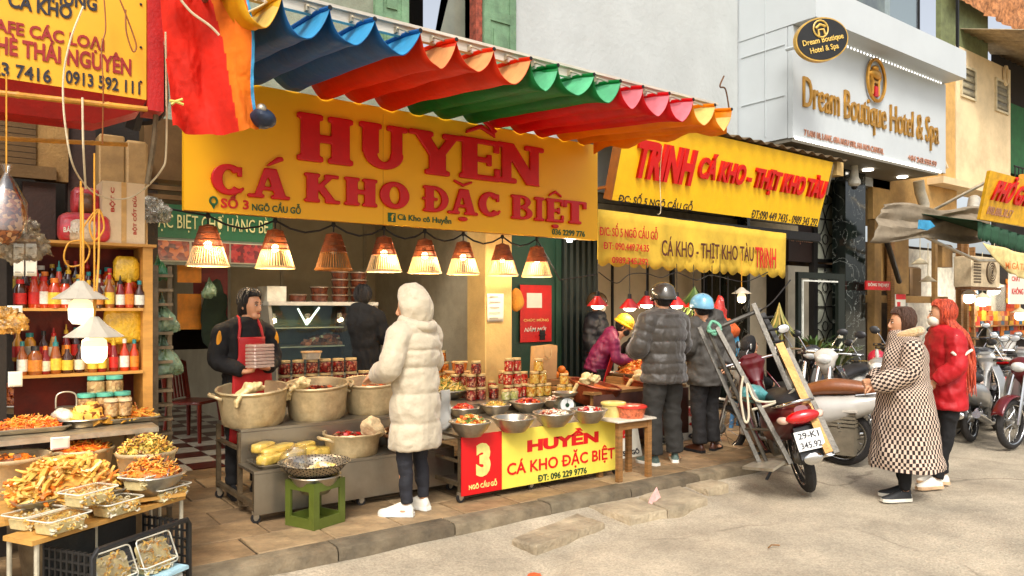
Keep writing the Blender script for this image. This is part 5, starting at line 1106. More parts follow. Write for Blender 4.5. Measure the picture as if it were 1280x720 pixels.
# 8 seated woman in a black headscarf
SEAT = dict(pelvis=(0, 0, .42), waist=(0, .01, .58), chest=(0, .04, .78), neck=(0, .06, .95), head=(0, .08, 1.08), shL=(-.18, .04, .90), shR=(.18, .04, .90), elL=(-.24, .08, .65), wrL=(-.14, .3, .58), elR=(.24, .08, .65), wrR=(.14, .3, .58), hipL=(-.1, .02, .42), hipR=(.1, .02, .42), knL=(-.14, .42, .46), knR=(.14, .42, .46), anL=(-.14, .42, .09), anR=(.14, .42, .09), toeL=(-.15, .57, .03), toeR=(.15, .57, .03))
def seatJ(dz): return {a: (v[0], v[1], v[2]+(dz if a[:2] not in ('kn', 'an', 'to') else 0)) for a, v in SEAT.items()}
sp_ = PD(931, 432, 9.4)
p = Person('seated woman in black headscarf behind the red motorbike', (sp_.x, sp_.y, floorz), atan2(-.93, -.35), 1.6, seatJ(.0), head=(.0, -.05))
p.body(); p.face(); p.top(blkc, 'black_top', 1.35, .36, .07, wr=.1); p.trousers(blkc)
k = p.k; b = MB(); b.mi(blkc)
b.ball((0, 0, 0), (.105, .115, .14), 24, 16, blkc, f=lambda q: p.HM @ ((Vector((q.x, (min(q.y, .045)), q.z))+Vector((0, -.012, .012)))*k))
b.lathe([(.19, -.33), (.17, -.24), (.11, -.14), (.085, -.1)], tuple(p.J['head']+Vector((0, -.02, .0))), 20, blkc); b.build('headscarf', p.root, remesh=.009, sm=2)
st_pos = Vector((sp_.x, sp_.y, floorz))
def plastic_stool(label, loc, rz, m, h=.36, w=.3, name='plastic_stool'):
    o = E(name, loc, rz, label, 'stool')
    b = MB(); b.mi(m); b.box((-w/2+.02, -w/2+.02, h-.03), (w/2-.02, w/2-.02, h), bev=.02); b.build('seat', o)
    for x in (-1, 1):
        for y in (-1, 1):
            b = MB(); b.prism([(x*w/2, y*w/2, 0), (x*(w/2-.05), y*w/2, 0), (x*(w/2-.07), y*(w/2-.03), h-.03), (x*(w/2-.025), y*(w/2-.025), h-.03)], (0, -y*.04, 0), m); b.build('leg', o)
    return o
plastic_stool('low plastic stool under the seated woman in the headscarf', st_pos, .3, M('blue_plastic', c(60, 110, 150), .4), .33)
# 9 partly hidden seated person behind the food
hp_ = PD(785, 447, 9.1)
p = Person('person with dark hair seated low behind the tray of fried food', (hp_.x, hp_.y, floorz), pi+.3, 1.6, seatJ(-.03), head=(.2, -.5))
p.body(); p.hair(kind='bun', vol=1.1); p.top(M('brown_sweater', c(90, 66, 48), .9, bump=.4), 'sweater', 1.3, .34, .068, wr=.1); p.trousers(blkc)
plastic_stool('low plastic stool under the person hidden by the food tray', (hp_.x, hp_.y, floorz), .1, M('red_plastic', c(150, 40, 26), .4), .3)
# 10 woman in checkered coat
chk_a = M('coat_check_dark', c(44, 30, 26), .9, var=.15, bump=.3); chk_b = M('coat_check_cream', c(214, 190, 168), .9, var=.08, bump=.3)
p = Person('short haired woman in long brown and cream checkered coat on the lane', (6.45, 3.10, 0), .82, 1.60, dict(elL=(-.24, .06, 1.14), wrL=(-.14, .31, 1.03), elR=(.24, .0, 1.12), wrR=(.12, .26, 1.04), toeL=(-.11, .16, .03), toeR=(.11, .15, .03), head=(0, .03, 1.57), anL=(-.08, .03, .09), anR=(.08, -.03, .09)), head=(.05, -.05), hands=dict(L=((.1, .9, -.3), (0, .2, -1))))
p.body(); p.face(); p.hair(M('dark_brown_hair', c(84, 56, 40), .45, var=.4, vs=30, bump=.6, stretch=(6, 6, .6)), vol=1.08)
J = p.J; k = p.k; b = MB()
n_, ns_ = 82, 58
ck = lambda i, j: chk_a if (i+j) % 2 else chk_b
low = Vector((0, -.01, .30*k))
loft(b, [low, Vector((0, -.005, .62*k)), J['pelvis'], J['waist'], J['chest'], (J['shL']+J['shR'])/2+Vector((0, 0, .035*k)), J['neck']+Vector((0, 0, .05*k))], [(.29, .27), (.26, .23), (.225, .19), (.2, .165), (.205, .16), (.17, .11), (.09, .085)], chk_a, n_, ns_, mats=ck, wr=.06)
for d in 'LR':
    sh, el, wr_ = J['sh'+d], J['el'+d], J['wr'+d]; P, R = sm([sh.lerp(J['chest'], .15), sh.lerp(el, .2), sh.lerp(el, .6), el, el.lerp(wr_, .5), wr_], [.085, .09, .085, .08, .072, .058], 28)
    m0 = len(b.m); b.tube(P, R, 26, chk_a)
    for q in range(28*26): b.m[m0+q] = b.mi(ck(q//26, q % 26))
wrinkle(b.build('checkered_coat', p.root), .026, (4.5, 4.5, 1.2), 5)
fur = M('fur_trim', c(214, 176, 124), .95, var=.25, vs=40, bump=1.0, bs=70, sheen=.5)
b = MB(); b.tube([J['neck']+Vector((.115*cos(a), .10*sin(a)-.01, .03-.02*cos(a)+.03*(-sin(a))))*k for a in [2*pi*i/20 for i in range(21)]], .042*k, 10, fur); b.build('fur_collar', p.root, remesh=.01)
p.trousers(blkc, r=(.09, .08, .055, .05, .045)); p.shoes(M('black_sneaker', c(30, 30, 30), .6), white_s)
# 11 red jacket woman
redj = M('red_jacket', c(176, 8, 20), .62, var=.14, vs=4, bump=.45, bs=14)
p = Person('tall woman with long red hair in red and white jacket on the lane', (7.20, 3.10, 0), .85, 1.66, dict(elR=(.25, -.05, 1.1), wrR=(.22, .02, .86), elL=(-.24, .02, 1.12), wrL=(-.18, .18, .98), toeL=(-.11, .18, .03), toeR=(.12, .16, .03), anL=(-.09, .12, .09), anR=(.09, -.02, .09), head=(0, .035, 1.575)), head=(-.2, 0))
p.body(); p.face(mask=pw_); hr = M('red_dyed_hair', c(170, 48, 26), .4, var=.35, vs=14, bump=.6, stretch=(5, 5, .5), col2=c(206, 84, 50)); p.hair(hr, 'long', vol=1.12)
p.top(redj, 'red_jacket', 1.34, .72, .085, wr=.10, vox=.01, quilt=.0); k = p.k
for d, sx in (('R', 1), ('L', -1)):
    sh, el, wr_ = p.J['sh'+d], p.J['el'+d], p.J['wr'+d]; o_ = Vector((sx, -.3, 0)).normalized()
    b = MB(); b.tube([sh.lerp(el, t)+o_*(.074*k)+Vector((0, w_, 0)) for t, w_ in ((.42, -.08), (.55, -.03), (.72, .02), (.60, .055), (.5, .09))], .012, 8, pw_); b.tube([sh.lerp(el, t)+o_*(.078*k)+Vector((0, .05, 0)) for t in (-.05, .12, .26)], .013, 8, pw_); b.build('white_stripe', p.root)
b = MB(); wr_ = p.J['wrR']; b.tube([wr_+Vector((0, .02, -.12)), wr_+Vector((.01, .04, -.3)), wr_+Vector((.0, .03, -.44))], [.008, .014, .003], 6, redj); b.build('red_strap', p.root)
p.trousers(blkc, r=(.095, .085, .06, .058, .05)); p.shoes(white_s, M('gum_sole', c(206, 170, 130), .6))
# ============================================================ STALL FURNITURE AND FOOD
def heap(name, label, cx, cy, z, rx, ry, h, mats, kind='noodle', n=300, size=.03, seed=1, rot=0, flatk=.5, cat=None):
    """a mound of many small edible bits; one uncountable mass"""
    rs = random.Random(seed); b = MB(); kind0 = kind
    b.ball((0, 0, 0), (rx*.93, ry*.93, h*.9), 20, 10, mats[0], f=lambda p: Vector((p.x, p.y, max(p.z, -.01)))*(1+.06*noise.noise(p*20)))
    for i in range(n):
        u = sqrt(rs.random()); a = rs.uniform(0, 2*pi); x, y = rx*u*cos(a), ry*u*sin(a)
        zz = h*(1-u**2.2)**.9*rs.uniform(.9, 1.12)+.002; m = rs.choice(mats)
        d = Vector((rs.uniform(-1, 1), rs.uniform(-1, 1), rs.uniform(-flatk, flatk)))-Vector((0, 0, u*h/rx*.5)); d.normalize(); p = Vector((x, y, zz)); s = size*rs.uniform(.7, 1.3)
        if kind0 == 'mix': kind = ('strip', 'shrimp', 'noodle')[i % 3]
        if kind == 'noodle':
            q = d.orthogonal().normalized()*s*.35; b.tube([p-d*s, p-d*s*.3+q, p+d*s*.4-q*.4, p+d*s], s*.13, 4, m)
        elif kind == 'strip':
            q = d.orthogonal().normalized()*s*.12; b.tube([p-d*s, p+q, p+d*s], [s*.12, s*.2, s*.1], 5, m, flat=.6)
        elif kind == 'chunk':
            k = s*.55; T = Matrix.Translation(p) @ Matrix.Rotation(rs.uniform(0, 6), 4, 'Z') @ Matrix.Rotation(rs.uniform(-.7, .7), 4, 'X')
            vs = [(x_*k*rs.uniform(.6, 1.1), y_*k*rs.uniform(.5, 1), z_*k*rs.uniform(.4, .9)) for x_ in (-1, 1) for y_ in (-1, 1) for z_ in (-1, 1)]
            b.add(vs, [(0, 1, 3, 2), (4, 6, 7, 5), (0, 4, 5, 1), (2, 3, 7, 6), (0, 2, 6, 4), (1, 5, 7, 3)], m, T)
        elif kind == 'shrimp':
            P = []; q = d.orthogonal().normalized()
            for t in (0, .25, .5, .75, 1): A_ = (t-.5)*pi*1.2; P.append(p+d*(sin(A_)*s*.6)+q*(cos(A_)*s*.4))
            b.tube(P, [s*.08, s*.2, s*.24, s*.2, s*.06], 5, m)
    b.v = [(cx+v[0]*cos(rot)-v[1]*sin(rot), cy+v[0]*sin(rot)+v[1]*cos(rot), z+v[2]) for v in b.v]
    o = b.build(name, origin=(cx, cy, z)); return tag(o, label, cat or 'food', kind='stuff')
or1 = M('food_orange', c(222, 118, 28), .45, var=.3, vs=20, coat=.3, bump=.2); or2 = M('food_deep_orange', c(200, 84, 18), .45, var=.3, vs=20, coat=.3); or3 = M('food_golden', c(230, 166, 66), .5, var=.3, vs=20, coat=.2)
yl1 = M('food_yellow', c(226, 186, 88), .5, var=.2, vs=20, coat=.2); yl2 = M('food_pale', c(222, 204, 150), .55, var=.2, vs=20, coat=.2); gn1 = M('food_green', c(96, 116, 46), .5, var=.3, vs=20, coat=.2)
rd1 = M('food_red', c(190, 22, 12), .4, var=.25, vs=20, coat=.4); rd2 = M('food_dark_red', c(110, 20, 10), .4, var=.3, vs=20, coat=.4); bn1 = M('food_brown', c(112, 60, 24), .5, var=.4, vs=20, coat=.3); bn2 = M('food_dark_brown', c(66, 32, 14), .5, var=.4, vs=20, coat=.3); pk1 = M('food_pink', c(214, 130, 96), .5, var=.2, coat=.3); wt1 = M('food_white', c(226, 216, 190), .5, var=.1, coat=.2)
def bowl(label, x, y, z, r, h=.11, mat=steel, rim=.012, name='steel_bowl', cat='bowl', group=None, base=.55, n=32):
    o = E(name, (x, y, z), 0, label, cat, group)
    b = MB(); b.mi(mat); b.lathe([(.001, .012), (r*base*.9, .012), (r*base*1.02, .02), (r*.82, h*.5), (r*.96, h), (r+rim, h), (r+rim+.003, h-.006), (r+rim*.4, h-.008), (r*.86, h*.5), (r*base, 0), (.001, 0)], (0, 0, 0), n, mat, c0=False, c1=False); b.build('shell', o); return o
potm = M('old_aluminium_pot', c(206, 184, 140), .48, .4, var=.2, vs=6, bump=.25, bs=12, dirt=.8)
def pot(label, x, y, z, r, h, handles=True, rot=0, mat=None, name='cooking_pot', group=None):
    m = mat or potm; o = E(name, (x, y, z), rot, label, 'pot', group)
    b = MB(); b.mi(m); b.lathe([(.001, .01), (r*.86, .012), (r*.9, .05), (r*.985, h-.01), (r*.99, h), (r*1.03, h+.004), (r*1.045, h-.004), (r*1.03, h-.014), (r*1.0, h-.02), (r*.915, .06), (r*.89, .02), (r*.84, 0), (.001, 0)], (0, 0, 0), 44, m, c0=False, c1=False); wrinkle(b.build('body', o), .006, (9, 9, 12), x*7)
    if handles:
        for s in (-1, 1):
            b = MB(); P, R = sm([(s*r*1.0, -.085, h-.045), (s*(r+.035), -.075, h-.025), (s*(r+.058), 0, h-.02), (s*(r+.035), .075, h-.025), (s*r*1.0, .085, h-.045)], [.012, .012, .013, .012, .012], 16); b.tube(P, R, 8, m); b.build('handle', o)
    return o
def fill(name, label, x, y, z, r, mat, cat='food'):
    b = MB(); b.lathe([(.001, .012), (r*.5, .008), (r*.85, 0), (r, -.004)], (0, 0, 0), 28, mat, c0=False, c1=False)
    b.v = [(v[0], v[1], v[2]+.008*noise.noise(Vector(v)*30)) for v in b.v]; o = b.build(name); o.location = (x, y, z); return tag(o, label, cat, kind='stuff')
glove = M('dirty_plastic_glove', c(222, 196, 140), .4, var=.2, vs=12, bump=.4, bs=30, coat=.3)
def glove_at(label, p, dirn, s=1.3, name='plastic_glove'):
    o = E(name, tuple(p), dirn, label, 'glove'); b = MB()
    b.ball((0, 0, .02), (.075*s, .055*s, .05*s), 24, 16, glove, f=lambda q: q*(1+.55*noise.noise(q*18+Vector((dirn*9, 0, 0)))))
    for i in range(4): b.tube([(.03*s*(i-1.5), .02, .01), (.034*s*(i-1.5), .07*s, -.02*s), (.036*s*(i-1.5), .1*s, -.07*s), (.036*s*(i-1.5), .1*s, -.11*s)], [.022*s, .02*s, .017*s, .011*s], 8, glove)
    b.ball((-.03, -.05*s, .035), (.06*s, .045*s, .035*s), 20, 12, glove, f=lambda q: q*(1+.6*noise.noise(q*26))); b.build('glove_body', o, remesh=.006, sm=1); return o
# ---- bench with two tiers and wheels
be = E('steel_bench', (1.68, 5.2, SW), 0, 'two tier stainless steel bench on castors carrying the big pots', 'bench')
st2 = M('worn_brushed_steel', c(164, 154, 136), .34, .85, var=.08, vs=2.5, bump=.03, bs=9, dirt=.35)
WB = 1.62
b = MB(); b.mi(st2); b.box((0, .0, .34), (WB, .36, .36)); b.build('lower_top', be)
b = MB(); b.mi(st2); b.box((.02, .36, .58), (WB, .95, .60)); b.build('upper_top', be)
b = MB(); b.mi(st2); b.box((0, -.004, .06), (WB, .008, .338)); b.build('front_panel', be)
b = MB(); b.mi(st2); b.box((.02, .352, .362), (WB, .364, .578)); b.build('riser_panel', be)
for x in (.02, WB-.02):
    for y, h in ((.03, .338), (.38, .578), (.92, .578)):
        b = MB(); b.mi(steel_d); b.box((x-.016, y-.016, .05), (x+.016, y+.016, h)); b.build('leg', be)
for lo_, hi_ in (((.0, .02, .1), (.035, .93, .13)), ((.0, .4, .45), (.035, .92, .47)), ((WB-.035, .02, .1), (WB, .93, .13))): b = MB(); b.mi(steel_d); b.box(lo_, hi_); b.build('side_rail', be)
def castor(par, x, y, z=0, r=.032):
    b = MB(); b.mi(M('castor_rubber', c(34, 32, 32), .6)); T = Matrix.Translation((x, y, z+r)) @ Matrix.Rotation(pi/2, 4, 'X') @ Matrix.Translation((0, 0, -.012)); b.lathe([(r*.5, 0), (r, .0), (r, .024), (r*.5, .024)], (0, 0, 0), 16, T=T); w_ = b.build('castor', par)
    b = MB(); b.lathe([(r*.5, -.002), (r*.5, .026)], (0, 0, 0), 12, alu, T=T); b.prism([(x-.018, y-.02, z+r), (x+.018, y-.02, z+r), (x+.02, y-.02, z+r*2+.015), (x-.02, y-.02, z+r*2+.015)], (0, .04, 0), alu); b.build('hub', w_)
for x in (.02, WB*.5, WB-.02):
    for y in (.03, .9): castor(be, x, y)
zb_, zu = SW+.36, SW+.60
inner = M('pot_inside_brown', c(150, 104, 50), .5, .2, dirt=.5)
stew = Mspot('stew_brown_red', [c(150, 60, 20), c(110, 36, 14), c(180, 90, 36), c(84, 30, 12)], 40)
pA = pot('big dented pot with a glove on its rim, leftmost on the bench', 1.87, 5.80, zu, .255, .27)
pB = pot('big pot of brown stew in the middle of the upper bench', 2.39, 5.82, zu, .245, .27, rot=.2)
TLT = (.13, 0, 0)
pC = pot('big pot half hidden by the cream coat on the upper bench', 2.90, 5.86, zu, .245, .26, rot=-.3)
for q_ in (pA, pB, pC): q_.rotation_euler[0] = -.0; q_.rotation_euler = Matrix.Rotation(.13, 3, Vector((.6, -.45, 0)).normalized()*1.0).to_euler() if 0 else (.085, -.065, 0); q_.location.z += .012
fill('broth', 'thin brown sauce low in the leftmost big pot', 1.87, 5.80, zu+.13, .23, M('sauce_brown', c(150, 88, 34), .15, var=.3, coat=.6))
fill('stew', 'dark braised stew in the middle big pot', 2.39, 5.82, zu+.19, .228, stew); heap('braised_pieces', 'reddish braised pieces heaped in the middle big pot', 2.40, 5.84, zu+.18, .19, .17, .06, [bn1, rd2, or2, bn2], 'chunk', 150, .035, 3)
fill('stew', 'orange stew in the pot beside the cream coat', 2.90, 5.86, zu+.18, .225, stew); heap('braised_pieces', 'orange braised pieces in the pot beside the cream coat', 2.92, 5.84, zu+.17, .17, .15, .05, [or1, or2, bn1], 'chunk', 120, .035, 4)
glove_at('crumpled pale glove over the rim of the leftmost pot', (1.78, 5.62, zu+.27), 1.5, 1.0)
glove_at('yellowed glove on the left rim of the middle pot', (2.20, 5.68, zu+.27), .6, .95)
pD = pot('smaller aluminium pot of dark meat on the lower bench', 2.50, 5.40, zb_, .215, .17, rot=.1)
fill('stew', 'dark red meat sauce in the smaller pot', 2.50, 5.40, zb_+.115, .19, stew); heap('braised_pieces', 'dark red meat heaped in the smaller pot', 2.46, 5.42, zb_+.11, .14, .12, .05, [rd2, bn2, rd1, bn1], 'chunk', 120, .03, 5)
cwh = M('pale_crumpled_cloth', c(222, 196, 150), .8, var=.15, vs=8, bump=.5)
for k_, (x, y, z, lab) in enumerate(((2.66, 5.36, zb_+.2, 'crumpled cloth on the right rim of the smaller pot'), (3.0, 5.5, zb_+.16, 'crumpled cloth lying behind the smaller pot near the coat'))):
    o = E('kitchen_cloth', (x, y, z), 0, lab, 'cloth'); b = MB(); b.ball((0, 0, 0), (.09, .08, .08), 22, 16, cwh, f=lambda q: q*(1+.5*noise.noise(q*14+Vector((k_*5, 0, 0))))); b.build('cloth', o)
pE = pot('brown rimmed pot half hidden behind the smaller pot', 2.98, 5.36, zb_, .2, .15, mat=M('brown_enamel_pot', c(116, 76, 44), .5, .2, dirt=.4))
# packs of yellow food on a tray, cloth beside
tray_m = steel
def tray(label, x, y, z, w_, d_, h_=.03, rot=0, mat=None, name='steel_tray'):
    o = E(name, (x, y, z), rot, label, 'tray'); b = MB(); m = mat or steel; a, e = w_/2, d_/2
    ring = lambda s, z_: [(sx*(a-s)-sx*cc_*(.03), sy*(e-s)-sy*(.03-.03*cc_), z_) for sx, sy, cc_ in ((1, -1, 0), (1, -1, 1))] 
    def rr(s, z_):
        P = []
        for (sx, sy, t0) in ((1, -1, -pi/2), (1, 1, 0), (-1, 1, pi/2), (-1, -1, pi)):
            for q in range(5): t = t0+q*pi/8; P.append((sx*(a-s-.03)+.03*cos(t), sy*(e-s-.03)+.03*sin(t), z_))
        return P
    b.rings([rr(.02, .004), rr(.012, h_*.6), rr(.003, h_), rr(-.008, h_), rr(-.008, h_-.005), rr(.0, h_-.006), rr(.016, 0)], m, True, True); b.build('tray_body', o); return o
tray('flat tray under the yellow packed rolls on the lower bench', 1.98, 5.37, zb_, .50, .30)
clearf = Mglass('clear_film', (.98, .97, .94), .05, .15)
pkm = M('packed_yellow_roll', c(232, 196, 92), .35, var=.2, vs=14, bump=.5, bs=30, coat=.6)
def bx3(q, a, e, h, sd, w_=.1):
    g = lambda t: abs(t)**.5*(1 if t > 0 else -1)
    p = Vector((g(q.x)*a, g(q.y)*e, g(q.z)*h)); return p*(1+w_*noise.noise(p*36+Vector((sd*3, 0, 0))))+Vector((0, 0, .025))
for i, (x, y, z, a) in enumerate(((1.82, 5.30, .06, .5), (1.88, 5.40, .09, .3), (1.83, 5.46, .12, .7), (1.99, 5.33, .06, .4), (1.97, 5.44, .10, .5), (2.11, 5.38, .07, .2), (2.14, 5.46, .09, .6), (2.22, 5.40, .05, .3))):
    o = E('wrapped_roll', (x, y, zb_+z-.03), a, 'plastic wrapped yellow roll in the pile on the bench tray', 'packet', 'yellow wrapped rolls'); b = MB()
    b.ball((0, 0, 0), (1, 1, 1), 22, 14, pkm, f=lambda q: bx3(q, .10, .055, .036, i)); b.v = b.v; b.build('roll', o)
    b = MB(); b.ball((0, 0, 0), (1, 1, 1), 22, 14, clearf, f=lambda q: bx3(q, .115, .064, .042, i+9, .22)); b.build('wrapper', o)
# green stool with colander
gp = M('green_plastic', c(88, 100, 34), .45, var=.1, bump=.05, dirt=.25)
def crate_stool(x, y, rz):
    o = E('green_plastic_stool', (x, y, SW), rz, 'olive green plastic stool with open sides holding the colander', 'stool'); w_, h_ = .142, .31
    b = MB(); b.mi(gp); b.box((-w_+.012, -w_+.012, .0), (w_-.012, w_-.012, .012)); b.build('bottom', o)
    for sx in (-1, 1):
        for sy in (-1, 1):
            b = MB(); b.mi(gp); b.box((min(sx*w_, sx*(w_-.05)), min(sy*w_, sy*(w_-.016)), 0), (max(sx*w_, sx*(w_-.05)), max(sy*w_, sy*(w_-.016)), h_)); b.box((min(sx*(w_-.001), sx*(w_-.016)), min(sy*(w_-.016), sy*(w_-.05)), 0), (max(sx*(w_-.001), sx*(w_-.016)), max(sy*(w_-.016), sy*(w_-.05)), h_)); b.build('leg', o)
    for z0, z1 in ((0, .07), (h_-.06, h_-.002)):
        for a in range(4):
            b = MB(); b.mi(gp); b.box((-w_+.05, -w_+.001, z0+.001), (w_-.05, -w_+.013, z1), T=Matrix.Rotation(a*pi/2, 4, 'Z')); b.build('rim_band', o)
    return o
crate_stool(2.03, 4.98, .35)
cz_ = SW+.31
bowl('steel basin sitting in the green stool under the colander', 2.03, 4.98, cz_-.10, .165, .13, name='steel_basin', cat='basin')
co = E('colander', (2.02, 4.97, cz_+.03), 0, 'shiny perforated colander with sliced yellow food on the green stool', 'colander')
b = MB(); prof = [(.001, .0), (.105, .002), (.165, .02), (.197, .05), (.226, .085), (.245, .092)]
nseg = 48
P_ = []
pr, _r = sm([(r, 0, z) for r, z in prof], [1]*6, 16)
perf_m = steel; hole = M('colander_hole', c(30, 26, 22), .8)
b.rings([[(q.x*cos(2*pi*j/nseg), q.x*sin(2*pi*j/nseg), q.z) for j in range(nseg)] for q in pr], steel, True, False); cb_ = b.build('shell', co, solid=.002)
b = MB(); b.mi(hole)
for i, q in enumerate(pr[5:-2]):
    for j in range(30):
        a = 2*pi*(j+.5*(i % 2))/30; T = Matrix.Translation((q.x*cos(a), q.x*sin(a), q.z)) @ Matrix.Rotation(a, 4, 'Z') @ Matrix.Rotation(-(.5+i*.06), 4, 'Y'); b.lathe([(.0052, -.003), (.0052, .003)], (0, 0, 0), 6, T=T)
o = b.build('holes', co); o['kind'] = 'stuff'
heap('sliced_food', 'pale yellow slices in the colander', 2.06, 4.93, cz_+.045, .12, .09, .05, [yl1, yl2, wt1], 'chunk', 90, .03, 8)
o = E('clear_bag', (1.92, 5.05, cz_+.13), 0, 'thin clear plastic bag hanging over the left rim of the colander', 'bag'); b = MB(); b.ball((0, 0, 0), (.10, .07, .10), 22, 16, Mglass('bag_film', (.93, .92, .86), .22, .15), f=lambda q: q*(1+.45*noise.noise(q*16))); b.build('film', o)
# ---- right cart with the banner
ca = E('food_cart', (3.12, 4.83, SW), 0, 'wheeled steel cart with red and yellow front banner numbered three', 'cart')
CW = 1.68
b = MB(); b.mi(st2); b.box((0, .0, .49), (CW, 1.36, .51)); b.build('cart_top', ca)
b = MB(); b.mi(st2); b.box((0.02, .93, .58), (CW, 1.36, .60)); b.box((.02, .93, .512), (CW, .94, .58)); b.build('raised_shelf', ca)
for x in (.015, CW-.015):
    for y in (.02, 1.34):
        b = MB(); b.mi(steel_d); b.box((x-.015, y-.015, .06), (x+.015, y+.015, .489)); b.build('leg', ca); castor(ca, x, y)
castor(ca, CW*.42, .03)
for lo_, hi_ in (((0, .03, .12), (.03, .93, .15)), ((0.0, .03, .3), (.02, .93, .32)), ((.03, .9, .12), (CW, .93, .15))): b = MB(); b.mi(steel_d); b.box(lo_, hi_); b.build('side_rail', ca)
b = MB(); b.mi(M('cart_dark_board', c(60, 48, 36), .8)); b.box((.03, .03, .12), (CW-.03, .9, .135)); b.build('bottom_shelf', ca)  # dark brown board between the cart legs
def cx_(u): return PY(u, 560, 4.81).x-3.12
xm = cx_(627)
rbn = M('banner_red', c(214, 16, 20), .45, var=.05, bump=.03); ybn = M('banner_yellow', c(240, 218, 84), .45, var=.04, bump=.03)
b = MB(); b.mi(rbn); b.box((-.003, -.024, .055), (xm, -.016, .515)); b.build('red_banner', ca)
b = MB(); b.mi(ybn); b.box((xm+.001, -.024, .055), (CW+.003, -.016, .515)); b.build('yellow_banner', ca)
yl = M('banner_cream_letters', c(244, 226, 130), .5); 
def cart(s, u0, v0, u1, v1, h, mat, **k): return on(ca, s, u0, v0, u1, v1, 4.806, h, mat, ext=.003, **k)
cart('3', 595, 597, 613, 594, .26, yl, bold=.07)
cart('NGÕ CẦU GỖ', 586, 613, 621, 606, .055, yl, bold=.03)
cart('HUYỀN', 659, 565, 748, 553, .145, rbn, bold=.06)
cart('CÁ KHO ĐẶC BIỆT', 634, 596, 768, 578, .15, rbn, bold=.022)
cart('ĐT: 096 229 9776', 673, 601, 733, 592, .05, M('banner_green', c(30, 70, 40), .5), bold=.03)
ct = SW+.51; cs2 = SW+.60
def onc(u, v, z): return PZ(u, v, z)
bl = [(588, 526, .155, 'steel bowl of yellow salad at the front left of the cart', ('yellow mixed salad heaped in the front left bowl', [yl1, or1, yl2, gn1, or2], 'chunk')),
      (642, 521, .165, 'nearly empty steel bowl beside the yellow salad bowl', None),
      (692, 515, .165, 'steel bowl of pink and white salad in the front row', ('pink and white pickled pieces in the front row bowl', [pk1, wt1, rd2, wt1], 'chunk')),
      (736, 511, .15, 'steel bowl with red pieces at the right end of the cart', ('red and brown pieces in the right end bowl', [rd1, rd2, wt1], 'chunk'))]
for i, (u, v, r, lab, fd) in enumerate(bl):
    p = onc(u, v, ct+.115); bowl(lab, p.x, p.y, ct, r, .115)
    if fd: heap('salad', fd[0], p.x, p.y, ct+.08, r*.76, r*.76, .065 if i == 0 else .04, fd[1], fd[2], 190, .026, 20+i)
    else: fill('sauce', 'thin layer of oil left in the nearly empty bowl', p.x, p.y, ct+.04, r*.7, M('oil_thin', c(190, 170, 120), .1, coat=.6)); heap('salad', 'few yellow scraps left in the nearly empty bowl', p.x+.05, p.y, ct+.035, .06, .05, .03, [yl1, or3], 'chunk', 30, .02, 26)
b2 = [(608, 503, .13, 'small steel bowl of golden shreds in the second row', ('golden shreds in the second row bowl', [yl1, or3, gn1], 'strip')),
      (658, 501, .16, 'wide steel bowl of dark red pickles in the second row', ('dark red pickles in the second row bowl', [rd1, rd2, or2], 'chunk')),
      (690, 497, .15, 'steel bowl of brown slices near the kitchen scale', ('brown slices in the bowl near the kitchen scale', [bn1, pk1, wt1], 'chunk')),
      (570, 507, .13, 'steel bowl of red sauce half hidden at the left of the cart', ('red chilli sauce pieces at the left of the cart', [rd1, or2], 'chunk'))]
for i, (u, v, r, lab, fd) in enumerate(b2):
    p = onc(u, v, ct+.10); bowl(lab, p.x, min(p.y, 5.60), ct, r, .10); heap('salad', fd[0], p.x, min(p.y, 5.60), ct+.075, r*.75, r*.75, .04, fd[1], fd[2], 150, .022, 30+i)
p = onc(558, 487, cs2+.09); bowl('wide steel tray bowl of green and yellow shreds beside the coat', p.x+.02, p.y, cs2, .19, .09); heap('salad', 'tall mound of green and yellow shreds beside the cream coat', p.x+.02, p.y, cs2+.06, .18, .18, .12, [yl1, gn1, yl2, M('food_olive', c(150, 130, 50), .5)], 'strip', 340, .035, 41)
# jars
lidw = M('jar_lid_gold', c(222, 190, 130), .4, .3, bump=.02); lidr = M('jar_lid_pale', c(226, 206, 170), .45, bump=.02)
jc = dict(red=Mspot('jar_red', [c(190, 20, 12), c(226, 60, 30), c(236, 200, 150), c(150, 10, 8), c(206, 26, 16)], 70), dark=Mspot('jar_dark_red', [c(130, 14, 12), c(170, 30, 20), c(214, 150, 110), c(90, 8, 8)], 70), gold=Mspot('jar_gold', [c(226, 160, 50), c(236, 200, 110), c(200, 120, 30), c(230, 186, 80)], 60), green=Mspot('jar_pale_green', [c(206, 200, 130), c(236, 226, 180), c(180, 180, 90)], 60), orange=Mspot('jar_orange', [c(206, 110, 36), c(230, 150, 60), c(180, 80, 20)], 60))
jg = Mglass('jar_glass', (.97, .97, .95), .06, .04)
def make_jar(kind, r=.045, h=.125, lid=lidw, label='', loc=(0, 0, 0), group=None):
    o = E('jar', loc, random.uniform(0, 6), label, 'jar', group)
    b = MB(); b.lathe([(r*.86, .004), (r*.93, .012), (r*.93, h*.74), (r*.7, h*.8)], (0, 0, 0), 16, jc[kind]); b.build('contents', o)
    b = MB(); b.lathe([(r*.9, 0), (r, .008), (r, h*.76), (r*.8, h*.84), (r*.8, h*.86)], (0, 0, 0), 18, jg); b.build('glass', o)
    b = MB(); b.lathe([(r*.86, h*.83), (r*.9, h*.835), (r*.9, h*.985), (r*.86, h)], (0, 0, 0), 20, lid); b.build('lid', o); return o
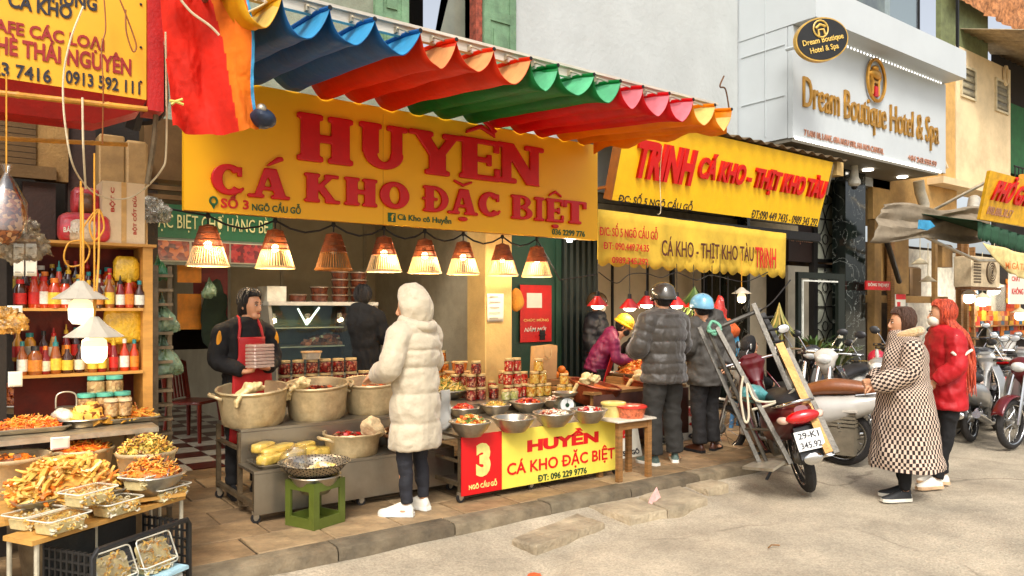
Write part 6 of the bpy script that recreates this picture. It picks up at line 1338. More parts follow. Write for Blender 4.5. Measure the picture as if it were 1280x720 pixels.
def jars(kind, rows, ub, vb, z, label, group, r=.045, h=.125, lid=lidw):
    """rows: list of x offsets per layer"""
    p = onc(ub, vb, z); proto = None
    for L_, row in enumerate(rows):
        for (dx, dy) in row:
            loc = (p.x+dx*r*2.06, p.y+dy*r*2.06, z+L_*(h+.001))
            proto = make_jar(kind, r, h, lid, label, loc, group) if proto is None else dup(proto, loc, random.uniform(0, 6))
jars('dark', [[(-.6, 0), (.45, 0), (-.1, 1)], [(-.55, .1), (.5, .1)], [(0, .1)]], 596, 500, cs2, 'jar of dark red pickled chillies in the pyramid stacked left of the pillar', 'dark red pickle jars', .052, .125)
jars('dark', [[(0, 0)], ], 617, 498, cs2, 'single dark red pickle jar standing right of the pyramid', 'single dark jar', .052, .125)
jars('red', [[(-.5, 0), (.5, 0), (1.5, .3)], [(-.5, .1), (.5, .1), (-.3, 1.1)], [(-.35, .1), (.55, .2)]], 641, 497, cs2, 'jar of bright red chillies in the tallest red stack on the cart', 'bright red chilli jars', .052, .13)
jars('green', [[(0, 0), (1.05, .0)]], 632, 500, cs2, 'jar of pale green pickled garlic in front of the red stack', 'pale green garlic jars', .045, .10)
jars('gold', [[(-1, 0), (0, 0), (1, .1)], [(-.5, .1), (.5, .2)], [(0, .1)]], 674, 495, cs2, 'jar of golden pickles in the right hand pyramid beside the paper bag', 'golden pickle jars', .052, .125)
jars('orange', [[(-.5, 0), (.5, 0), (0, 1)], [(-.5, .1), (.5, .1)], [(.1, .1)]], 552, 480, cs2+.03, 'jar of orange preserve in the stack half hidden by the cream coat', 'orange preserve jars', .05, .125)
jars('red', [[(0, 0)]], 615, 489, cs2, 'small red chilli jar set behind the pyramid', 'small red jar', .045, .11)
jars('orange', [[(-.5, 0), (.5, 0), (1.5, 0)], [(0, 0), (1, 0)]], 560, 496, cs2, 'jar of orange preserve in the low row beside the green shreds', 'low orange preserve jars', .052, .125)
jars('red', [[(-.5, 0), (.5, 0)], [(0, .1)]], 655, 494, cs2, 'bright red chilli jar in the small group right of the tallest stack', 'small red chilli group', .05, .12)
jars('gold', [[(-.5, 0), (.5, 0)], [(0, .1)]], 706, 494, cs2, 'golden jar in the little pyramid left of the kitchen scale', 'golden jars near the scale', .048, .11)
jars('dark', [[(-.5, 0), (.5, 0)], [(-.5, .1), (.5, .1)], [(0, .1)]], 575, 498, cs2, 'dark red jar in the leftmost stack beside the coat', 'leftmost dark red jars', .05, .12)
jars('orange', [[(-.5, 0), (.5, 0), (1.5, .1)], [(0, .1), (1, .1)]], 618, 486, cs2, 'orange jar in the low pile behind the dark red pyramid', 'orange jars behind the pyramid', .05, .12)
# round tubs stack
tubm = M('tub_clear_orange', c(200, 112, 40), .2, var=.3, vs=25, coat=.6, bump=.1)
def tub(label, x, y, z, r, h, m=tubm, lid=None, group=None, name='plastic_tub', sx=1.0):
    o = E(name, (x, y, z), 0, label, 'tub', group); b = MB(); b.lathe([(r*.82, 0), (r*.95, h*.8)], (0, 0, 0), 20, m, sx=sx); b.build('base', o)
    b = MB(); b.lathe([(r*.95, h*.80), (r*1.03, h*.82), (r*1.03, h*.95), (r*.94, h)], (0, 0, 0), 22, lid or M('tub_lid', c(222, 176, 120), .2, coat=.6, bump=.02), sx=sx); b.build('lid', o); return o
p = onc(578, 497, cs2)
for i in range(3): tub('wide clear tub of orange food in the tub stack beside the jar pyramid', p.x-.0, p.y+.1, cs2+.0+i*.088, .14-.004*i, .086, group='wide orange tubs')
for i in range(3): tub('wide clear tub of orange food in the second tub stack behind', p.x+.2, p.y+.2, cs2+.0+i*.078, .105, .076, group='second orange tubs')
tub('small clear tub on top of the wide tub stack', p.x+.03, p.y+.1, cs2+.266, .085, .09)
# paper bag, oranges, cup, scale
o = E('paper_bag', (PY(679, 480, 6.32).x, 6.32, .84), .15, 'brown paper carrier bag behind the golden jars', 'bag'); b = MB(); b.mi(M('kraft_paper', c(172, 134, 86), .85, var=.1, bump=.3, bs=14))
b.rings([[(-.15, -.06, 0), (.15, -.06, 0), (.15, .06, 0), (-.15, .06, 0)], [(-.16, -.05, .36), (.15, -.07, .36), (.16, .05, .37), (-.15, .04, .36)]], None, True, False); b.build('bag_body', o, solid=.003)
b = MB(); b.mi(M('bag_handle', c(190, 160, 110), .7)); b.tube([(-.06, -.06, .36), (-.05, -.075, .26), (0, -.08, .22), (.05, -.075, .26), (.06, -.06, .36)], .005, 5); b.build('handle', o)
b = MB(); b.mi(wood); b.box((-.5, -.12, -.06), (.35, .2, 0)); o = b.build('wooden_shelf'); o.location = (PY(690, 480, 6.35).x, 6.35, .835); tag(o, 'low wooden shelf board behind the cart under the paper bag and oranges', 'shelf')
ora = M('orange_fruit', c(222, 120, 24), .5, var=.15, vs=30, bump=.3, bs=200)
for i, (u, v) in enumerate(((694, 467), (702, 463), (706, 470))):
    q = PY(u, v, 6.32); b = MB(); b.ball((0, 0, 0), .045, 16, 10, ora); o = b.build('orange'); o.location = (q.x, q.y, .88+.05*(i == 1)); tag(o, 'orange in the small pile beside the paper bag', 'orange', 'oranges beside the paper bag')
q = PZ(715, 516, ct); sc_ = E('kitchen_scale', (q.x, q.y+.1, ct), -.35, 'round dial kitchen scale with steel pan on the cart', 'scale')
b = MB(); b.mi(M('scale_green_grey', c(90, 90, 74), .5)); b.rings([[(-.09, -.05, 0), (.09, -.05, 0), (.09, .06, 0), (-.09, .06, 0)], [(-.09, -.05, .07), (.09, -.05, .07), (.09, .06, .07), (-.09, .06, .07)], [(-.05, -.04, .13), (.05, -.04, .13), (.05, .05, .13), (-.05, .05, .13)]], None); b.build('body', sc_, smooth=False)
b = MB(); b.lathe([(.066, 0), (.066, .01)], (0, 0, 0), 28, M('dial_white', c(230, 230, 224), .4), T=Matrix.Translation((0, -.052, .07)) @ Matrix.Rotation(pi/2, 4, 'X')); dl = b.build('dial', sc_)
b = MB(); b.lathe([(.02, 0), (.02, .004)], (0, 0, 0), 14, M('dial_green', c(30, 60, 40), .4), T=Matrix.Translation((0, -.0625, .07)) @ Matrix.Rotation(pi/2, 4, 'X')); b.box((-.002, -.066, .07), (.002, -.064, .12), M('scale_green_grey')); b.build('dial_mark', dl)
b = MB(); b.lathe([(.001, .16), (.09, .16), (.12, .185), (.124, .185), (.095, .152), (.03, .15), (.03, .13), (.001, .13)], (0, 0, 0), 24, steel, c0=False, c1=False); b.build('pan', sc_)
# wooden side stand with tubs, right of the cart
wx = PZ(785, 520, .66); sd_ = E('wooden_stand', (wx.x, wx.y+.05, SW), .0, 'small wooden stand with a white tray top right of the cart', 'stand')
b = MB(); b.mi(M('white_tray_top', c(206, 196, 176), .5, dirt=.3)); b.box((-.24, -.17, .51), (.24, .17, .525), bev=.006); b.build('top', sd_)
for x in (-.18, .18):
    for y in (-.12, .12): b = MB(); b.mi(wood); b.box((x-.025, y-.02, 0), (x+.025, y+.02, .51)); b.build('leg', sd_)
b = MB(); b.mi(wood); b.box((-.18, -.135, .44), (.18, -.122, .5)); b.build('apron_board', sd_)
redlid = M('red_tub_lid', c(214, 50, 36), .3, coat=.5); pinkt = M('pink_food_tub', c(214, 110, 70), .25, var=.4, vs=30, coat=.6); z_ = SW+.525
tub('round tub with yellow lid behind the red lidded tub', wx.x-.04, wx.y+.14, z_, .11, .13, M('tub_yellow_side', c(222, 200, 120), .3, coat=.5, var=.2), M('yellow_lid', c(230, 206, 110), .3, coat=.5))
tub('wide pink tub with red lid on the wooden stand', wx.x+.04, wx.y-.0, z_, .135, .11, pinkt, redlid)
tub('small round tub of pale food at the right of the wooden stand', wx.x+.17, wx.y+.05, z_, .07, .07, pinkt, M('tub_lid'))
# black kettles: two big pans of stew in front of the beanie vendor
for i, (u, v, r, lab, fl) in enumerate(((748, 478, .26, 'tilted copper coloured pan of stew left in front of the beanie vendor', or2), (812, 474, .25, 'tilted pan of orange stew right in front of the beanie vendor', or1))):
    q = PY(u-8, v, 5.75); o = pot(lab, q.x, 5.75, q.z-.21, r, .2, False, mat=M('copper_pan', c(134, 62, 34), .35, .5, var=.35, dirt=.4)); o.rotation_euler = (.16, .12, 0)
    fill('stew', ['orange brown stew in the left tilted pan', 'orange stew in the right tilted pan'][i], q.x, 5.75, q.z-.035, r*.93, [M('stew_orange', c(206, 110, 40), .3, var=.4, vs=20, coat=.5), M('stew_red', c(206, 70, 24), .3, var=.4, vs=20, coat=.5)][i]).rotation_euler = (.16, .12, 0)
    glove_at(['pale gloves heaped in the left tilted pan', 'pale gloves heaped in the right tilted pan'][i], (q.x-.14, 5.66, q.z+.02), .4, 1.25)
tb_ = E('stew_table', (PY(720, 500, 5.75).x, 5.5, SW), 0, 'dark low table under the tilted stew pans', 'table'); b = MB(); b.mi(wood); b.box((0, 0, .62), (1.4, .7, .65)); b.build('top', tb_)
for x in (.03, 1.33):
    for y in (.03, .63): b = MB(); b.mi(wood); b.box((x, y, 0), (x+.04, y+.04, .62)); b.build('leg', tb_)
b = MB(); b.mi(M('dark_stand_cloth', c(74, 40, 26), .9, dirt=.3)); b.grid(lambda s, t: (1.4*s, -.01+.02*sin(s*30), .62-.5*t), 60, 4); b.build('skirt', tb_, solid=.004)
heap('fried_food', 'orange fried pieces piled on the tray before the beanie vendor', PY(798, 455, 6.0).x, 6.0, PY(798, 466, 6.0).z, .25, .18, .13, [or1, or3, or2, yl1], 'strip', 260, .05, 51)
tray('steel tray under the orange fried pieces', PY(798, 455, 6.0).x, 6.0, PY(798, 466, 6.0).z-.02, .6, .45)
b = MB(); b.mi(wood); b.box((-.35, -.25, -.9+.0), (.35, .25, 0)); o = b.build('wooden_block'); q = PY(798, 466, 6.0); o.location = (q.x, 6.02, q.z-.03); o.scale = (1, 1, (q.z-.03-SW)/.9); tag(o, 'wooden box holding up the tray of fried pieces', 'box')
# white ground boards with red writing
for i, (u0, u1, v0, v1, Y, lines, lab) in enumerate(((776, 803, 575, 528, 5.3, (('?', 0), ('5 NGÕ', 1)), 'white board with a big red mark between the stand legs'), (815, 902, 562, 505, 5.62, (('ĐỘI', 0), ('GIÒ', 0), ('ĐT: 0 19', 1)), 'white board with red capitals behind the men in dark jackets'), (984, 1000, 548, 508, 5.9, (('NO', 0), ('ẾT', 0)), 'small white board with red letters left of the red motorbike'))):
    a, d = PY(u0, v0, Y), PY(u1, v1, Y); o = E('ground_sign_board', (a.x, Y, SW), 0, lab, 'sign'); W, H = d.x-a.x, d.z-SW
    b = MB(); b.mi(pw_); b.prism([(0, 0, 0), (W, 0, 0), (W, .08, H), (0, .08, H)], (0, .02, 0)); b.build('board', o)
    n_ = len(lines)
    for j, (s, kd) in enumerate(lines):
        hh = H/n_*.62; z0 = H-(j+.85)*H/n_; text(o, s, (W*.12, .08*z0/H-.004, z0), (1, 0, 0), (0, .08/H, 1), W*.76 if len(s) > 2 else min(W*.4, .2), hh*(.55 if kd else 1), rdl if not kd else blk, bold=.03, ext=.002)
# ---- display fridge
fx, fy = 2.35, 7.9
fr = E('display_fridge', (PY(340, 450, 7.5).x, 7.5, SW), 0, 'glass fronted display fridge with curved side behind the pots', 'fridge')
fw_ = PY(478, 450, 7.5).x-fr.location.x; fgr = M('fridge_grey', c(138, 132, 116), .4, var=.08); fz_ = lambda v: PY(400, v, 7.5).z-SW
zt_ = fz_(382); zm = fz_(432)
b = MB(); b.mi(fgr); b.rings([[(x, 0.0, 0), (x, .7, 0), (x, .7, zt_), (x, .12, zt_), (x, -.02, zm), (x, -.12, zm-.06), (x, -.1, .1)] for x in (0, .035)]); b.build('side_panel', fr)
b = MB(); b.mi(fgr); b.rings([[(x, 0.0, 0), (x, .7, 0), (x, .7, zt_), (x, .12, zt_), (x, -.02, zm), (x, -.12, zm-.06), (x, -.1, .1)] for x in (fw_-.035, fw_)]); b.build('side_panel', fr)
b = MB(); b.mi(fgr); b.box((.036, -.08, .05), (fw_-.036, .68, zm-.3)); b.build('base_cabinet', fr)
b = MB(); b.mi(M('fridge_inside', c(116, 128, 108), .5)); b.box((.036, .66, zm-.3), (fw_-.036, .68, zt_)); b.build('inner_back', fr)
b = MB(); b.mi(M('fridge_top', c(190, 184, 168), .35)); b.box((-.0, .1, zt_+.002), (fw_, .72, zt_+.04)); b.build('top', fr)
b = MB(); b.mi(Mglass('fridge_glass', (.86, .93, .88), .02, .03)); b.prism([(.036, .115, zt_), (fw_-.036, .115, zt_), (fw_-.036, -.02, zm-.25), (.036, -.02, zm-.25)], (0, .006, 0)); b.build('glass', fr)
for z in (zm-.28, zm-.02, zm+.18): b = MB(); b.mi(alu); b.box((.04, .12, z), (fw_-.04, .66, z+.012)); b.build('shelf', fr)
b = MB(); b.mi(M('fridge_tube_lit', (1, 1, 1), emit=(.95, 1, .92), es=1.6, bump=0)); b.tube([(.32, .14, zt_-.03), (.40, .10, zt_-.2)], .009, 8); b.tube([(.40, .10, zt_-.2), (.55, .13, zt_-.02)], .011, 8); b.build('light_tube', fr)
heap('chilled_food', 'pale food on the glass fridge shelf', fr.location.x+.75, 7.85, SW+zm, .3, .15, .08, [bn1, wt1, pk1], 'chunk', 80, .05, 61); 
b = MB(); b.mi(M('fridge_motor_white', c(206, 200, 180), .5)); b.box((.02, .2, zt_+.042), (.22, .5, zt_+.2)); b.build('cream_box', fr)
ftz = SW+zt_+.042; brt = M('brown_tub', c(92, 44, 24), .25, var=.4, vs=20, coat=.6)
for i, (n_, x) in enumerate(((1, .38), (2, .62), (4, .86), (4, 1.08))):
    for j in range(n_): tub('brown plastic food tub in the stacks on top of the fridge', fr.location.x+x, 7.8, ftz+j*.085, .10, .082, brt, M('brown_tub_lid', c(120, 100, 80), .2, coat=.6), 'brown tubs on the fridge')
# red jars in front of the fridge on the rear of the bench
q = (2.45, 6.3); rk = E('rear_shelf', (2.1, 6.15, SW), 0, 'narrow rear shelf behind the pots holding red jars', 'shelf'); b = MB(); b.mi(steel_d); b.box((0, 0, .66), (1.2, .3, .68)); b.build('top', rk)
for x in (.02, 1.16): b = MB(); b.mi(steel_d); b.box((x, .1, 0), (x+.03, .13, .66)); b.build('leg', rk)
zr = SW+.68
for i in range(5):
    for j in range(2 if i > 3 else 3 if i in (1, 2) else 2):
        make_jar('dark' if (i+j) % 3 else 'red', .055, .12, lidw, 'red preserve jar in the row between the pots and the fridge', (2.28+i*.125, 6.27, zr+j*.121), 'red jars before the fridge') if 0 else None
pj = make_jar('dark', .055, .12, lidw, 'red preserve jar in the stacked row between the pots and the fridge', (2.28, 6.27, zr), 'red jars before the fridge')
for i in range(9):
    for j in range(3 if i < 6 else 2):
        if i or j: dup(pj, (2.28+i*.122, 6.27+.0*j, zr+j*.121), random.uniform(0, 6))
tub('clear tub of white food on top of the red jars', 2.52, 6.27, zr+.365, .09, .07, M('tub_clear_grey', c(190, 176, 150), .2, coat=.6))
# framed picture by the back wall
o = E('framed_notice', tuple(PY(540, 445, 8.8)), 0, 'small framed print standing behind the orange jars', 'frame'); b = MB(); b.mi(M('dark_frame_wood', c(70, 40, 22), .5)); b.box((0, 0, 0), (.34, .03, .42)); b.build('frame', o); b = MB(); b.mi(M('frame_print', c(130, 120, 100), .6)); b.box((.03, -.004, .03), (.31, -.001, .39)); b.build('print', o)
b = MB(); b.mi(wallgrey); b.box((-.2, .0, -.3), (.6, .3, -.01)); b.build('ledge', o)
# ---- lamps
ratd = M('rattan_dark', c(134, 66, 20), .6, var=.3, vs=20); ratl = M('rattan_light', c(220, 178, 110), .6, var=.25, vs=20, emit=(1, .74, .42), es=.16)
warm = M('warm_bulb_lit', (1, .9, .7), .4, emit=(1, .78, .45), es=10, bump=0)
wireb = M('black_cable', c(24, 20, 18), .6)
def point(name, loc, e, col=(1, .78, .5), r=.05, par=None):
    l = bpy.data.lights.new(name, 'POINT'); l.energy = e; l.color = col; l.shadow_soft_size = r; o = bpy.data.objects.new(name, l); COL.objects.link(o); o.location = loc
    if par: o.parent = par
    return o
LAMPS = [(260, 309), (344, 311), (417, 320), (480, 321), (531, 321), (579, 326), (628, 328), (671, 329)]
wn_w = ['leftmost', 'second', 'third, unlit', 'fourth', 'fifth', 'sixth', 'seventh', 'rightmost']
def rattan(i, p, lit):
    o = E('rattan_lamp', tuple(p), random.uniform(0, 1), '%s woven rattan cone lamp in the row below the big yellow sign' % wn_w[i], 'lamp', 'rattan lamps under the shop sign')
    H = .31; rb, rt = .158, .062
    for z0, z1, m, nm in ((.16, .31, ratd, 'upper_weave'), (0, .16, ratl if lit else M('rattan_mid', c(178, 112, 44), .6, var=.3, vs=20), 'lower_slats')):
        b = MB(); ra, rc = rb+(rt-rb)*z0/H, rb+(rt-rb)*z1/H
        n = 40 if z0 == 0 else 52
        for j in range(n):
            a = 2*pi*j/n; w_ = .0052 if z0 == 0 else .0066; b.tube([(ra*cos(a), ra*sin(a), z0), (rc*cos(a), rc*sin(a), z1)], w_, 4, m, flat=.5)
        for z in ([z0+.004, z0+.012] if z0 == 0 else [z0, z0+.05, z0+.1, z1]):
            r = rb+(rt-rb)*z/H; b.tube([(r*1.02*cos(t), r*1.02*sin(t), z) for t in [2*pi*k/24 for k in range(25)]], .006, 5, m)
        q = b.build(nm, o); q['kind'] = 'stuff' if 0 else 'thing'; del q['kind']
    b = MB(); b.lathe([(.001, .31), (rt, .305), (rt, .31), (.02, .33), (.001, .335)], (0, 0, 0), 16, ratd, c0=False, c1=False); b.tube([(0, 0, .33), (0, 0, .52)], .006, 6, wireb); b.build('cord', o)
    b = MB(); b.ball((0, 0, .17), .032, 10, 8, warm if lit else M('bulb_off', c(200, 190, 170), .2)); b.build('bulb', o)
    if lit: point('lamp_light', (0, 0, .10), 13.0, par=o, r=.03)
    return o
pts_ = []
for i, (u, v) in enumerate(LAMPS):
    p = PY(u, v, 6.2); p.z = 1.935; rattan(i, p, i != 2); pts_.append(p+Vector((0, 0, .40)))
b = MB(); P = []
P = [pts_[0]+Vector((-.9, 0, .1))]
for i, q in enumerate(pts_):
    P.append(q); 
    if i < len(pts_)-1:
        n = pts_[i+1]; 
        for t in (.25, .5, .75): P.append(q.lerp(n, t)+Vector((0, 0, -.085*sin(pi*t))))
P += [PY(700, 350, 6.2), PY(745, 343, 6.2)]
b.tube(P, .009, 6, wireb); q = b.build('lamp_cable'); tag(q, 'black cable swagged between the rattan lamps', 'cable')
for i, p in enumerate(pts_):
    b = MB(); b.ball((0, 0, 0), (.02, .015, .028), 8, 6, wireb); b.tube([(0, 0, 0), (0, 0, .14)], .005, 4, wireb); q = b.build('cable_clip'); q.location = p; tag(q, 'black clip holding the lamp cable under the big sign', 'clip', 'cable clips')
# strip lamp under the sign at the right, glowing spot
sb = E('spot_bulb', tuple(PY(712, 300, 6.3)), 0, 'bright white bulb at the lower right corner of the big sign', 'lamp'); b = MB(); b.lathe([(.03, -.02), (.035, .03), (.02, .08)], (0, 0, 0), 12, M('white_bulb_lit', (1, 1, 1), emit=(1, .95, .85), es=12, bump=0)); b.build('bulb', sb); point('lamp_light', (0, -.0, -.08), 7, (1, .86, .66), .04, sb)
# red enamel lamps of the next stall
REDL = [(747, 379), (787, 382), (808, 378), (846, 379), (867, 381), (890, 387)]
rl = M('red_enamel_lamp', c(196, 18, 14), .35, coat=.5, bump=.02, var=.08)
for i, (u, v) in enumerate(REDL):
    p = PY(u, v, 6.05); o = E('red_lamp', tuple(p), 0, '%s red enamel shade lamp hanging over the neighbouring stall' % ['leftmost', 'second from left', 'third from left', 'fourth from left, mostly hidden', 'fifth from left', 'rightmost'][i], 'lamp', 'red lamps over the neighbouring stall')
    b = MB(); b.lathe([(.115, -.03), (.112, -.022), (.045, .055), (.03, .075), (.001, .08)], (0, 0, 0), 22, rl, c0=False, c1=False); b.build('shade', o, solid=.003)
    b = MB(); b.lathe([(.025, .076), (.022, .13), (.001, .135)], (0, 0, 0), 12, wireb); b.tube([(0, 0, .13), (0, 0, 2.14-p.z)], .005, 5, wireb); b.build('cord', o)
    b = MB(); b.ball((0, 0, -.028), (.072, .072, .04), 14, 8, M('white_bulb_warm', (1, 1, 1), emit=(1, .86, .66), es=6, bump=0)); b.build('bulb', o)
    point('lamp_light', (0, 0, -.11), 4.5, (1, .76, .5), .04, o)
b = MB(); P = [PY(748, 340, 6.1)]; 
for u, v in ((770, 354), (787, 343), (808, 342), (826, 347), (846, 341), (870, 350), (890, 344), (930, 352), (960, 340)): P.append(PY(u, v, 6.1))
P, R = sm(P, [.006]*len(P), 60); b.tube(P, R, 5, wireb); q = b.build('stall_cable'); tag(q, 'thin cable strung above the red lamps', 'cable')
cone_w = M('white_tin_shade', c(186, 178, 160), .5, .1, var=.05, dirt=.1)
def cone_lamp(label, p, r=.12, h=.09, e=10, bulb_s=1.0, cord=.4, frill=False):
    o = E('tin_shade_lamp', tuple(p), 0, label, 'lamp'); b = MB()
    b.lathe([(r, 0), (r*.45, h*.55), (.02, h), (.001, h)], (0, 0, 0), 10 if frill else 20, cone_w, c0=False, c1=False); b.build('shade', o, solid=.003, smooth=not frill)
    b = MB(); b.lathe([(.001, -.12*bulb_s), (.035*bulb_s, -.118*bulb_s), (.052*bulb_s, -.095*bulb_s), (.054*bulb_s, -.045*bulb_s)], (0, 0, 0), 18, M('strong_bulb_lit', (1, 1, 1), emit=(1, .82, .55), es=2.4, bump=0), c0=False, c1=False); bb = b.build('bulb', o)
    b = MB(); b.lathe([(.054*bulb_s, -.045*bulb_s), (.05*bulb_s, -.02), (.03*bulb_s, .0), (.02, .03)], (0, 0, 0), 16, M('bulb_collar', c(236, 214, 160), .4, emit=(1, .8, .45), es=.8)); b.build('collar', bb)
    b = MB(); b.tube([(0, 0, h-.01), (0, 0, h+cord)], .005, 5, M('yellow_cord', c(214, 150, 40), .6)); b.build('cord', o); point('lamp_light', (0, 0, -.17*bulb_s), e, (1, .74, .42), .05, o); return o
cone_lamp('white cone lamp hanging on a yellow cord before the shelf, upper of the two', PY(101, 374, 4.75), .14, .10, 4.5, 1.15, .55, True)
cone_lamp('white cone lamp in front of the jars, lower of the two', PY(118, 421, 4.7), .15, .11, 6, 1.2, .9, True)
cone_lamp('white tin shade lamp right of the red lamps', PY(927, 367, 6.1), .13, .08, 7, 1.0, .45)
# ---- shelf with bottles
sh = E('bottle_shelf', (.34, 5.62, 0), 0, 'tall plywood shelf full of sauce bottles at the left edge', 'shelf')
ply = M('plywood', c(196, 142, 66), .65, var=.15, vs=3, bump=.15, stretch=(1, 1, 5)); b = MB(); b.mi(ply); b.box((.70, -.12, .9), (.76, .22, 2.03)); b.build('side_board', sh)
b = MB(); b.mi(brd); b.mats[:] = []; b.mi(M('shelf_back_red', c(104, 30, 18), .7, var=.3)); b.box((.0, .2, .9), (.7, .22, 2.02)); b.build('back_board', sh)
SHZ = (2.03, 1.62, 1.20, 1.02)
for z, d in ((2.03, .0), (1.605, 0), (1.19, 0)): b = MB(); b.mi(ply); b.box((-.02 if z < 2 else -.25, -.14, z-.018), (.699 if z < 2 else .78, .2, z)); b.build('shelf_board', sh)
b = MB(); b.mi(steel_d); b.box((.78, .0, SW), (.82, .04, 1.9)); b.box((.9, .1, SW), (.93, .13, 1.9)); [b.box((.80, .02, z), (.92, .12, z+.02)) for z in [SW+.1*k for k in range(18)]]; b.build('metal_upright', sh)
capc = [c(226, 220, 200), c(214, 170, 40), c(190, 30, 20), c(40, 130, 130), c(40, 36, 34), c(222, 120, 30)]
bodyc = [c(130, 20, 10), c(60, 24, 12), c(190, 60, 16), c(214, 150, 50), c(70, 36, 18), c(150, 80, 24)]
labc = [c(230, 190, 60), c(226, 214, 180), c(190, 30, 20), c(214, 130, 40), c(230, 224, 206)]
cms = [M('cap%d' % i, q, .4, bump=.02) for i, q in enumerate(capc)]; bms = [M('bottle%d' % i, q, .12, var=.25, coat=.5, bump=0) for i, q in enumerate(bodyc)]; lms = [M('label%d' % i, q, .5, var=.2, vs=50, bump=0) for i, q in enumerate(labc)]
lnames = ['yellow', 'cream', 'red', 'orange', 'white']; bnames = ['dark red', 'near black', 'orange', 'golden', 'brown', 'bright red']
def bottle(x, y, z, shape, bi, ci, li, grp, where, r=.032, h=.2):
    o = E('sauce_bottle', (x, y, z), random.uniform(-.5, .5), '%s sauce bottle with %s label %s' % (bnames[bi], lnames[li], where), 'bottle', grp)
    pr_ = {0: [(r*.9, 0), (r, .01), (r, h*.58), (r*.42, h*.76), (r*.36, h*.9)], 1: [(r*.9, 0), (r, .01), (r*.98, h*.5), (r*.8, h*.62), (r*.5, h*.84), (r*.4, h*.88)], 2: [(r*1.05, 0), (r*1.15, .01), (r*1.15, h*.62), (r*.7, h*.74), (r*.6, h*.8)]}[shape]
    b = MB(); b.lathe(pr_, (0, 0, 0), 14, bms[bi]); b.build('glass', o)
    zt = pr_[-1][1]; rc = pr_[-1][0]*1.2; b = MB(); b.lathe([(rc, zt-.004), (rc, zt+h*.1), (rc*.5 if shape == 1 else rc*.95, zt+h*.12), ((.003, zt+h*.3) if shape == 1 else (.003, zt+h*.125))], (0, 0, 0), 12, cms[ci]); b.build('cap', o)
    rr_ = (1.17 if shape == 2 else 1.015)*r; b = MB(); b.lathe([(rr_, h*.12), (rr_, h*.48)], (0, 0, 0), 14, lms[li], c0=False, c1=False); b.build('label', o)
rs = random.Random(5)
for row, (z, y, x0, x1, n, grp, where) in enumerate(((1.605, 5.74, .36, 1.0, 11, 'back row on the upper shelf', 'in the back row of the upper shelf'), (1.605, 5.62, .38, .98, 11, 'middle row on the upper shelf', 'in the middle row of the upper shelf'), (1.605, 5.51, .36, 1.02, 12, 'front row on the upper shelf', 'in the front row of the upper shelf'), (1.19, 5.70, .36, 1.0, 11, 'back row on the lower shelf', 'in the back row of the lower shelf'), (1.19, 5.53, .36, 1.0, 11, 'front row on the lower shelf', 'in the front row of the lower shelf'))):
    for i in range(n):
        x = x0+(x1-x0)*i/(n-1)+rs.uniform(-.01, .01); up = .12 if row in (0, 3) else (.03 if row == 1 else 0)
        if up:
            pass
        bottle(x, y+rs.uniform(-.015, .015), z+(.10 if row == 0 else .05 if row == 1 else .08 if row == 3 else 0), rs.choice((0, 0, 1, 2)), rs.randrange(6), rs.randrange(6), rs.randrange(5), 'sauce bottles, '+grp, where, rs.uniform(.027, .034), rs.uniform(.17, .215))
yb = M('yellow_bag', c(230, 180, 40), .35, var=.3, vs=14, coat=.5, bump=.5)
for i, (u, v, s, lab) in enumerate(((158, 337, .08, 'yellow snack bag on the upper shelf beside the bottles'), (154, 405, .12, 'large yellow noodle bag pinned at the right of the lower shelf'))):
    p = PY(u, v, 5.6); o = E('snack_bag', tuple(p), 0, lab, 'bag'); b = MB(); b.ball((0, 0, 0), (s, .03, s*1.1), 18, 12, yb, f=lambda q: Vector((abs(q.x/s)**.5*s*(1 if q.x > 0 else -1), q.y, abs(q.z/s/1.1)**.5*s*1.1*(1 if q.z > 0 else -1)))*(1+.12*noise.noise(q*30))); b.build('bag_body', o)
for x_, y_, z_, h_ in ((.36, 5.69, 1.605, .10), (.36, 5.575, 1.605, .05), (.36, 5.65, 1.19, .08)):
    b = MB(); b.mi(ply); b.box((x_-.34, y_-.0-5.62, z_+.001), (.695, y_+.1-5.62, z_+h_-.001)); b.build('shelf_step', sh)
# low jars with teal lids
teal = M('teal_lid', c(90, 180, 160), .4); jc['dry'] = Mspot('jar_dry', [c(190, 150, 100), c(150, 110, 70), c(214, 180, 130)], 60)
for i, (u, v, r, ld, g_) in enumerate(((108, 496, .058, teal, 't'), (131, 496, .056, teal, 't'), (153, 495, .054, teal, 't'), (139, 500, .045, lidr, 'w'), (156, 500, .045, lidr, 'w'), (120, 470, .055, teal, 'u'), (143, 468, .055, teal, 'u'))):
    p = PY(u, v, 5.38 if g_ == 't' else 5.25 if g_ == 'w' else 5.45); make_jar('dry', r, .14 if g_ != 'w' else .11, ld, {'t': 'teal lidded jar of dried food in the row under the shelf', 'w': 'small pale lidded jar in front of the teal lidded jars', 'u': 'teal lidded jar behind the front row of jars'}[g_], (p.x, p.y, .93 if g_ != 'u' else 1.03), {'t': 'teal lidded jars', 'w': 'pale lidded jars', 'u': 'rear teal jars'}[g_])
b = MB(); b.mi(ply); b.box((.3, 5.32, .885), (1.08, 5.62, .912)); q = b.build('jar_board'); tag(q, 'plywood board under the teal lidded jars', 'board')
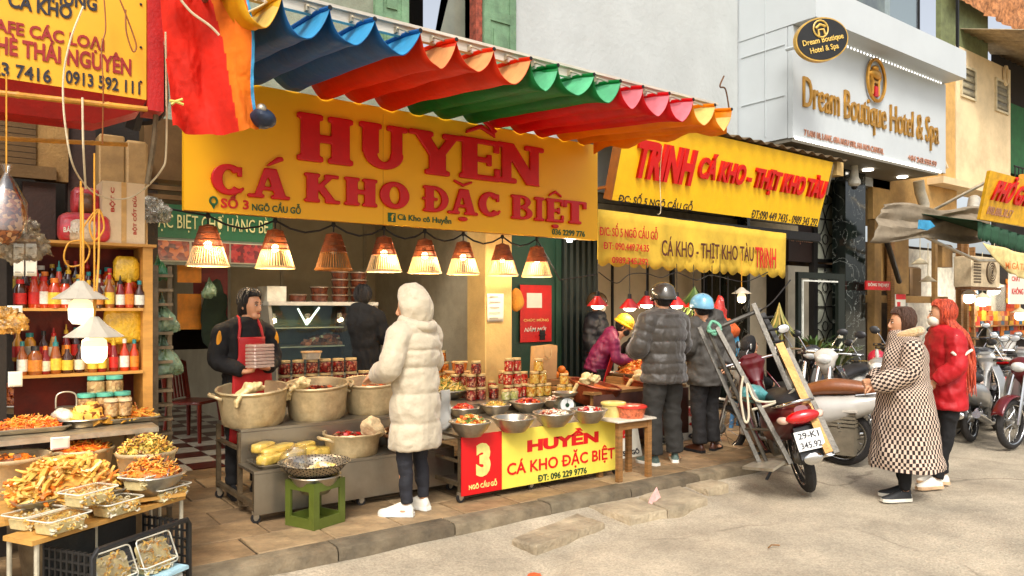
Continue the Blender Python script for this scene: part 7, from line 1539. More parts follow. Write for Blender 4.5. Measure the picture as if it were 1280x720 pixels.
# boxes and packets on top
cream_b = M('white_carton', c(222, 196, 156), .8, var=.06, dirt=.2); redt = M('carton_red_print', c(186, 50, 30), .7)
o = E('white_carton', (PY(128, 303, 5.5).x, 5.5, 2.032), 0, 'white carton with red upright writing on top of the shelf', 'box'); W = PY(181, 300, 5.5).x-o.location.x
b = MB(); b.mi(cream_b); b.box((0, 0, 0), (W, .25, .40)); b.build('carton', o); b = MB(); b.mi(M('carton_tape', c(206, 160, 90), .4)); b.box((W*.44, -.003, 0), (W*.56, 0, .40)); b.build('tape', o)
text(o, 'BỘT CỐT DỪA', (W*.82, -.002, .06), (0, 0, 1), (-1, 0, 0), .27, .035, redt, bold=.03, ext=.001); text(o, 'BỘT C', (W*.3, -.002, .2), (0, 0, 1), (-1, 0, 0), .16, .035, redt, bold=.03, ext=.001)
def sqz(q, a, e, h):
    g = lambda t: abs(t)**.45*(1 if t > 0 else -1)
    return Vector((a+g(q.x)*a, .1+g(q.y)*e*(1-.35*abs(q.z)), h+g(q.z)*h))*(1+.03*noise.noise(q*6))
pkr = M('pink_red_pack', c(206, 50, 60), .3, var=.3, vs=12, coat=.5, bump=.3); brf = M('brown_film_pack', c(120, 84, 50), .3, var=.4, vs=14, coat=.6, bump=.4)
for (u0, v0, u1, v1, Y, m, lab, wr_) in ((91, 267, 127, 234, 5.6, pkr, 'pink pack lying on top of the red snack pack', 0), (74, 302, 140, 267, 5.45, pkr, 'red and clear snack pack below the pink pack on the shelf top', 1)):
    a, d = PY(u0, v0, Y), PY(u1, v1, Y); o = E('food_pack', (a.x, Y, a.z), 0, lab, 'packet'); W, H = d.x-a.x, d.z-a.z
    b = MB(); b.ball((0, 0, 0), (1, 1, 1), 28, 18, m, f=lambda q: sqz(q, W/2, .1, H/2)); b.build('pack_body', o)
    b = MB(); b.ball((0, 0, 0), (1, 1, 1), 22, 14, brf if not wr_ else M('clear_window_pack', c(214, 190, 160), .2, var=.3, vs=30, coat=.6), f=lambda q: sqz(q, W*.29, .1, H*.44)+Vector((W*.16, -.012, 0))); b.build('pack_window', o)
    if wr_: text(o, 'BÁNH', (W*.07, -.02, H*.3), (1, 0, 0), (0, 0, 1), W*.28, H*.2, pw_, ext=.006, bold=.02)
# papers with squares at the left, hanging nut bag, crumpled film
for i, (u0, v0, u1, v1, lab) in enumerate(((9, 382, 28, 412, 'framed white card with purple foot left of the bottles'), (10, 464, 28, 484, 'small white card pinned low on the left post'), (17, 305, 30, 345, 'tall pale printed sheet hanging left of the bottles'), (32, 305, 46, 345, 'second pale printed sheet beside the bottles'))):
    notice(lab, u0, v0, u1, v1, 5.4, lines=0 if i == 1 else 3)
b = MB(); b.mi(dark); b.box((-.3, 5.42, SW), (.28, 5.5, 2.0)); q = b.build('left_post'); tag(q, 'dark board at the left edge behind the hanging snack bags', 'board')
nb_ = E('nut_bag', tuple(PY(8, 265, 4.6)), 0, 'clear bag of brown nuts hanging at the upper left edge', 'bag'); nutm = Mspot('nut_mix', [c(150, 84, 36), c(110, 56, 22), c(190, 140, 90), c(90, 44, 18)], 55)
b = MB(); b.ball((0, 0, -.02), (.085, .07, .14), 24, 18, nutm, f=lambda q: q*(1+.07*noise.noise(q*60))); b.build('nuts', nb_); b = MB(); b.lathe([(.09, -.1), (.095, .05), (.05, .14), (.012, .2), (.03, .24)], (0, 0, 0), 14, Mglass('bag_film'), c0=False, c1=False); b.build('film', nb_); b = MB(); b.tube([(0, 0, .2), (0, 0, .7)], .004, 5, M('yellow_cord')); b.build('string', nb_)
film = M('crumpled_film', c(150, 130, 96), .12, .3, var=.6, vs=18, bump=.8, bs=30, coat=.9, alpha=.55)
for i, (u, v, Y, s, m, lab) in enumerate(((25, 298, 4.8, .15, film, 'dark crumpled clear film bundle below the nut bag'), (193, 262, 6.0, .12, M('grey_film', c(170, 166, 150), .15, .2, var=.5, vs=16, bump=.8, coat=.9, alpha=.6), 'grey crumpled plastic bag hanging above the green banner'), (8, 400, 5.2, .1, M('snack_foil', c(190, 140, 60), .25, var=.5, vs=22, bump=.6, coat=.6), 'gold snack bags hanging at the left edge'))):
    o = E('plastic_bundle', tuple(PY(u, v, Y)), 0, lab, 'plastic bag'); b = MB(); b.ball((0, 0, 0), (s, s*.6, s*.8), 60, 40, m, f=lambda q: q*(1+.5*noise.noise(q*9)-.55*abs(noise.noise(q*24))+.25*abs(noise.noise(q*55)))); b.build('film', o)
gfm = M('green_bag_film', c(130, 156, 122), .22, var=.4, vs=9, bump=1, bs=26, coat=.7, alpha=.86)
for i, (u, v, s, lab) in enumerate(((198, 335, .10, 'dark green bag hanging highest beside the shelf'), (200, 396, .17, 'pale green plastic bag hanging in the middle beside the shelf'), (203, 446, .18, 'lowest pale green plastic bag hanging beside the shelf'), (262, 360, .10, 'green bag hanging from the wall calendar hook'))):
    Y = 5.75 if i < 3 else 7.7; o = E('green_bag', tuple(PY(u, v, Y)), 0, lab, 'plastic bag', 'green hanging bags'); b = MB()
    b.ball((0, 0, 0), (s*.8, s*.5, s*.95), 60, 40, gfm if i else M('green_bag_dark', c(60, 130, 80), .3, var=.3, vs=9, bump=.6, coat=.5), f=lambda q: Vector((q.x*(.75-.55*q.z/s), q.y*(.8-.3*q.z/s), q.z-.02*abs(q.x/s)))*(1+.45*noise.noise(q*8+Vector((i*3, 0, 0)))-.35*abs(noise.noise(Vector((q.x*26, q.y*26, q.z*7))))+.10*sin(atan2(q.y, q.x)*11+i)*(q.z > 0))); b.build('bag_body', o)
# wires and cords
cyd = M('yellow_cord'); cwt = M('white_cable', c(214, 196, 160), .6)
def wire(label, pts, r, m=cwt, name='cord', cat='cord'):
    P, R = sm([PY(*q) for q in pts], [r]*len(pts), 12*len(pts)); b = MB(); b.tube(P, R, 6, m); return tag(b.build(name), label, cat)
wire('white cable looping down in front of the yellow menu sign', [(104, 8, 4.7), (88, 50, 4.7), (79, 100, 4.7), (82, 160, 4.7), (95, 215, 4.8), (125, 245, 5.2), (165, 246, 5.3), (200, 215, 5.0), (208, 180, 4.9), (207, 40, 4.6)], .0055)
wire('pale cord hanging straight from the bamboo pole', [(103, 122, 4.72), (104, 180, 4.72), (107, 236, 4.9)], .006)
wire('brown wire with a twisted end in front of the menu sign', [(130, -4, 4.72), (132, 36, 4.72), (127, 60, 4.72), (129, 110, 4.72), (128, 180, 4.8)], .004, M('copper_wire', c(140, 80, 30), .5))
wire('dangling thin wire loop near the menu sign top', [(150, 0, 4.7), (158, 20, 4.7), (170, 55, 4.7), (166, 64, 4.7), (158, 40, 4.7), (157, 12, 4.7)], .0045, M('copper_wire'))
wire('pale wire resting on the red cloth', [(226, 0, 4.3), (240, 16, 4.3), (262, 32, 4.3), (274, 44, 4.3)], .007)
wire('yellow cord coil hanging before the upper shelf', [(103, 235, 5.0), (104, 300, 4.9), (104, 352, 4.75)], .006, cyd)
wire('second yellow cord that carries the lower cone lamp', [(124, 262, 5.0), (123, 330, 4.8), (118, 394, 4.7)], .006, cyd)
wire('coiled yellow cable ring before the bottles', [(104, 300, 5.0), (86, 304, 5.0), (80, 322, 5.0), (88, 333, 5.0), (106, 328, 5.0), (112, 312, 5.0), (104, 300, 5.0)], .005, cyd)
wire('loop of yellow cable tangled over the snack packs', [(124, 262, 5.2), (112, 280, 5.2), (118, 300, 5.2), (130, 285, 5.2), (122, 262, 5.2), (100, 290, 5.2)], .006, cyd)
wire('grey pole leaning between the shelf and the sign', [(184, 230, 5.0), (194, 160, 4.9), (196, 60, 4.8)], .016, steel_d, 'pole', 'pole')
wire('bundle of black cables behind the red sign casing', [(186, 0, 5.1), (190, 60, 5.1), (176, 120, 5.2), (165, 160, 5.3)], .05, wireb, 'cable_bundle', 'cable')
wire('dark cable running from the bundle to the column', [(200, 60, 5.0), (204, 130, 5.2), (190, 150, 5.3), (160, 150, 5.4)], .03, wireb, 'cable_bundle', 'cable')
wire('electric wire sprouting from the white wall beside the hotel', [(905, 95, 7.0), (900, 108, 7.0), (907, 112, 7.0), (912, 140, 7.0)], .012, rust, 'wall_wire', 'wire')
wire('thin white cable hanging on the tilted stall sign', [(828, 183, 5.95), (825, 220, 6.1), (826, 262, 6.1), (822, 268, 6.1)], .004)
wire('clothes line crossing the top beside the cloth', [(300, 20, 4.4), (330, 5, 4.4), (345, -6, 4.4)], .006)
# ---- interior bits at the left of the shop
o = E('wall_calendar', tuple(PY(242, 412, 8.6)), 0, 'red wall calendar with big white day number twenty two', 'calendar'); b = MB(); b.mi(M('calendar_red', c(110, 22, 16), .6)); b.box((0, 0, 0), (.36, .02, .68)); b.build('backing', o)
b = MB(); b.mi(M('calendar_white', c(196, 192, 180), .6)); b.box((.08, -.008, .12), (.24, -.001, .42)); pg = b.build('page', o); text(o, '22', (.1, -.01, .25), (1, 0, 0), (0, 0, 1), .12, .13, blk, bold=.03, ext=.002)
o = E('dark_coat', tuple(PY(268, 400, 8.4)), 0, 'dark green coat hanging on the wall beside the calendar', 'coat'); b = MB(); b.ball((0, 0, 0), (.14, .07, .42), 22, 16, M('dark_green_cloth', c(46, 60, 44), .9, bump=.5, bs=14), f=lambda q: q*(1+.3*noise.noise(q*7))); b.build('cloth', o)
b = MB(); b.mi(M('orange_board', c(226, 140, 30), .6)); b.box((0, 0, 0), (.24, .03, .38)); b.box((0, 0, .5), (.24, .03, 1.05)); q = b.build('orange_cabinet'); q.location = PY(222, 412, 8.5); tag(q, 'orange cabinet doors at the far left inside the shop', 'cabinet')
b = MB(); b.mi(dark); b.box((0, 0, 0), (.9, .4, .05)); b.box((0, 0, -.9), (.05, .4, 0)); b.box((.85, 0, -.9), (.9, .4, 0)); b.box((.2, .3, -.25), (.85, .4, 0)); q = b.build('dark_counter'); q.location = PY(196, 412, 9.2); tag(q, 'dark low counter inside the shop behind the green bags', 'counter')
# red plastic chair
ch = E('plastic_chair', (2.22, 9.0, SW), pi+.75, 'dark red slatted plastic chair behind the apron vendor', 'chair'); cr2 = M('dark_red_plastic', c(120, 34, 16), .35, var=.15, coat=.3)
b = MB(); b.mi(cr2); b.box((-.22, -.2, .42), (.22, .22, .45), bev=.01); b.build('seat', ch)
for x in (-1, 1):
    for y in (-.18, .2): b = MB(); b.tube([(x*.23, y*1.15, 0), (x*.19, y, .42)], [.02, .028], 8, cr2); b.build('leg', ch)
    b = MB(); b.tube([(x*.2, -.19, .44), (x*.21, -.25, .85)], [.028, .022], 8, cr2); b.build('back_post', ch)
for k in range(6): b = MB(); b.mi(cr2); X = -.15+.06*k; b.prism([(X-.016, -.2, .47), (X+.016, -.2, .47), (X+.016, -.25, .82), (X-.016, -.25, .82)], (0, .012, 0)); b.build('slat', ch)
b = MB(); b.mi(cr2); P, R = sm([(-.21, -.25, .84), (0, -.27, .89), (.21, -.25, .84)], [.03]*3, 10); b.tube(P, R, 8, cr2, flat=1.3); b.build('top_rail', ch)
# ---- left tables with trays of snacks
whm = M('white_painted_tube', c(206, 196, 170), .5, .3, dirt=.3); fb_ = M('yellow_plywood', c(206, 154, 76), .6, var=.15, dirt=.3)
def folding_table(label, p0, p1, d0, d1, z, th, mat, legs=True, name='folding_table'):
    """p0,p1 front corners (x,y), d0,d1 rear corners"""
    o = E(name, (0, 0, 0), 0, label, 'table'); b = MB(); b.mi(mat); b.prism([(*p0, z), (*p1, z), (*d1, z), (*d0, z)], (0, 0, -th)); b.build('top', o)
    if legs:
        for (x, y) in (p0, p1, d1, d0):
            cxx, cyy = (p0[0]+p1[0]+d0[0]+d1[0])/4, (p0[1]+p1[1]+d0[1]+d1[1])/4; x += (cxx-x)*.06; y += (cyy-y)*.1
            b = MB(); b.tube([(x, y, SW), (x, y, z-th)], .011, 8, whm); b.build('leg', o)
    return o
zf = .60
folding_table('narrow plywood table in front with rows of plastic tubs', (.30, 3.98), (1.06, 4.46), (.20, 4.16), (.98, 4.66), zf-.04, .022, fb_)
folding_table('low folding table carrying the big shrimp cracker tray', (-.2, 4.22), (.62, 4.30), (-.2, 4.8), (.85, 5.0), zf, .02, fb_)
def hz(u, v, z): q = PZ(u, v, z); return q.x, q.y
# square tubs of snacks
clt = M('tub_frost', c(226, 214, 180), .2, var=.08, coat=.5, alpha=.45)
def sqtub(label, x, y, z, w_, d_, h_, mats, rz=0, seed=1, kind='shrimp', name='snack_tub', tilt=0):
    o = E(name, (x, y, z), rz, label, 'tub', None)
    def rr(a, e, z_, r=.018):
        P = []
        for (sx, sy, t0) in ((1, -1, -pi/2), (1, 1, 0), (-1, 1, pi/2), (-1, -1, pi)):
            for q in range(4): t = t0+q*pi/6; P.append((sx*(a-r)+r*cos(t), sy*(e-r)+r*sin(t), z_))
        return P
    b = MB(); b.rings([rr(w_/2*.88, d_/2*.88, 0), rr(w_/2, d_/2, h_)], Mglass('tub_shell', (.98, .97, .94), .03, .2)); b.build('shell', o)
    b = MB(); b.rings([rr(w_/2+.006, d_/2+.006, h_), rr(w_/2+.008, d_/2+.008, h_+.008), rr(w_/2-.004, d_/2-.004, h_+.011)], Mglass('tub_lid_clear', (.97, .96, .93), .04, .2)); b.tube([Vector(q)+Vector((0, 0, .002)) for q in rr(w_/2+.006, d_/2+.006, h_)+rr(w_/2+.006, d_/2+.006, h_)[:1]], .004, 5, M('tub_rim', c(232, 228, 210), .3, coat=.4)); b.build('lid', o)
    rs_ = random.Random(seed); b = MB(); b.rings([rr(w_/2*.80, d_/2*.80, .006), rr(w_/2*.86, d_/2*.86, h_*.7)], mats[0])
    for i in range(70):
        p_ = Vector((rs_.uniform(-.42, .42)*w_, rs_.uniform(-.42, .42)*d_, h_*rs_.uniform(.68, .92))); d = Vector((rs_.uniform(-1, 1), rs_.uniform(-1, 1), rs_.uniform(-.4, .4))).normalized(); q = d.orthogonal().normalized(); s = .024
        if i < 26: p_ = Vector((rs_.uniform(-.42, .42)*w_, -d_*.44, h_*rs_.uniform(.1, .8)))
        P = [p_+d*(sin((t-.5)*3.6)*s*.6)+q*(cos((t-.5)*3.6)*s*.4) for t in (0, .3, .6, 1)]; b.tube(P, [s*.1, s*.24, s*.24, s*.08], 4, rs_.choice(mats))
    ct_ = b.build('snacks', o); ct_['kind'] = 'stuff'
    if tilt: o.rotation_euler = (tilt, 0, rz)
    return o
sn = [yl2, yl1, or3, wt1]; T_ = .56
A_ang = atan2(.48, .76)
row = [(.42, 4.10, 0, 'front left snack tub on the plywood table'), (.68, 4.27, 0, 'middle front snack tub on the plywood table'), (.955, 4.44, 0, 'right front snack tub on the plywood table')]
for i, (x, y, z, lab) in enumerate(row): sqtub(lab, x, y, T_, .215, .145, .07, sn, A_ang, 70+i)
sqtub('upper left snack tub stacked on the front row', .55, 4.20, T_+.085, .215, .145, .07, sn, A_ang, 75)
sqtub('upper right snack tub stacked on the front row', .84, 4.40, T_+.085, .215, .145, .07, sn, A_ang+.08, 76)
sqtub('snack tub behind, half hidden under the cracker tray', .33, 4.26, T_, .215, .145, .07, sn, A_ang, 77)
# black crate with white tubs under it
ck_ = E('black_crate', (.69, 4.20, SW), A_ang, 'black lattice plastic crate under the plywood table', 'crate'); bp = M('black_plastic', c(30, 28, 26), .5)
for s in (-1, 1):
    b = MB(); b.mi(bp)
    for k in range(9): X = -.15+.0375*k; b.box((s*.29-.006, X-.006, .02), (s*.29+.006, X+.006, .36))
    for k in range(8): z = .03+.045*k; b.box((s*.29-.005, -.15, z), (s*.29+.005, .15, z+.01))
    b.build('lattice_side', ck_)
for s in (-1, 1): b = MB(); b.tube([(s*.29, -.16, 0), (s*.29, -.16, .34), (s*.27, -.165, .37), (0, -.165, .37)], .014, 8, bp); b.build('edge_frame', ck_)
b = MB(); b.mi(bp); b.box((-.29, .15, 0), (.29, .165, .37)); b.build('back_panel', ck_)
q0 = hz(143, 712, .2); bx_ = E('blue_lid_box', (.70, 4.13, SW), A_ang, 'clear storage box with pale blue lid under the plywood table', 'box')
b = MB(); b.mi(M('clear_box_side', c(206, 206, 200), .25, coat=.5)); b.box((-.25, -.14, 0), (.25, .12, .13), bev=.02); b.build('box_body', bx_); b = MB(); b.mi(M('pale_blue_lid', c(176, 214, 226), .4)); b.box((-.265, -.155, .132), (.265, .135, .15), bev=.008); b.build('lid', bx_)
for i, (dx, lab) in enumerate(((-.13, 'snack tub standing on edge, left above the blue lid box'), (.12, 'snack tub standing on edge, right above the blue lid box'))):
    x, y = .70+dx*cos(A_ang), 4.13+dx*sin(A_ang); sqtub(['flat snack tub left on the blue lid box', 'flat snack tub right on the blue lid box'][i], x+.02, y-.02, SW+.152, .2, .15, .045, sn, A_ang, 80+i)
    sqtub(lab, x+.02, y-.0, SW+.225, .2, .15, .06, sn, A_ang, 85+i, tilt=1.15)
# big tray of shrimp crackers
q = hz(82, 620, zf+.03); tray('steel tray under the pile of golden fried shrimp', q[0], q[1], zf+.03, .50, .34, .03, .15)
b_ = heap('fried_shrimp', 'big pile of golden fried shrimp on the steel tray', q[0], q[1], zf+.045, .25, .17, .16, [or3, or3, yl1, or1, M('food_light_golden', c(236, 184, 96), .5, var=.25, vs=20, coat=.2)], 'mix', 420, .066, 90, rot=.15, flatk=.35)
# pots and bowls behind
x, y = hz(14, 570, zf+.2); pot('steel pot of fried food cut by the left edge of the photo', x-.02, y, zf, .20, .2); heap('fried_bits', 'orange fried bits in the pot at the left edge', x-.02, y, zf+.14, .17, .17, .05, [or3, or1, bn1], 'chunk', 120, .03, 91)
x, y = hz(101, 562, zf+.17); pot('round steel pot heaped with orange fried shreds', x, y, zf+.02, .17, .16, False); heap('fried_shreds', 'orange fried shreds heaped in the round pot', x, y, zf+.16, .155, .155, .06, [or1, or3, or2], 'strip', 200, .03, 92)
x, y = hz(183, 566, zf+.16); pot('steel pot of green brown beans at the back right', x, y, zf+.02, .155, .15, False); heap('green_snack', 'mound of green brown snack strips in the back right pot', x, y, zf+.15, .145, .145, .10, [M('food_olive'), bn1, or3, yl1], 'mix', 360, .03, 93)
x, y = hz(190, 593, zf+.1); bowl('wide steel bowl of red brown snacks at the front right', x, y, zf+.0, .16, .11); heap('brown_snack', 'mound of red brown dried snacks in the wide bowl', x, y, zf+.08, .145, .145, .10, [or1, bn1, or3, or3], 'mix', 360, .028, 94)
b = MB(); b.mi(fb_); b.box((x-.3, y-.1, zf-.02), (x+.15, y+.5, zf-.002)); q = b.build('wooden_board'); tag(q, 'plywood board under the bowls of dried snacks', 'board')
b = MB(); b.mi(brn); b.box((x-.28, y+.0, SW), (x-.05, y+.25, zf-.021)); q = b.build('support_box'); tag(q, 'brown box supporting the board of snack bowls', 'box')
o = notice('pink price card standing in the orange shreds pot', 63, 545, 87, 563, 4.72, lines=2, ink=M('magenta_ink', c(206, 50, 120), .6), name='price_card')
# rear table with wide trays
folding_table('long steel table of snack trays below the bottle shelf', (-.35, 4.92), (1.03, 4.98), (-.35, 5.5), (1.05, 5.55), .88, .03, alu)
for i, (u, v, r, h, mats, kd, lab, lab2) in enumerate(((38, 508, .21, .20, [or1, or2, or1], 'noodle', 'wide steel dish under the tall orange heap', 'tall heap of bright orange dried shreds'),)):
    x, y = hz(u, v, .93); bowl(lab, x, y, .90, r, .06, base=.8); heap('orange_shreds', lab2, x, y, .95, r*.9, r*.9, h, mats, kd, 420, .03, 100+i)
x, y = hz(36, 533, .91); tray('flat steel tray of orange shreds at the front left', x, y, .885, .40, .26); heap('orange_shreds', 'flat heap of orange shreds on the front tray', x, y, .90, .17, .11, .06, [or1, or2, or3], 'noodle', 300, .026, 103)
x, y = hz(104, 524, .92); bowl('steel dish with plastic bag and golden rolls', x, y, .885, .15, .05, base=.8); heap('golden_rolls', 'golden fried rolls in the dish below the lamp', x+.03, y, .91, .12, .10, .07, [or3, yl1, bn1], 'chunk', 70, .06, 104); o = E('clear_bag', (x-.11, y-.05, .96), 0, 'white clear plastic bag beside the golden rolls', 'bag'); b = MB(); b.ball((0, 0, 0), (.06, .05, .045), 20, 14, M('white_film', c(214, 206, 186), .2, var=.3, coat=.6, bump=.6), f=lambda q: q*(1+.4*noise.noise(q*20))); b.build('film', o)
x, y = hz(160, 521, .91); tray('steel tray of golden strips at the right end', x, y, .885, .34, .22); heap('golden_strips', 'golden fried strips on the right end tray', x, y, .90, .15, .10, .05, [or3, yl1, or1], 'strip', 160, .05, 105, flatk=.2)
x, y = hz(145, 505, .93); tray('steel tray of dark brown pieces behind the golden strips', x, y+.05, .91, .34, .2); heap('brown_pieces', 'dark brown dried pieces on the rear tray', x, y+.05, .925, .14, .09, .05, [bn1, bn2, rd2], 'strip', 150, .035, 106)
x, y = hz(106, 502, .95); heap('yellow_bits', 'pale yellow crumbs piled behind the lamp dish', x-.02, y+.03, .90, .13, .1, .1, [yl1, yl2, or3], 'chunk', 150, .025, 107); 
x, y = hz(122, 500, .95); heap('red_pieces', 'small heap of red pieces before the teal jars', x+.02, y+.05, .93, .07, .06, .05, [rd1, rd2], 'chunk', 60, .03, 108)
o = E('steel_canister', (hz(75, 515, .93)[0]+.0, 5.35, .9), 0, 'open steel canister with wire handle under the shelf', 'canister'); b = MB(); b.lathe([(.055, 0), (.055, .09), (.062, .095), (.05, .1)], (0, 0, 0), 20, steel); b.build('body', o); b = MB(); P, R = sm([(-.055, 0, .09), (-.05, 0, .17), (0, 0, .19), (.05, 0, .17), (.055, 0, .09)], [.005]*5, 16); b.tube(P, R, 6, alu); b.build('handle', o)
# grey bucket under the left table
o = E('steel_bucket', (.42, 4.65, SW), 0, 'dull steel bucket on the paving under the left tables', 'bucket'); b = MB(); b.lathe([(.10, 0), (.14, .3), (.15, .3), (.15, .29)], (0, 0, 0), 24, steel_d); b.build('body', o)
# ============================================================ MOTORBIKES, CARRYING FRAME, PLANTS, SMALL THINGS
tyre = M('tyre_rubber', c(38, 35, 33), .85, var=.3, vs=20, bump=.5, bs=80); chrome = M('chrome', c(206, 206, 204), .18, 1.0, var=.05, bump=0); blkp = M('bike_black_plastic', c(30, 30, 32), .45, coat=.2); seatm = M('seat_vinyl', c(36, 34, 34), .55, bump=.2)
eng = M('engine_grey', c(120, 116, 108), .45, .7, var=.3, vs=14, bump=.3); tail = M('tail_light_red', c(190, 10, 14), .12, coat=.8, bump=0)
def wheel(par, x, y, r, w_=.045, rim=chrome, spokes=18):
    T = Matrix.Translation((x, y, r)) @ Matrix.Rotation(pi/2, 4, 'X')
    b = MB(); P = [(x+(r-w_)*cos(t), y, r+(r-w_)*sin(t)) for t in [2*pi*k/36 for k in range(36)]]
    R = []
    for k in range(37):
        t = 2*pi*k/36; R.append([(x+(r-w_+w_*cos(a)*1.0)*cos(t), y+w_*.9*sin(a), r+(r-w_+w_*cos(a))*sin(t)) for a in [2*pi*j/10 for j in range(10)]])
    b.rings(R, tyre, False, False); wo = b.build('wheel', par)
    b = MB(); b.lathe([(r-w_*1.85, -.028), (r-w_*1.5, -.032), (r-w_*1.5, .032), (r-w_*1.85, .028)], (0, 0, 0), 36, rim, T=T, c0=False, c1=False); b.build('rim', wo, solid=.004)
    b = MB(); b.lathe([(.045, -.05), (.06, -.02), (.06, .02), (.045, .05)], (0, 0, 0), 16, eng, T=T)
    for k in range(spokes):
        t = 2*pi*k/spokes; s = 1 if k % 2 else -1; b.tube([(x+.05*cos(t+s*.5), y+s*.03, r+.05*sin(t+s*.5)), (x+(r-w_*1.7)*cos(t), y, r+(r-w_*1.7)*sin(t))], .003, 4, rim)
    b.build('hub', wo); return wo
def motorbike(label, loc, rz, body, body2=None, roll=0, kind='underbone', plate=None, steer=.0, rimm=chrome, seatc=None, mirrors=True, simple=False):
    """forward +X, origin at the ground under the rear axle"""
    o = E('motorbike', loc, rz, label, 'motorbike'); o.rotation_euler = (roll, 0, rz); b2 = body2 or body; r = .285; fx_ = 1.24
    wheel(o, 0, 0, r, rim=rimm); fw = wheel(o, fx_, 0, r, .04, rim=rimm)
    b = MB(); 
    for s in (-1, 1): b.tube([(fx_, s*.07, r), (fx_-.06, s*.075, .55), (fx_-.17, s*.06, .85)], .02, 8, chrome)
    b.tube([(fx_-.17, -.08, .84), (fx_-.17, .08, .84)], .02, 8, chrome); b.build('fork', o)
    b = MB(); b.grid(lambda s, t: (fx_+(r+.03)*cos(.35+s*1.9), (t-.5)*.13, r+(r+.03)*sin(.35+s*1.9)+.02*(1-(2*t-1)**2)), 14, 6, body); b.build('front_fender', o, solid=.006)
    def shell(sec, m, name, n=20, ns=18, pw=.8):
        bb = MB(); loft(bb, [s_[0] for s_ in sec], [(s_[1], s_[2]) for s_ in sec], m, n, ns, lat=(0, 1, 0), pw=pw); return bb.build(name, o)
    # rear body, leg shield, head
    shell([((-.44, 0, .71), .05, .04), ((-.32, 0, .67), .13, .09), ((-.08, 0, .60), .18, .13), ((.22, 0, .54), .19, .16), ((.48, 0, .46), .15, .14), ((.66, 0, .38), .10, .09)], body, 'rear_fairing')
    if kind == 'scooter': shell([((-.34, 0, .74), .06, .03), ((-.2, 0, .79), .15, .07), ((.08, 0, .80), .16, .085), ((.30, 0, .76), .13, .07), ((.38, 0, .72), .05, .03)], seatc or seatm, 'seat')
    else: shell([((-.30, 0, .745), .08, .02), ((-.15, 0, .775), .13, .045), ((.15, 0, .765), .14, .05), ((.38, 0, .74), .10, .05), ((.55, 0, .70), .05, .03)], seatc or seatm, 'seat')
    if kind == 'scooter':
        shell([((.48, 0, .26), .15, .05), ((.75, 0, .24), .17, .05), ((.95, 0, .27), .15, .05)], b2, 'floor_board')
        b = MB(); b.mi(b2)
        def ls(s, t): z = .25+.65*t; w_ = .20-.05*t+.04*sin(pi*t); return (.93+.02*t+.10*t*(1-t)*-1+.09*(1-(2*s-1)**2), (s-.5)*2*w_, z)
        b.grid(ls, 16, 16); b.build('leg_shield', o, solid=.02)
    else:
        for s in (-1, 1):
            b = MB(); b.mi(b2)
            def lsf(u_, t): z = .26+.60*t; x = .72+.24*t+(u_-.5)*(.36-.14*t); return (x, s*(.14+.07*sin(pi*t)+.03*u_-.05*t), z)
            b.grid(lsf, 8, 14); b.build('leg_shield', o, solid=.01)
        b = MB(); b.tube([(.52, 0, .5), (.75, 0, .48), (fx_-.25, 0, .78)], [.05, .05, .05], 10, body); b.build('frame_spine', o)
    shell([((fx_-.25, 0, .78), .06, .05), ((fx_-.2, 0, .88), .10, .07), ((fx_-.21, 0, .97), .13, .06), ((fx_-.24, 0, 1.03), .07, .03)], body, 'handlebar_cover')
    b = MB(); P, R = sm([(fx_-.30, -.34, .98), (fx_-.25, -.18, .99), (fx_-.22, 0, .98), (fx_-.25, .18, .99), (fx_-.30, .34, .98)], [.012]*5, 16); b.tube(P, R, 8, chrome)
    for s in (-1, 1): b.tube([(fx_-.32, s*.36, .98), (fx_-.27, s*.25, .985)], .018, 8, blkp)
    hb_ = b.build('handlebar', o)
    if mirrors:
        for s in (-1, 1):
            b = MB(); b.tube([(fx_-.25, s*.22, 1.0), (fx_-.22, s*.28, 1.12), (fx_-.24, s*.33, 1.18)], .006, 6, chrome)
            b.ball((0, 0, 0), (.018, .062, .043), 14, 10, blkp, T=Matrix.Translation((fx_-.24, s*.35, 1.2)))
            mm = b.build('mirror', o); b = MB(); b.ball((0, 0, 0), (.006, .055, .037), 14, 8, M('mirror_glass', c(226, 228, 226), .08, .6, bump=0, var=.02), T=Matrix.Translation((fx_-.257, s*.35, 1.2))); b.build('mirror_glass', mm)
    b = MB(); b.ball((0, 0, 0), (.05, .085, .06), 14, 10, M('headlight_glass', c(226, 230, 226), .08, .2, coat=.8, bump=0), T=Matrix.Translation((fx_-.145, 0, .93))); b.build('headlight', o)
    b = MB(); b.ball((0, 0, 0), (.05, .125, .05), 16, 10, tail, T=Matrix.Translation((-.435, 0, .665))); tl_ = b.build('tail_light', o)
    for s in (-1, 1): b = MB(); b.ball((0, 0, 0), (.06, .03, .03), 10, 8, M('indicator_clear', c(226, 190, 170), .15, coat=.7, bump=0), T=Matrix.Translation((-.385, s*.135, .655)) @ Matrix.Rotation(s*.5, 4, 'Z')); b.build('indicator', o)
    b = MB(); b.mi(blkp); b.prism([(-.36, -.07, .58), (-.36, .07, .58), (-.44, .08, .36), (-.44, -.08, .36)], (.01, 0, .004)); b.grid(lambda s, t: ((r+.05)*cos(2.0+s*1.1), (t-.5)*.14, r+(r+.05)*sin(2.0+s*1.1)), 10, 4); b.build('rear_fender', o, solid=.005)
    b = MB(); b.mi(chrome); b.ball((0, 0, 0), (.012, .07, .045), 12, 8, T=Matrix.Translation((-.452, 0, .355))); b.build('mud_flap', o)
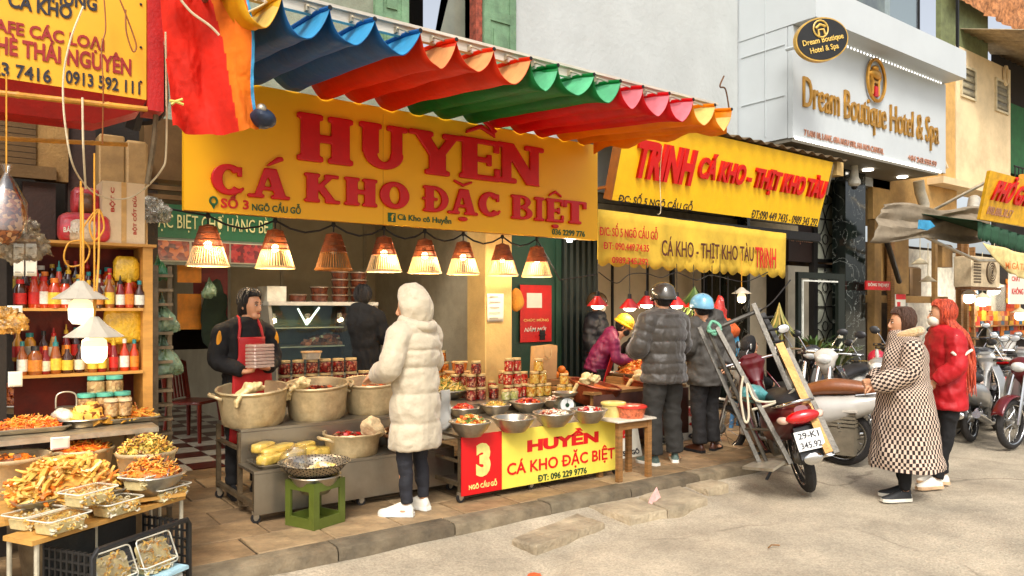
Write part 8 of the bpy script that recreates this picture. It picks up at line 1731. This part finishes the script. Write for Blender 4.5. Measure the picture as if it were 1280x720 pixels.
    if plate:
        pl2 = E('tmp'); bpy.data.objects.remove(pl2)
        b = MB(); b.mi(M('plate_white', c(232, 232, 226), .35)); ex_ = Vector((0, -1, 0)); uz = Vector((.28, 0, 1)).normalized(); c0 = Vector((-.475, 0, .50)); nn = Vector((-1, 0, .28)).normalized()
        b.prism([c0+ex_*a_+uz*d_ for a_, d_ in ((-.098, -.07), (.098, -.07), (.098, .07), (-.098, .07))], nn*.004); pl3 = b.build('number_plate', o)
        for s, z_ in ((plate[0], .012), (plate[1], -.058)): text(pl3, s, c0+ex_*-.075+uz*z_+nn*.006, ex_, uz, .15, .046, blk, ext=.001, bold=.02)
    b = MB(); b.mi(eng); b.ball((.45, 0, .33), (.16, .10, .10), 16, 10); b.lathe([(.06, 0), (.07, .03), (.07, .12), (.05, .14)], (0, 0, 0), 14, T=Matrix.Translation((.6, 0, .36)) @ Matrix.Rotation(pi/2-.3, 4, 'Y')); b.lathe([(.09, -.12), (.09, .12)], (0, 0, 0), 18, T=Matrix.Translation((.42, 0, .32)) @ Matrix.Rotation(pi/2, 4, 'X')); b.build('engine', o)
    b = MB(); [b.tube([(0, s*.08, r), (.42, s*.08, .34)], .018, 6, blkp) for s in (-1, 1)]; b.build('swing_arm', o)
    for s in (-1, 1):
        b = MB(); b.tube([(.02, s*.11, r+.02), (-.0+.08, s*.12, .62)], .012, 6, chrome)
        P = [(.02+.06*t+.022*cos(t*50), s*.115+.022*sin(t*50), r+.06+.26*t) for t in [k/50 for k in range(51)]]; b.tube(P, .005, 4, chrome); b.build('shock_absorber', o)
    b = MB(); P, R = sm([(.62, -.06, .30), (.55, -.13, .20), (.3, -.15, .20), (.05, -.15, .27), (-.32, -.16, .36)], [.018, .02, .03, .05, .045], 24); b.tube(P, R, 12, chrome); b.build('exhaust', o)
    b = MB(); b.mi(blkp); b.rings([[(x, -.205, z) for x, z in ((-.02, .29), (.12, .26), (.14, .33), (.0, .36))], [(x, -.196, z) for x, z in ((-.02, .29), (.12, .26), (.14, .33), (.0, .36))]]); b.build('exhaust_guard', o)
    b = MB(); b.tube([(.4, .12, .18), (.38, .28, .01)], .012, 6, blkp); b.tube([(.38, .22, .01), (.38, .32, .005)], .014, 6, blkp); b.build('stand', o)
    b = MB(); [b.tube([(.55, s*.1, .25), (.55, s*.26, .25)], .014, 8, tyre) for s in (-1, 1)]; b.build('footrest', o)
    P, R = sm([(-.12, -.13, .72), (-.36, -.12, .76), (-.44, 0, .78), (-.36, .12, .76), (-.12, .13, .72)], [.012]*5, 16); b = MB(); b.tube(P, R, 8, chrome); b.build('grab_rail', o)
    return o
maroon = M('maroon_paint', c(96, 8, 18), .32, .1, coat=.45, var=.1, bump=0); silver = M('silver_paint', c(176, 174, 168), .28, .6, coat=.7, var=.08, bump=0); whp = M('white_paint', c(196, 192, 182), .25, coat=.8, var=.04, bump=0); blp = M('black_paint', c(30, 28, 30), .2, coat=.9, bump=0)
rw = PZ(1006, 616, 0)
hd = atan2(4.75-3.75, 6.30-rw.x)
m1 = motorbike('maroon motorbike with white number plate and a metal frame tied to it', (rw.x+.06, rw.y+.0, 0), radians(47), maroon, maroon, roll=radians(-14), plate=('29-K1', '345.92')); m1.scale = (1.1, 1.1, 1.12)
# carrying frame leaning on it
fa = E('carrying_frame', (0, 0, 0), 0, 'long worn metal carrying frame with foot plate tied to the maroon motorbike', 'frame')
def bar(name, pts, r, m, n=8, par=fa, sq=False):
    P = [PD(*q) for q in pts]; b = MB(); b.tube(P, r*(1.3 if sq else 1), 4 if sq else n, m); return b.build(name, par)
worn = M('worn_galvanised', c(104, 100, 92), .45, .8, var=.25, vs=12, bump=.15, dirt=.25); brs = M('brassy_tube', c(156, 120, 72), .45, .8, var=.2, vs=8, dirt=.3)
bar('rail', [(874, 409, 6.9), (949, 578, 6.55)], .019, worn, sq=True)
bar('rail', [(886, 414, 6.75), (958, 577, 6.5)], .017, worn)
bar('rail', [(896, 410, 6.7), (988, 580, 6.25)], .021, worn, sq=True)
bar('rail', [(942, 380, 6.9), (980, 470, 6.6), (1006, 530, 6.4)], .022, worn, sq=True)
bar('rail', [(953, 392, 7.0), (1000, 480, 6.7)], .022, iron, sq=True)
bar('beam', [(974, 430, 6.45), (1036, 566, 6.05)], .034, brs, sq=True)
bar('beam', [(984, 436, 6.6), (1046, 566, 6.2)], .024, worn, sq=True)
bar('crossbar', [(884, 415, 6.75), (951, 387, 6.9)], .02, worn)
for t in (.3, .52, .75): 
    a = (874+(949-874)*t, 409+(578-409)*t, 6.9-.35*t); d = (896+(988-896)*t, 410+170*t, 6.7-.45*t); bar('rung', [a, d], .013, worn)
for t in (.1, .25, .4, .55): bar('strap', [(948+42*t, 388+100*t, 6.88-.4*t), (962+44*t, 386+100*t, 6.92-.4*t)], .012, iron)
b = MB(); b.mi(M('steel_plate_pale', c(160, 152, 134), .4, .4, dirt=.3)); q = [PD(928, 583, 6.55), PD(966, 586, 6.2), PD(988, 572, 6.3), PD(950, 573, 6.65)]; b.prism(q, (0, 0, -.025)); b.build('foot_plate', fa)
rope = M('rope_white', c(206, 196, 170), .8); tg = M('rope_teal', c(110, 170, 140), .8)
for nm, pts, r, m, lab in (('rope', [(929, 470, 6.4), (926, 495, 6.4), (931, 526, 6.4), (936, 520, 6.4), (934, 480, 6.45), (945, 500, 6.4), (975, 500, 6.4), (1000, 480, 6.4)], .01, rope, 'white rope looped round the metal frame and motorbike'), ('rope', [(885, 408, 6.7), (893, 418, 6.7), (900, 408, 6.7), (890, 402, 6.75), (886, 414, 6.7), (902, 412, 6.7)], .014, tg, 'teal rope knotted at the top of the metal frame'), ('rope', [(940, 512, 6.45), (965, 505, 6.4), (990, 495, 6.4), (1000, 498, 6.4)], .011, rope, 'white rope stretched across to the motorbike seat'), ('rope', [(950, 388, 6.85), (965, 378, 6.85), (988, 350, 7.3)], .006, wireb, 'thin black cord rising from the metal frame')):
    P, R = sm([PD(*q_) for q_ in pts], [r]*len(pts), 12*len(pts)); b = MB(); b.tube(P, R, 6, m); tag(b.build(nm), lab, 'rope')
q = PD(943, 492, 6.75); o = E('teal_bag', tuple(q), 0, 'teal plastic bundle tied on the maroon motorbike', 'bag'); b = MB(); b.ball((0, 0, 0), (.14, .1, .08), 22, 14, M('teal_film', c(90, 160, 160), .35, var=.25, bump=.5, coat=.4), f=lambda p: p*(1+.3*noise.noise(p*14))); b.build('film', o)
# other motorbikes
motorbike('white scooter with brown seat between the frame and the checkered coat', (PZ(1090, 588, 0).x, PZ(1090, 588, 0).y+.3, 0), radians(116), whp, whp, roll=radians(4), kind='scooter', seatc=M('brown_leather_seat', c(140, 82, 42), .4, coat=.3))
motorbike('white faced motorbike parked behind the fruit basket', (8.75, 4.75, SW), radians(190), whp, blp, kind='underbone')
motorbike('maroon scooter with red helmet parked against the hotel gate', (11.4, 5.5, SW), radians(205), maroon, maroon, kind='scooter')
mk = motorbike('black motorbike with long dark seat behind the checkered coat', (10.6, 4.9, SW), radians(196), blp, eng)
q = PZ(1220, 553, 0)
m5 = motorbike('silver motorbike with wire wheels nearest the red jacket', (q.x, q.y+.05, 0), radians(8), silver, silver, roll=radians(-5))
q = PZ(1272, 562, 0); motorbike('maroon and silver motorbike cut by the right edge', (q.x+1.2, q.y-.12, 0), radians(172), maroon, silver)
motorbike('dark grey motorbike second in the right hand row', (10.9, 4.35, 0), radians(14), M('grey_paint', c(90, 90, 92), .25, .5, coat=.7, bump=0), blp)
motorbike('black and silver motorbike third in the right hand row', (12.0, 4.9, 0), radians(20), blp, silver)
motorbike('white motorbike farthest along the right hand row', (13.4, 4.9, SW), radians(16), whp, silver)
q = PD(1091, 421, 9.6) if 0 else Vector((10.35, 4.98, 1.28))
o = E('parked_helmet', tuple(PD(1096, 448, 10.2)), .5, 'red and white helmet resting on the maroon scooter', 'helmet'); b = MB(); b.ball((0, 0, 0), (.13, .12, .12), 20, 12, M('helmet_pink', c(190, 40, 60), .25, coat=.6, bump=0), f=lambda p: Vector((p.x, p.y, max(p.z, -.06)))); b.build('shell', o); b = MB(); b.ball((-.02, 0, .01), (.125, .04, .122), 16, 12, whp, f=lambda p: Vector((p.x, p.y, max(p.z, -.05)))); b.build('white_band', o)
# fruit basket and flowers beside the scooter
q = PZ(1050, 535, .3); o = E('fruit_crate', (PD(1050, 520, 7.9).x, PD(1050, 520, 7.9).y, SW), .3, 'grey plastic crate of vegetables beside the white scooter', 'crate'); gc = M('grey_crate', c(130, 120, 100), .6, dirt=.3); zc_ = PD(1050, 510, 7.9).z-SW
b = MB(); b.mi(gc); b.box((-.3, -.2, 0), (.3, .2, zc_-.16)); b.build('lower_crate', o)
for k in range(4): b = MB(); b.mi(gc); z = zc_-.15+.038*k; b.box((-.31, -.21, z), (.31, -.2, z+.026)); b.box((-.31, -.2, z), (-.3, .2, z+.026)); b.build('slat', o)
b = MB(); b.mi(M('crate_rim', c(214, 206, 190), .5)); b.box((-.33, -.23, zc_), (.33, .23, zc_+.02)); b.build('tray_top', o)
zz = SW+zc_+.02
heap('red_fruit', 'pink red fruit at the left of the vegetable crate', o.location.x-.12, o.location.y-.08, zz, .14, .1, .08, [M('fruit_pink', c(222, 60, 60), .4, coat=.3), rd1, pk1], 'chunk', 60, .05, 120)
heap('yellow_fruit', 'yellow fruit behind the pink fruit', o.location.x+.05, o.location.y+.08, zz, .15, .1, .13, [M('fruit_yellow', c(226, 180, 40), .4), yl1, gn1], 'chunk', 50, .07, 121)
leafm = [M('leaf_a', c(70, 96, 44), .5, var=.3), M('leaf_b', c(104, 122, 60), .5, var=.3), M('leaf_c', c(150, 140, 70), .6, var=.3)]
def plant(label, p, h, r, n, mats=leafm, seed=1, droop=.5, name='leafy_plant', lw=.022, pot_=True, hang=False):
    rs_ = random.Random(seed); o = E(name, tuple(p), 0, label, 'plant')
    b = MB()
    for i in range(n):
        a = rs_.uniform(0, 2*pi); L = h*rs_.uniform(.5, 1); rr_ = r*rs_.uniform(.3, 1); s = -1 if hang else 1
        P = [Vector((0, 0, 0)), Vector((cos(a)*rr_*.4, sin(a)*rr_*.4, s*L*.6)), Vector((cos(a)*rr_, sin(a)*rr_, s*L*(1-droop*.5)))]
        side = Vector((-sin(a), cos(a), 0)); m = rs_.choice(mats)
        vs = []
        for t, w_ in ((0, .15), (.35, .8), (.7, 1), (1, .05)):
            q_ = P[0].lerp(P[1], min(1, t*2)) if t < .5 else P[1].lerp(P[2], t*2-1); vs += [q_-side*lw*w_, q_+side*lw*w_+Vector((0, 0, .004))]
        b.add(vs, [(0, 1, 3, 2), (2, 3, 5, 4), (4, 5, 7, 6)], m)
    f = b.build('foliage', o); f['kind'] = 'stuff'
    if pot_:
        b = MB(); b.lathe([(.10, -.22), (.14, 0), (.15, 0), (.13, -.02)], (0, 0, 0), 18, M('dark_pot', c(60, 50, 42), .7)); b.build('plant_pot', o)
    return o
plant('leafy potted plant at the foot of the hotel lattice door', (PY(1018, 450, 6.7).x, 6.7, .62), .75, .4, 90, seed=3)
plant('second potted plant with pale leaves beside the marble pillar', (PY(1048, 450, 6.6).x, 6.6, .55), .7, .4, 90, seed=4, mats=leafm+[M('leaf_pale', c(190, 190, 160), .5)])
plant('green vegetables with long leaves on the crate', (o.location.x+.2, o.location.y, zz), .2, .25, 40, seed=6, pot_=False, name='leaf_vegetables')
plant('bunch of dry yellow green herbs hanging beside the metal frame', tuple(PD(974, 378, 8.6)), .55, .2, 60, [leafm[2], M('dry_herb', c(176, 150, 80), .8, var=.3), leafm[1]], 8, .1, 'hanging_herbs', .012, False, True)
plant('bunch of green herbs hanging behind the red lamps', tuple(PD(868, 358, 9.2)), .4, .28, 90, [leafm[0], leafm[1]], 9, .1, 'hanging_herbs', .02, False, True)
bagr = M('red_net_bag', c(206, 40, 24), .4, var=.3, bump=.6, coat=.3)
for i, (u, v, D, sx, sz, m, lab) in enumerate(((900, 400, 8.9, .12, .28, bagr, 'red plastic bag hanging behind the metal frame'), (910, 412, 8.8, .16, .12, M('orange_net_bag', c(206, 90, 30), .5, var=.4, bump=.7), 'orange red bag hanging below the lamp'), (919, 428, 8.9, .06, .16, M('blue_bag', c(70, 160, 200), .4, bump=.5), 'light blue bag hanging beside the headscarf'), (880, 404, 8.8, .1, .12, bagr, 'small red bag hanging under the rightmost red lamp'))):
    o = E('hanging_bag', tuple(PD(u, v, D)), 0, lab, 'plastic bag'); b = MB(); b.ball((0, 0, 0), (sx, sx*.6, sz), 22, 16, m, f=lambda q: Vector((q.x*(1-.5*max(0, q.z/sz)), q.y, q.z))*(1+.28*noise.noise(q*12+Vector((i, 0, 0))))); b.build('bag_body', o); b = MB(); b.tube([(0, 0, sz*.9), (0, 0, sz+.5)], .004, 5, wireb); b.build('string', o)
for i, (u, r, y) in enumerate(((912, .035, 7.7), (918, .03, 7.75), (926, .03, 7.8), (905, .03, 7.75))):
    X = PY(u, 380, y).x; b = MB(); P, R = sm([(X, y, SW), (X+.05*sin(i*3), y, 1.2), (X-.04*cos(i), y, 2.0), (X+.06, y, 3.0)], [r, r*.9, r, r*.9], 16); b.tube(P, R, 8, wood); tag(b.build('bamboo_stick'), 'upright brown stick leaning behind the red lamps', 'stick', 'upright sticks behind the lamps')
b = MB(); b.mi(M('cloth_ochre', c(196, 130, 40), .85, bump=.4)); 
o = E('hanging_orange_bag', tuple(PY(646, 375, 6.75)), 0, 'ochre cloth bag hanging right of the beige pillar', 'bag'); b = MB(); b.ball((0, 0, 0), (.09, .05, .13), 20, 14, M('cloth_ochre'), f=lambda q: q*(1+.2*noise.noise(q*10))); b.build('bag_body', o)
# litter: folded note at the drain, petals, orange scrap
o = E('pink_leaflet', tuple(PZ(817, 628, .05)), .2, 'pink printed leaflet stuck upright at the kerb', 'paper'); b = MB(); b.mi(M('pink_paper', c(226, 170, 160), .7, var=.15, vs=30)); b.prism([(-.1, 0, -.03), (.11, .0, .02), (.1, .03, .10), (-.02, .02, .03)], (0, .004, 0)); b.build('sheet', o)
for i, (u, v) in enumerate(((519, 682), (557, 676), (521, 681))):
    q = PZ(u, v, .002); b = MB(); b.mi(M('red_petal', c(200, 40, 50), .6)); b.ball((0, 0, 0), (.022, .015, .006), 8, 5, f=lambda p: p*(1+.5*noise.noise(p*60+Vector((i, 0, 0))))); o = b.build('red_scrap'); o.location = q; tag(o, 'tiny red scrap on the asphalt below the kerb', 'scrap', 'red scraps on the asphalt')
q = PZ(668, 719, .004); b = MB(); b.mi(M('orange_scrap', c(222, 90, 40), .6)); b.ball((0, 0, 0), (.05, .035, .008), 12, 6, f=lambda p: p*(1+.5*noise.noise(p*40))); o = b.build('orange_scrap'); o.location = q; tag(o, 'orange scrap on the asphalt at the bottom edge', 'scrap')
q = PZ(966, 683, .004); b = MB(); b.tube([q+Vector((-.05, 0, .0)), q+Vector((0, .01, .008)), q+Vector((.06, -.01, .0))], .005, 5, wood); tag(b.build('twig'), 'short brown twig lying on the asphalt', 'twig')

for (x, y, z, rz, lab, src) in ((9.3, 5.6, SW, 3.6, 'black motorbike half hidden behind the white faced one', mk), (10.2, 4.15, 0, .3, 'black motorbike tucked behind the silver one with wire wheels', mk), (12.9, 5.4, SW, .3, 'black motorbike against the old shopfront', mk), (15.2, 4.7, 0, .2, 'last black motorbike of the right hand row', mk), (9.55, 4.55, 0, 3.3, 'dark motorbike parked just behind the red jacket woman', m5), (11.6, 4.1, 0, .25, 'silver motorbike squeezed between two others in the right row', m5), (12.6, 4.3, 0, .1, 'maroon motorbike deep inside the right hand row', m1), (14.2, 4.4, 0, .2, 'silver motorbike near the far end of the right row', m5)):
    dup(src, (x, y, z), rz, lab, sc=1.0)
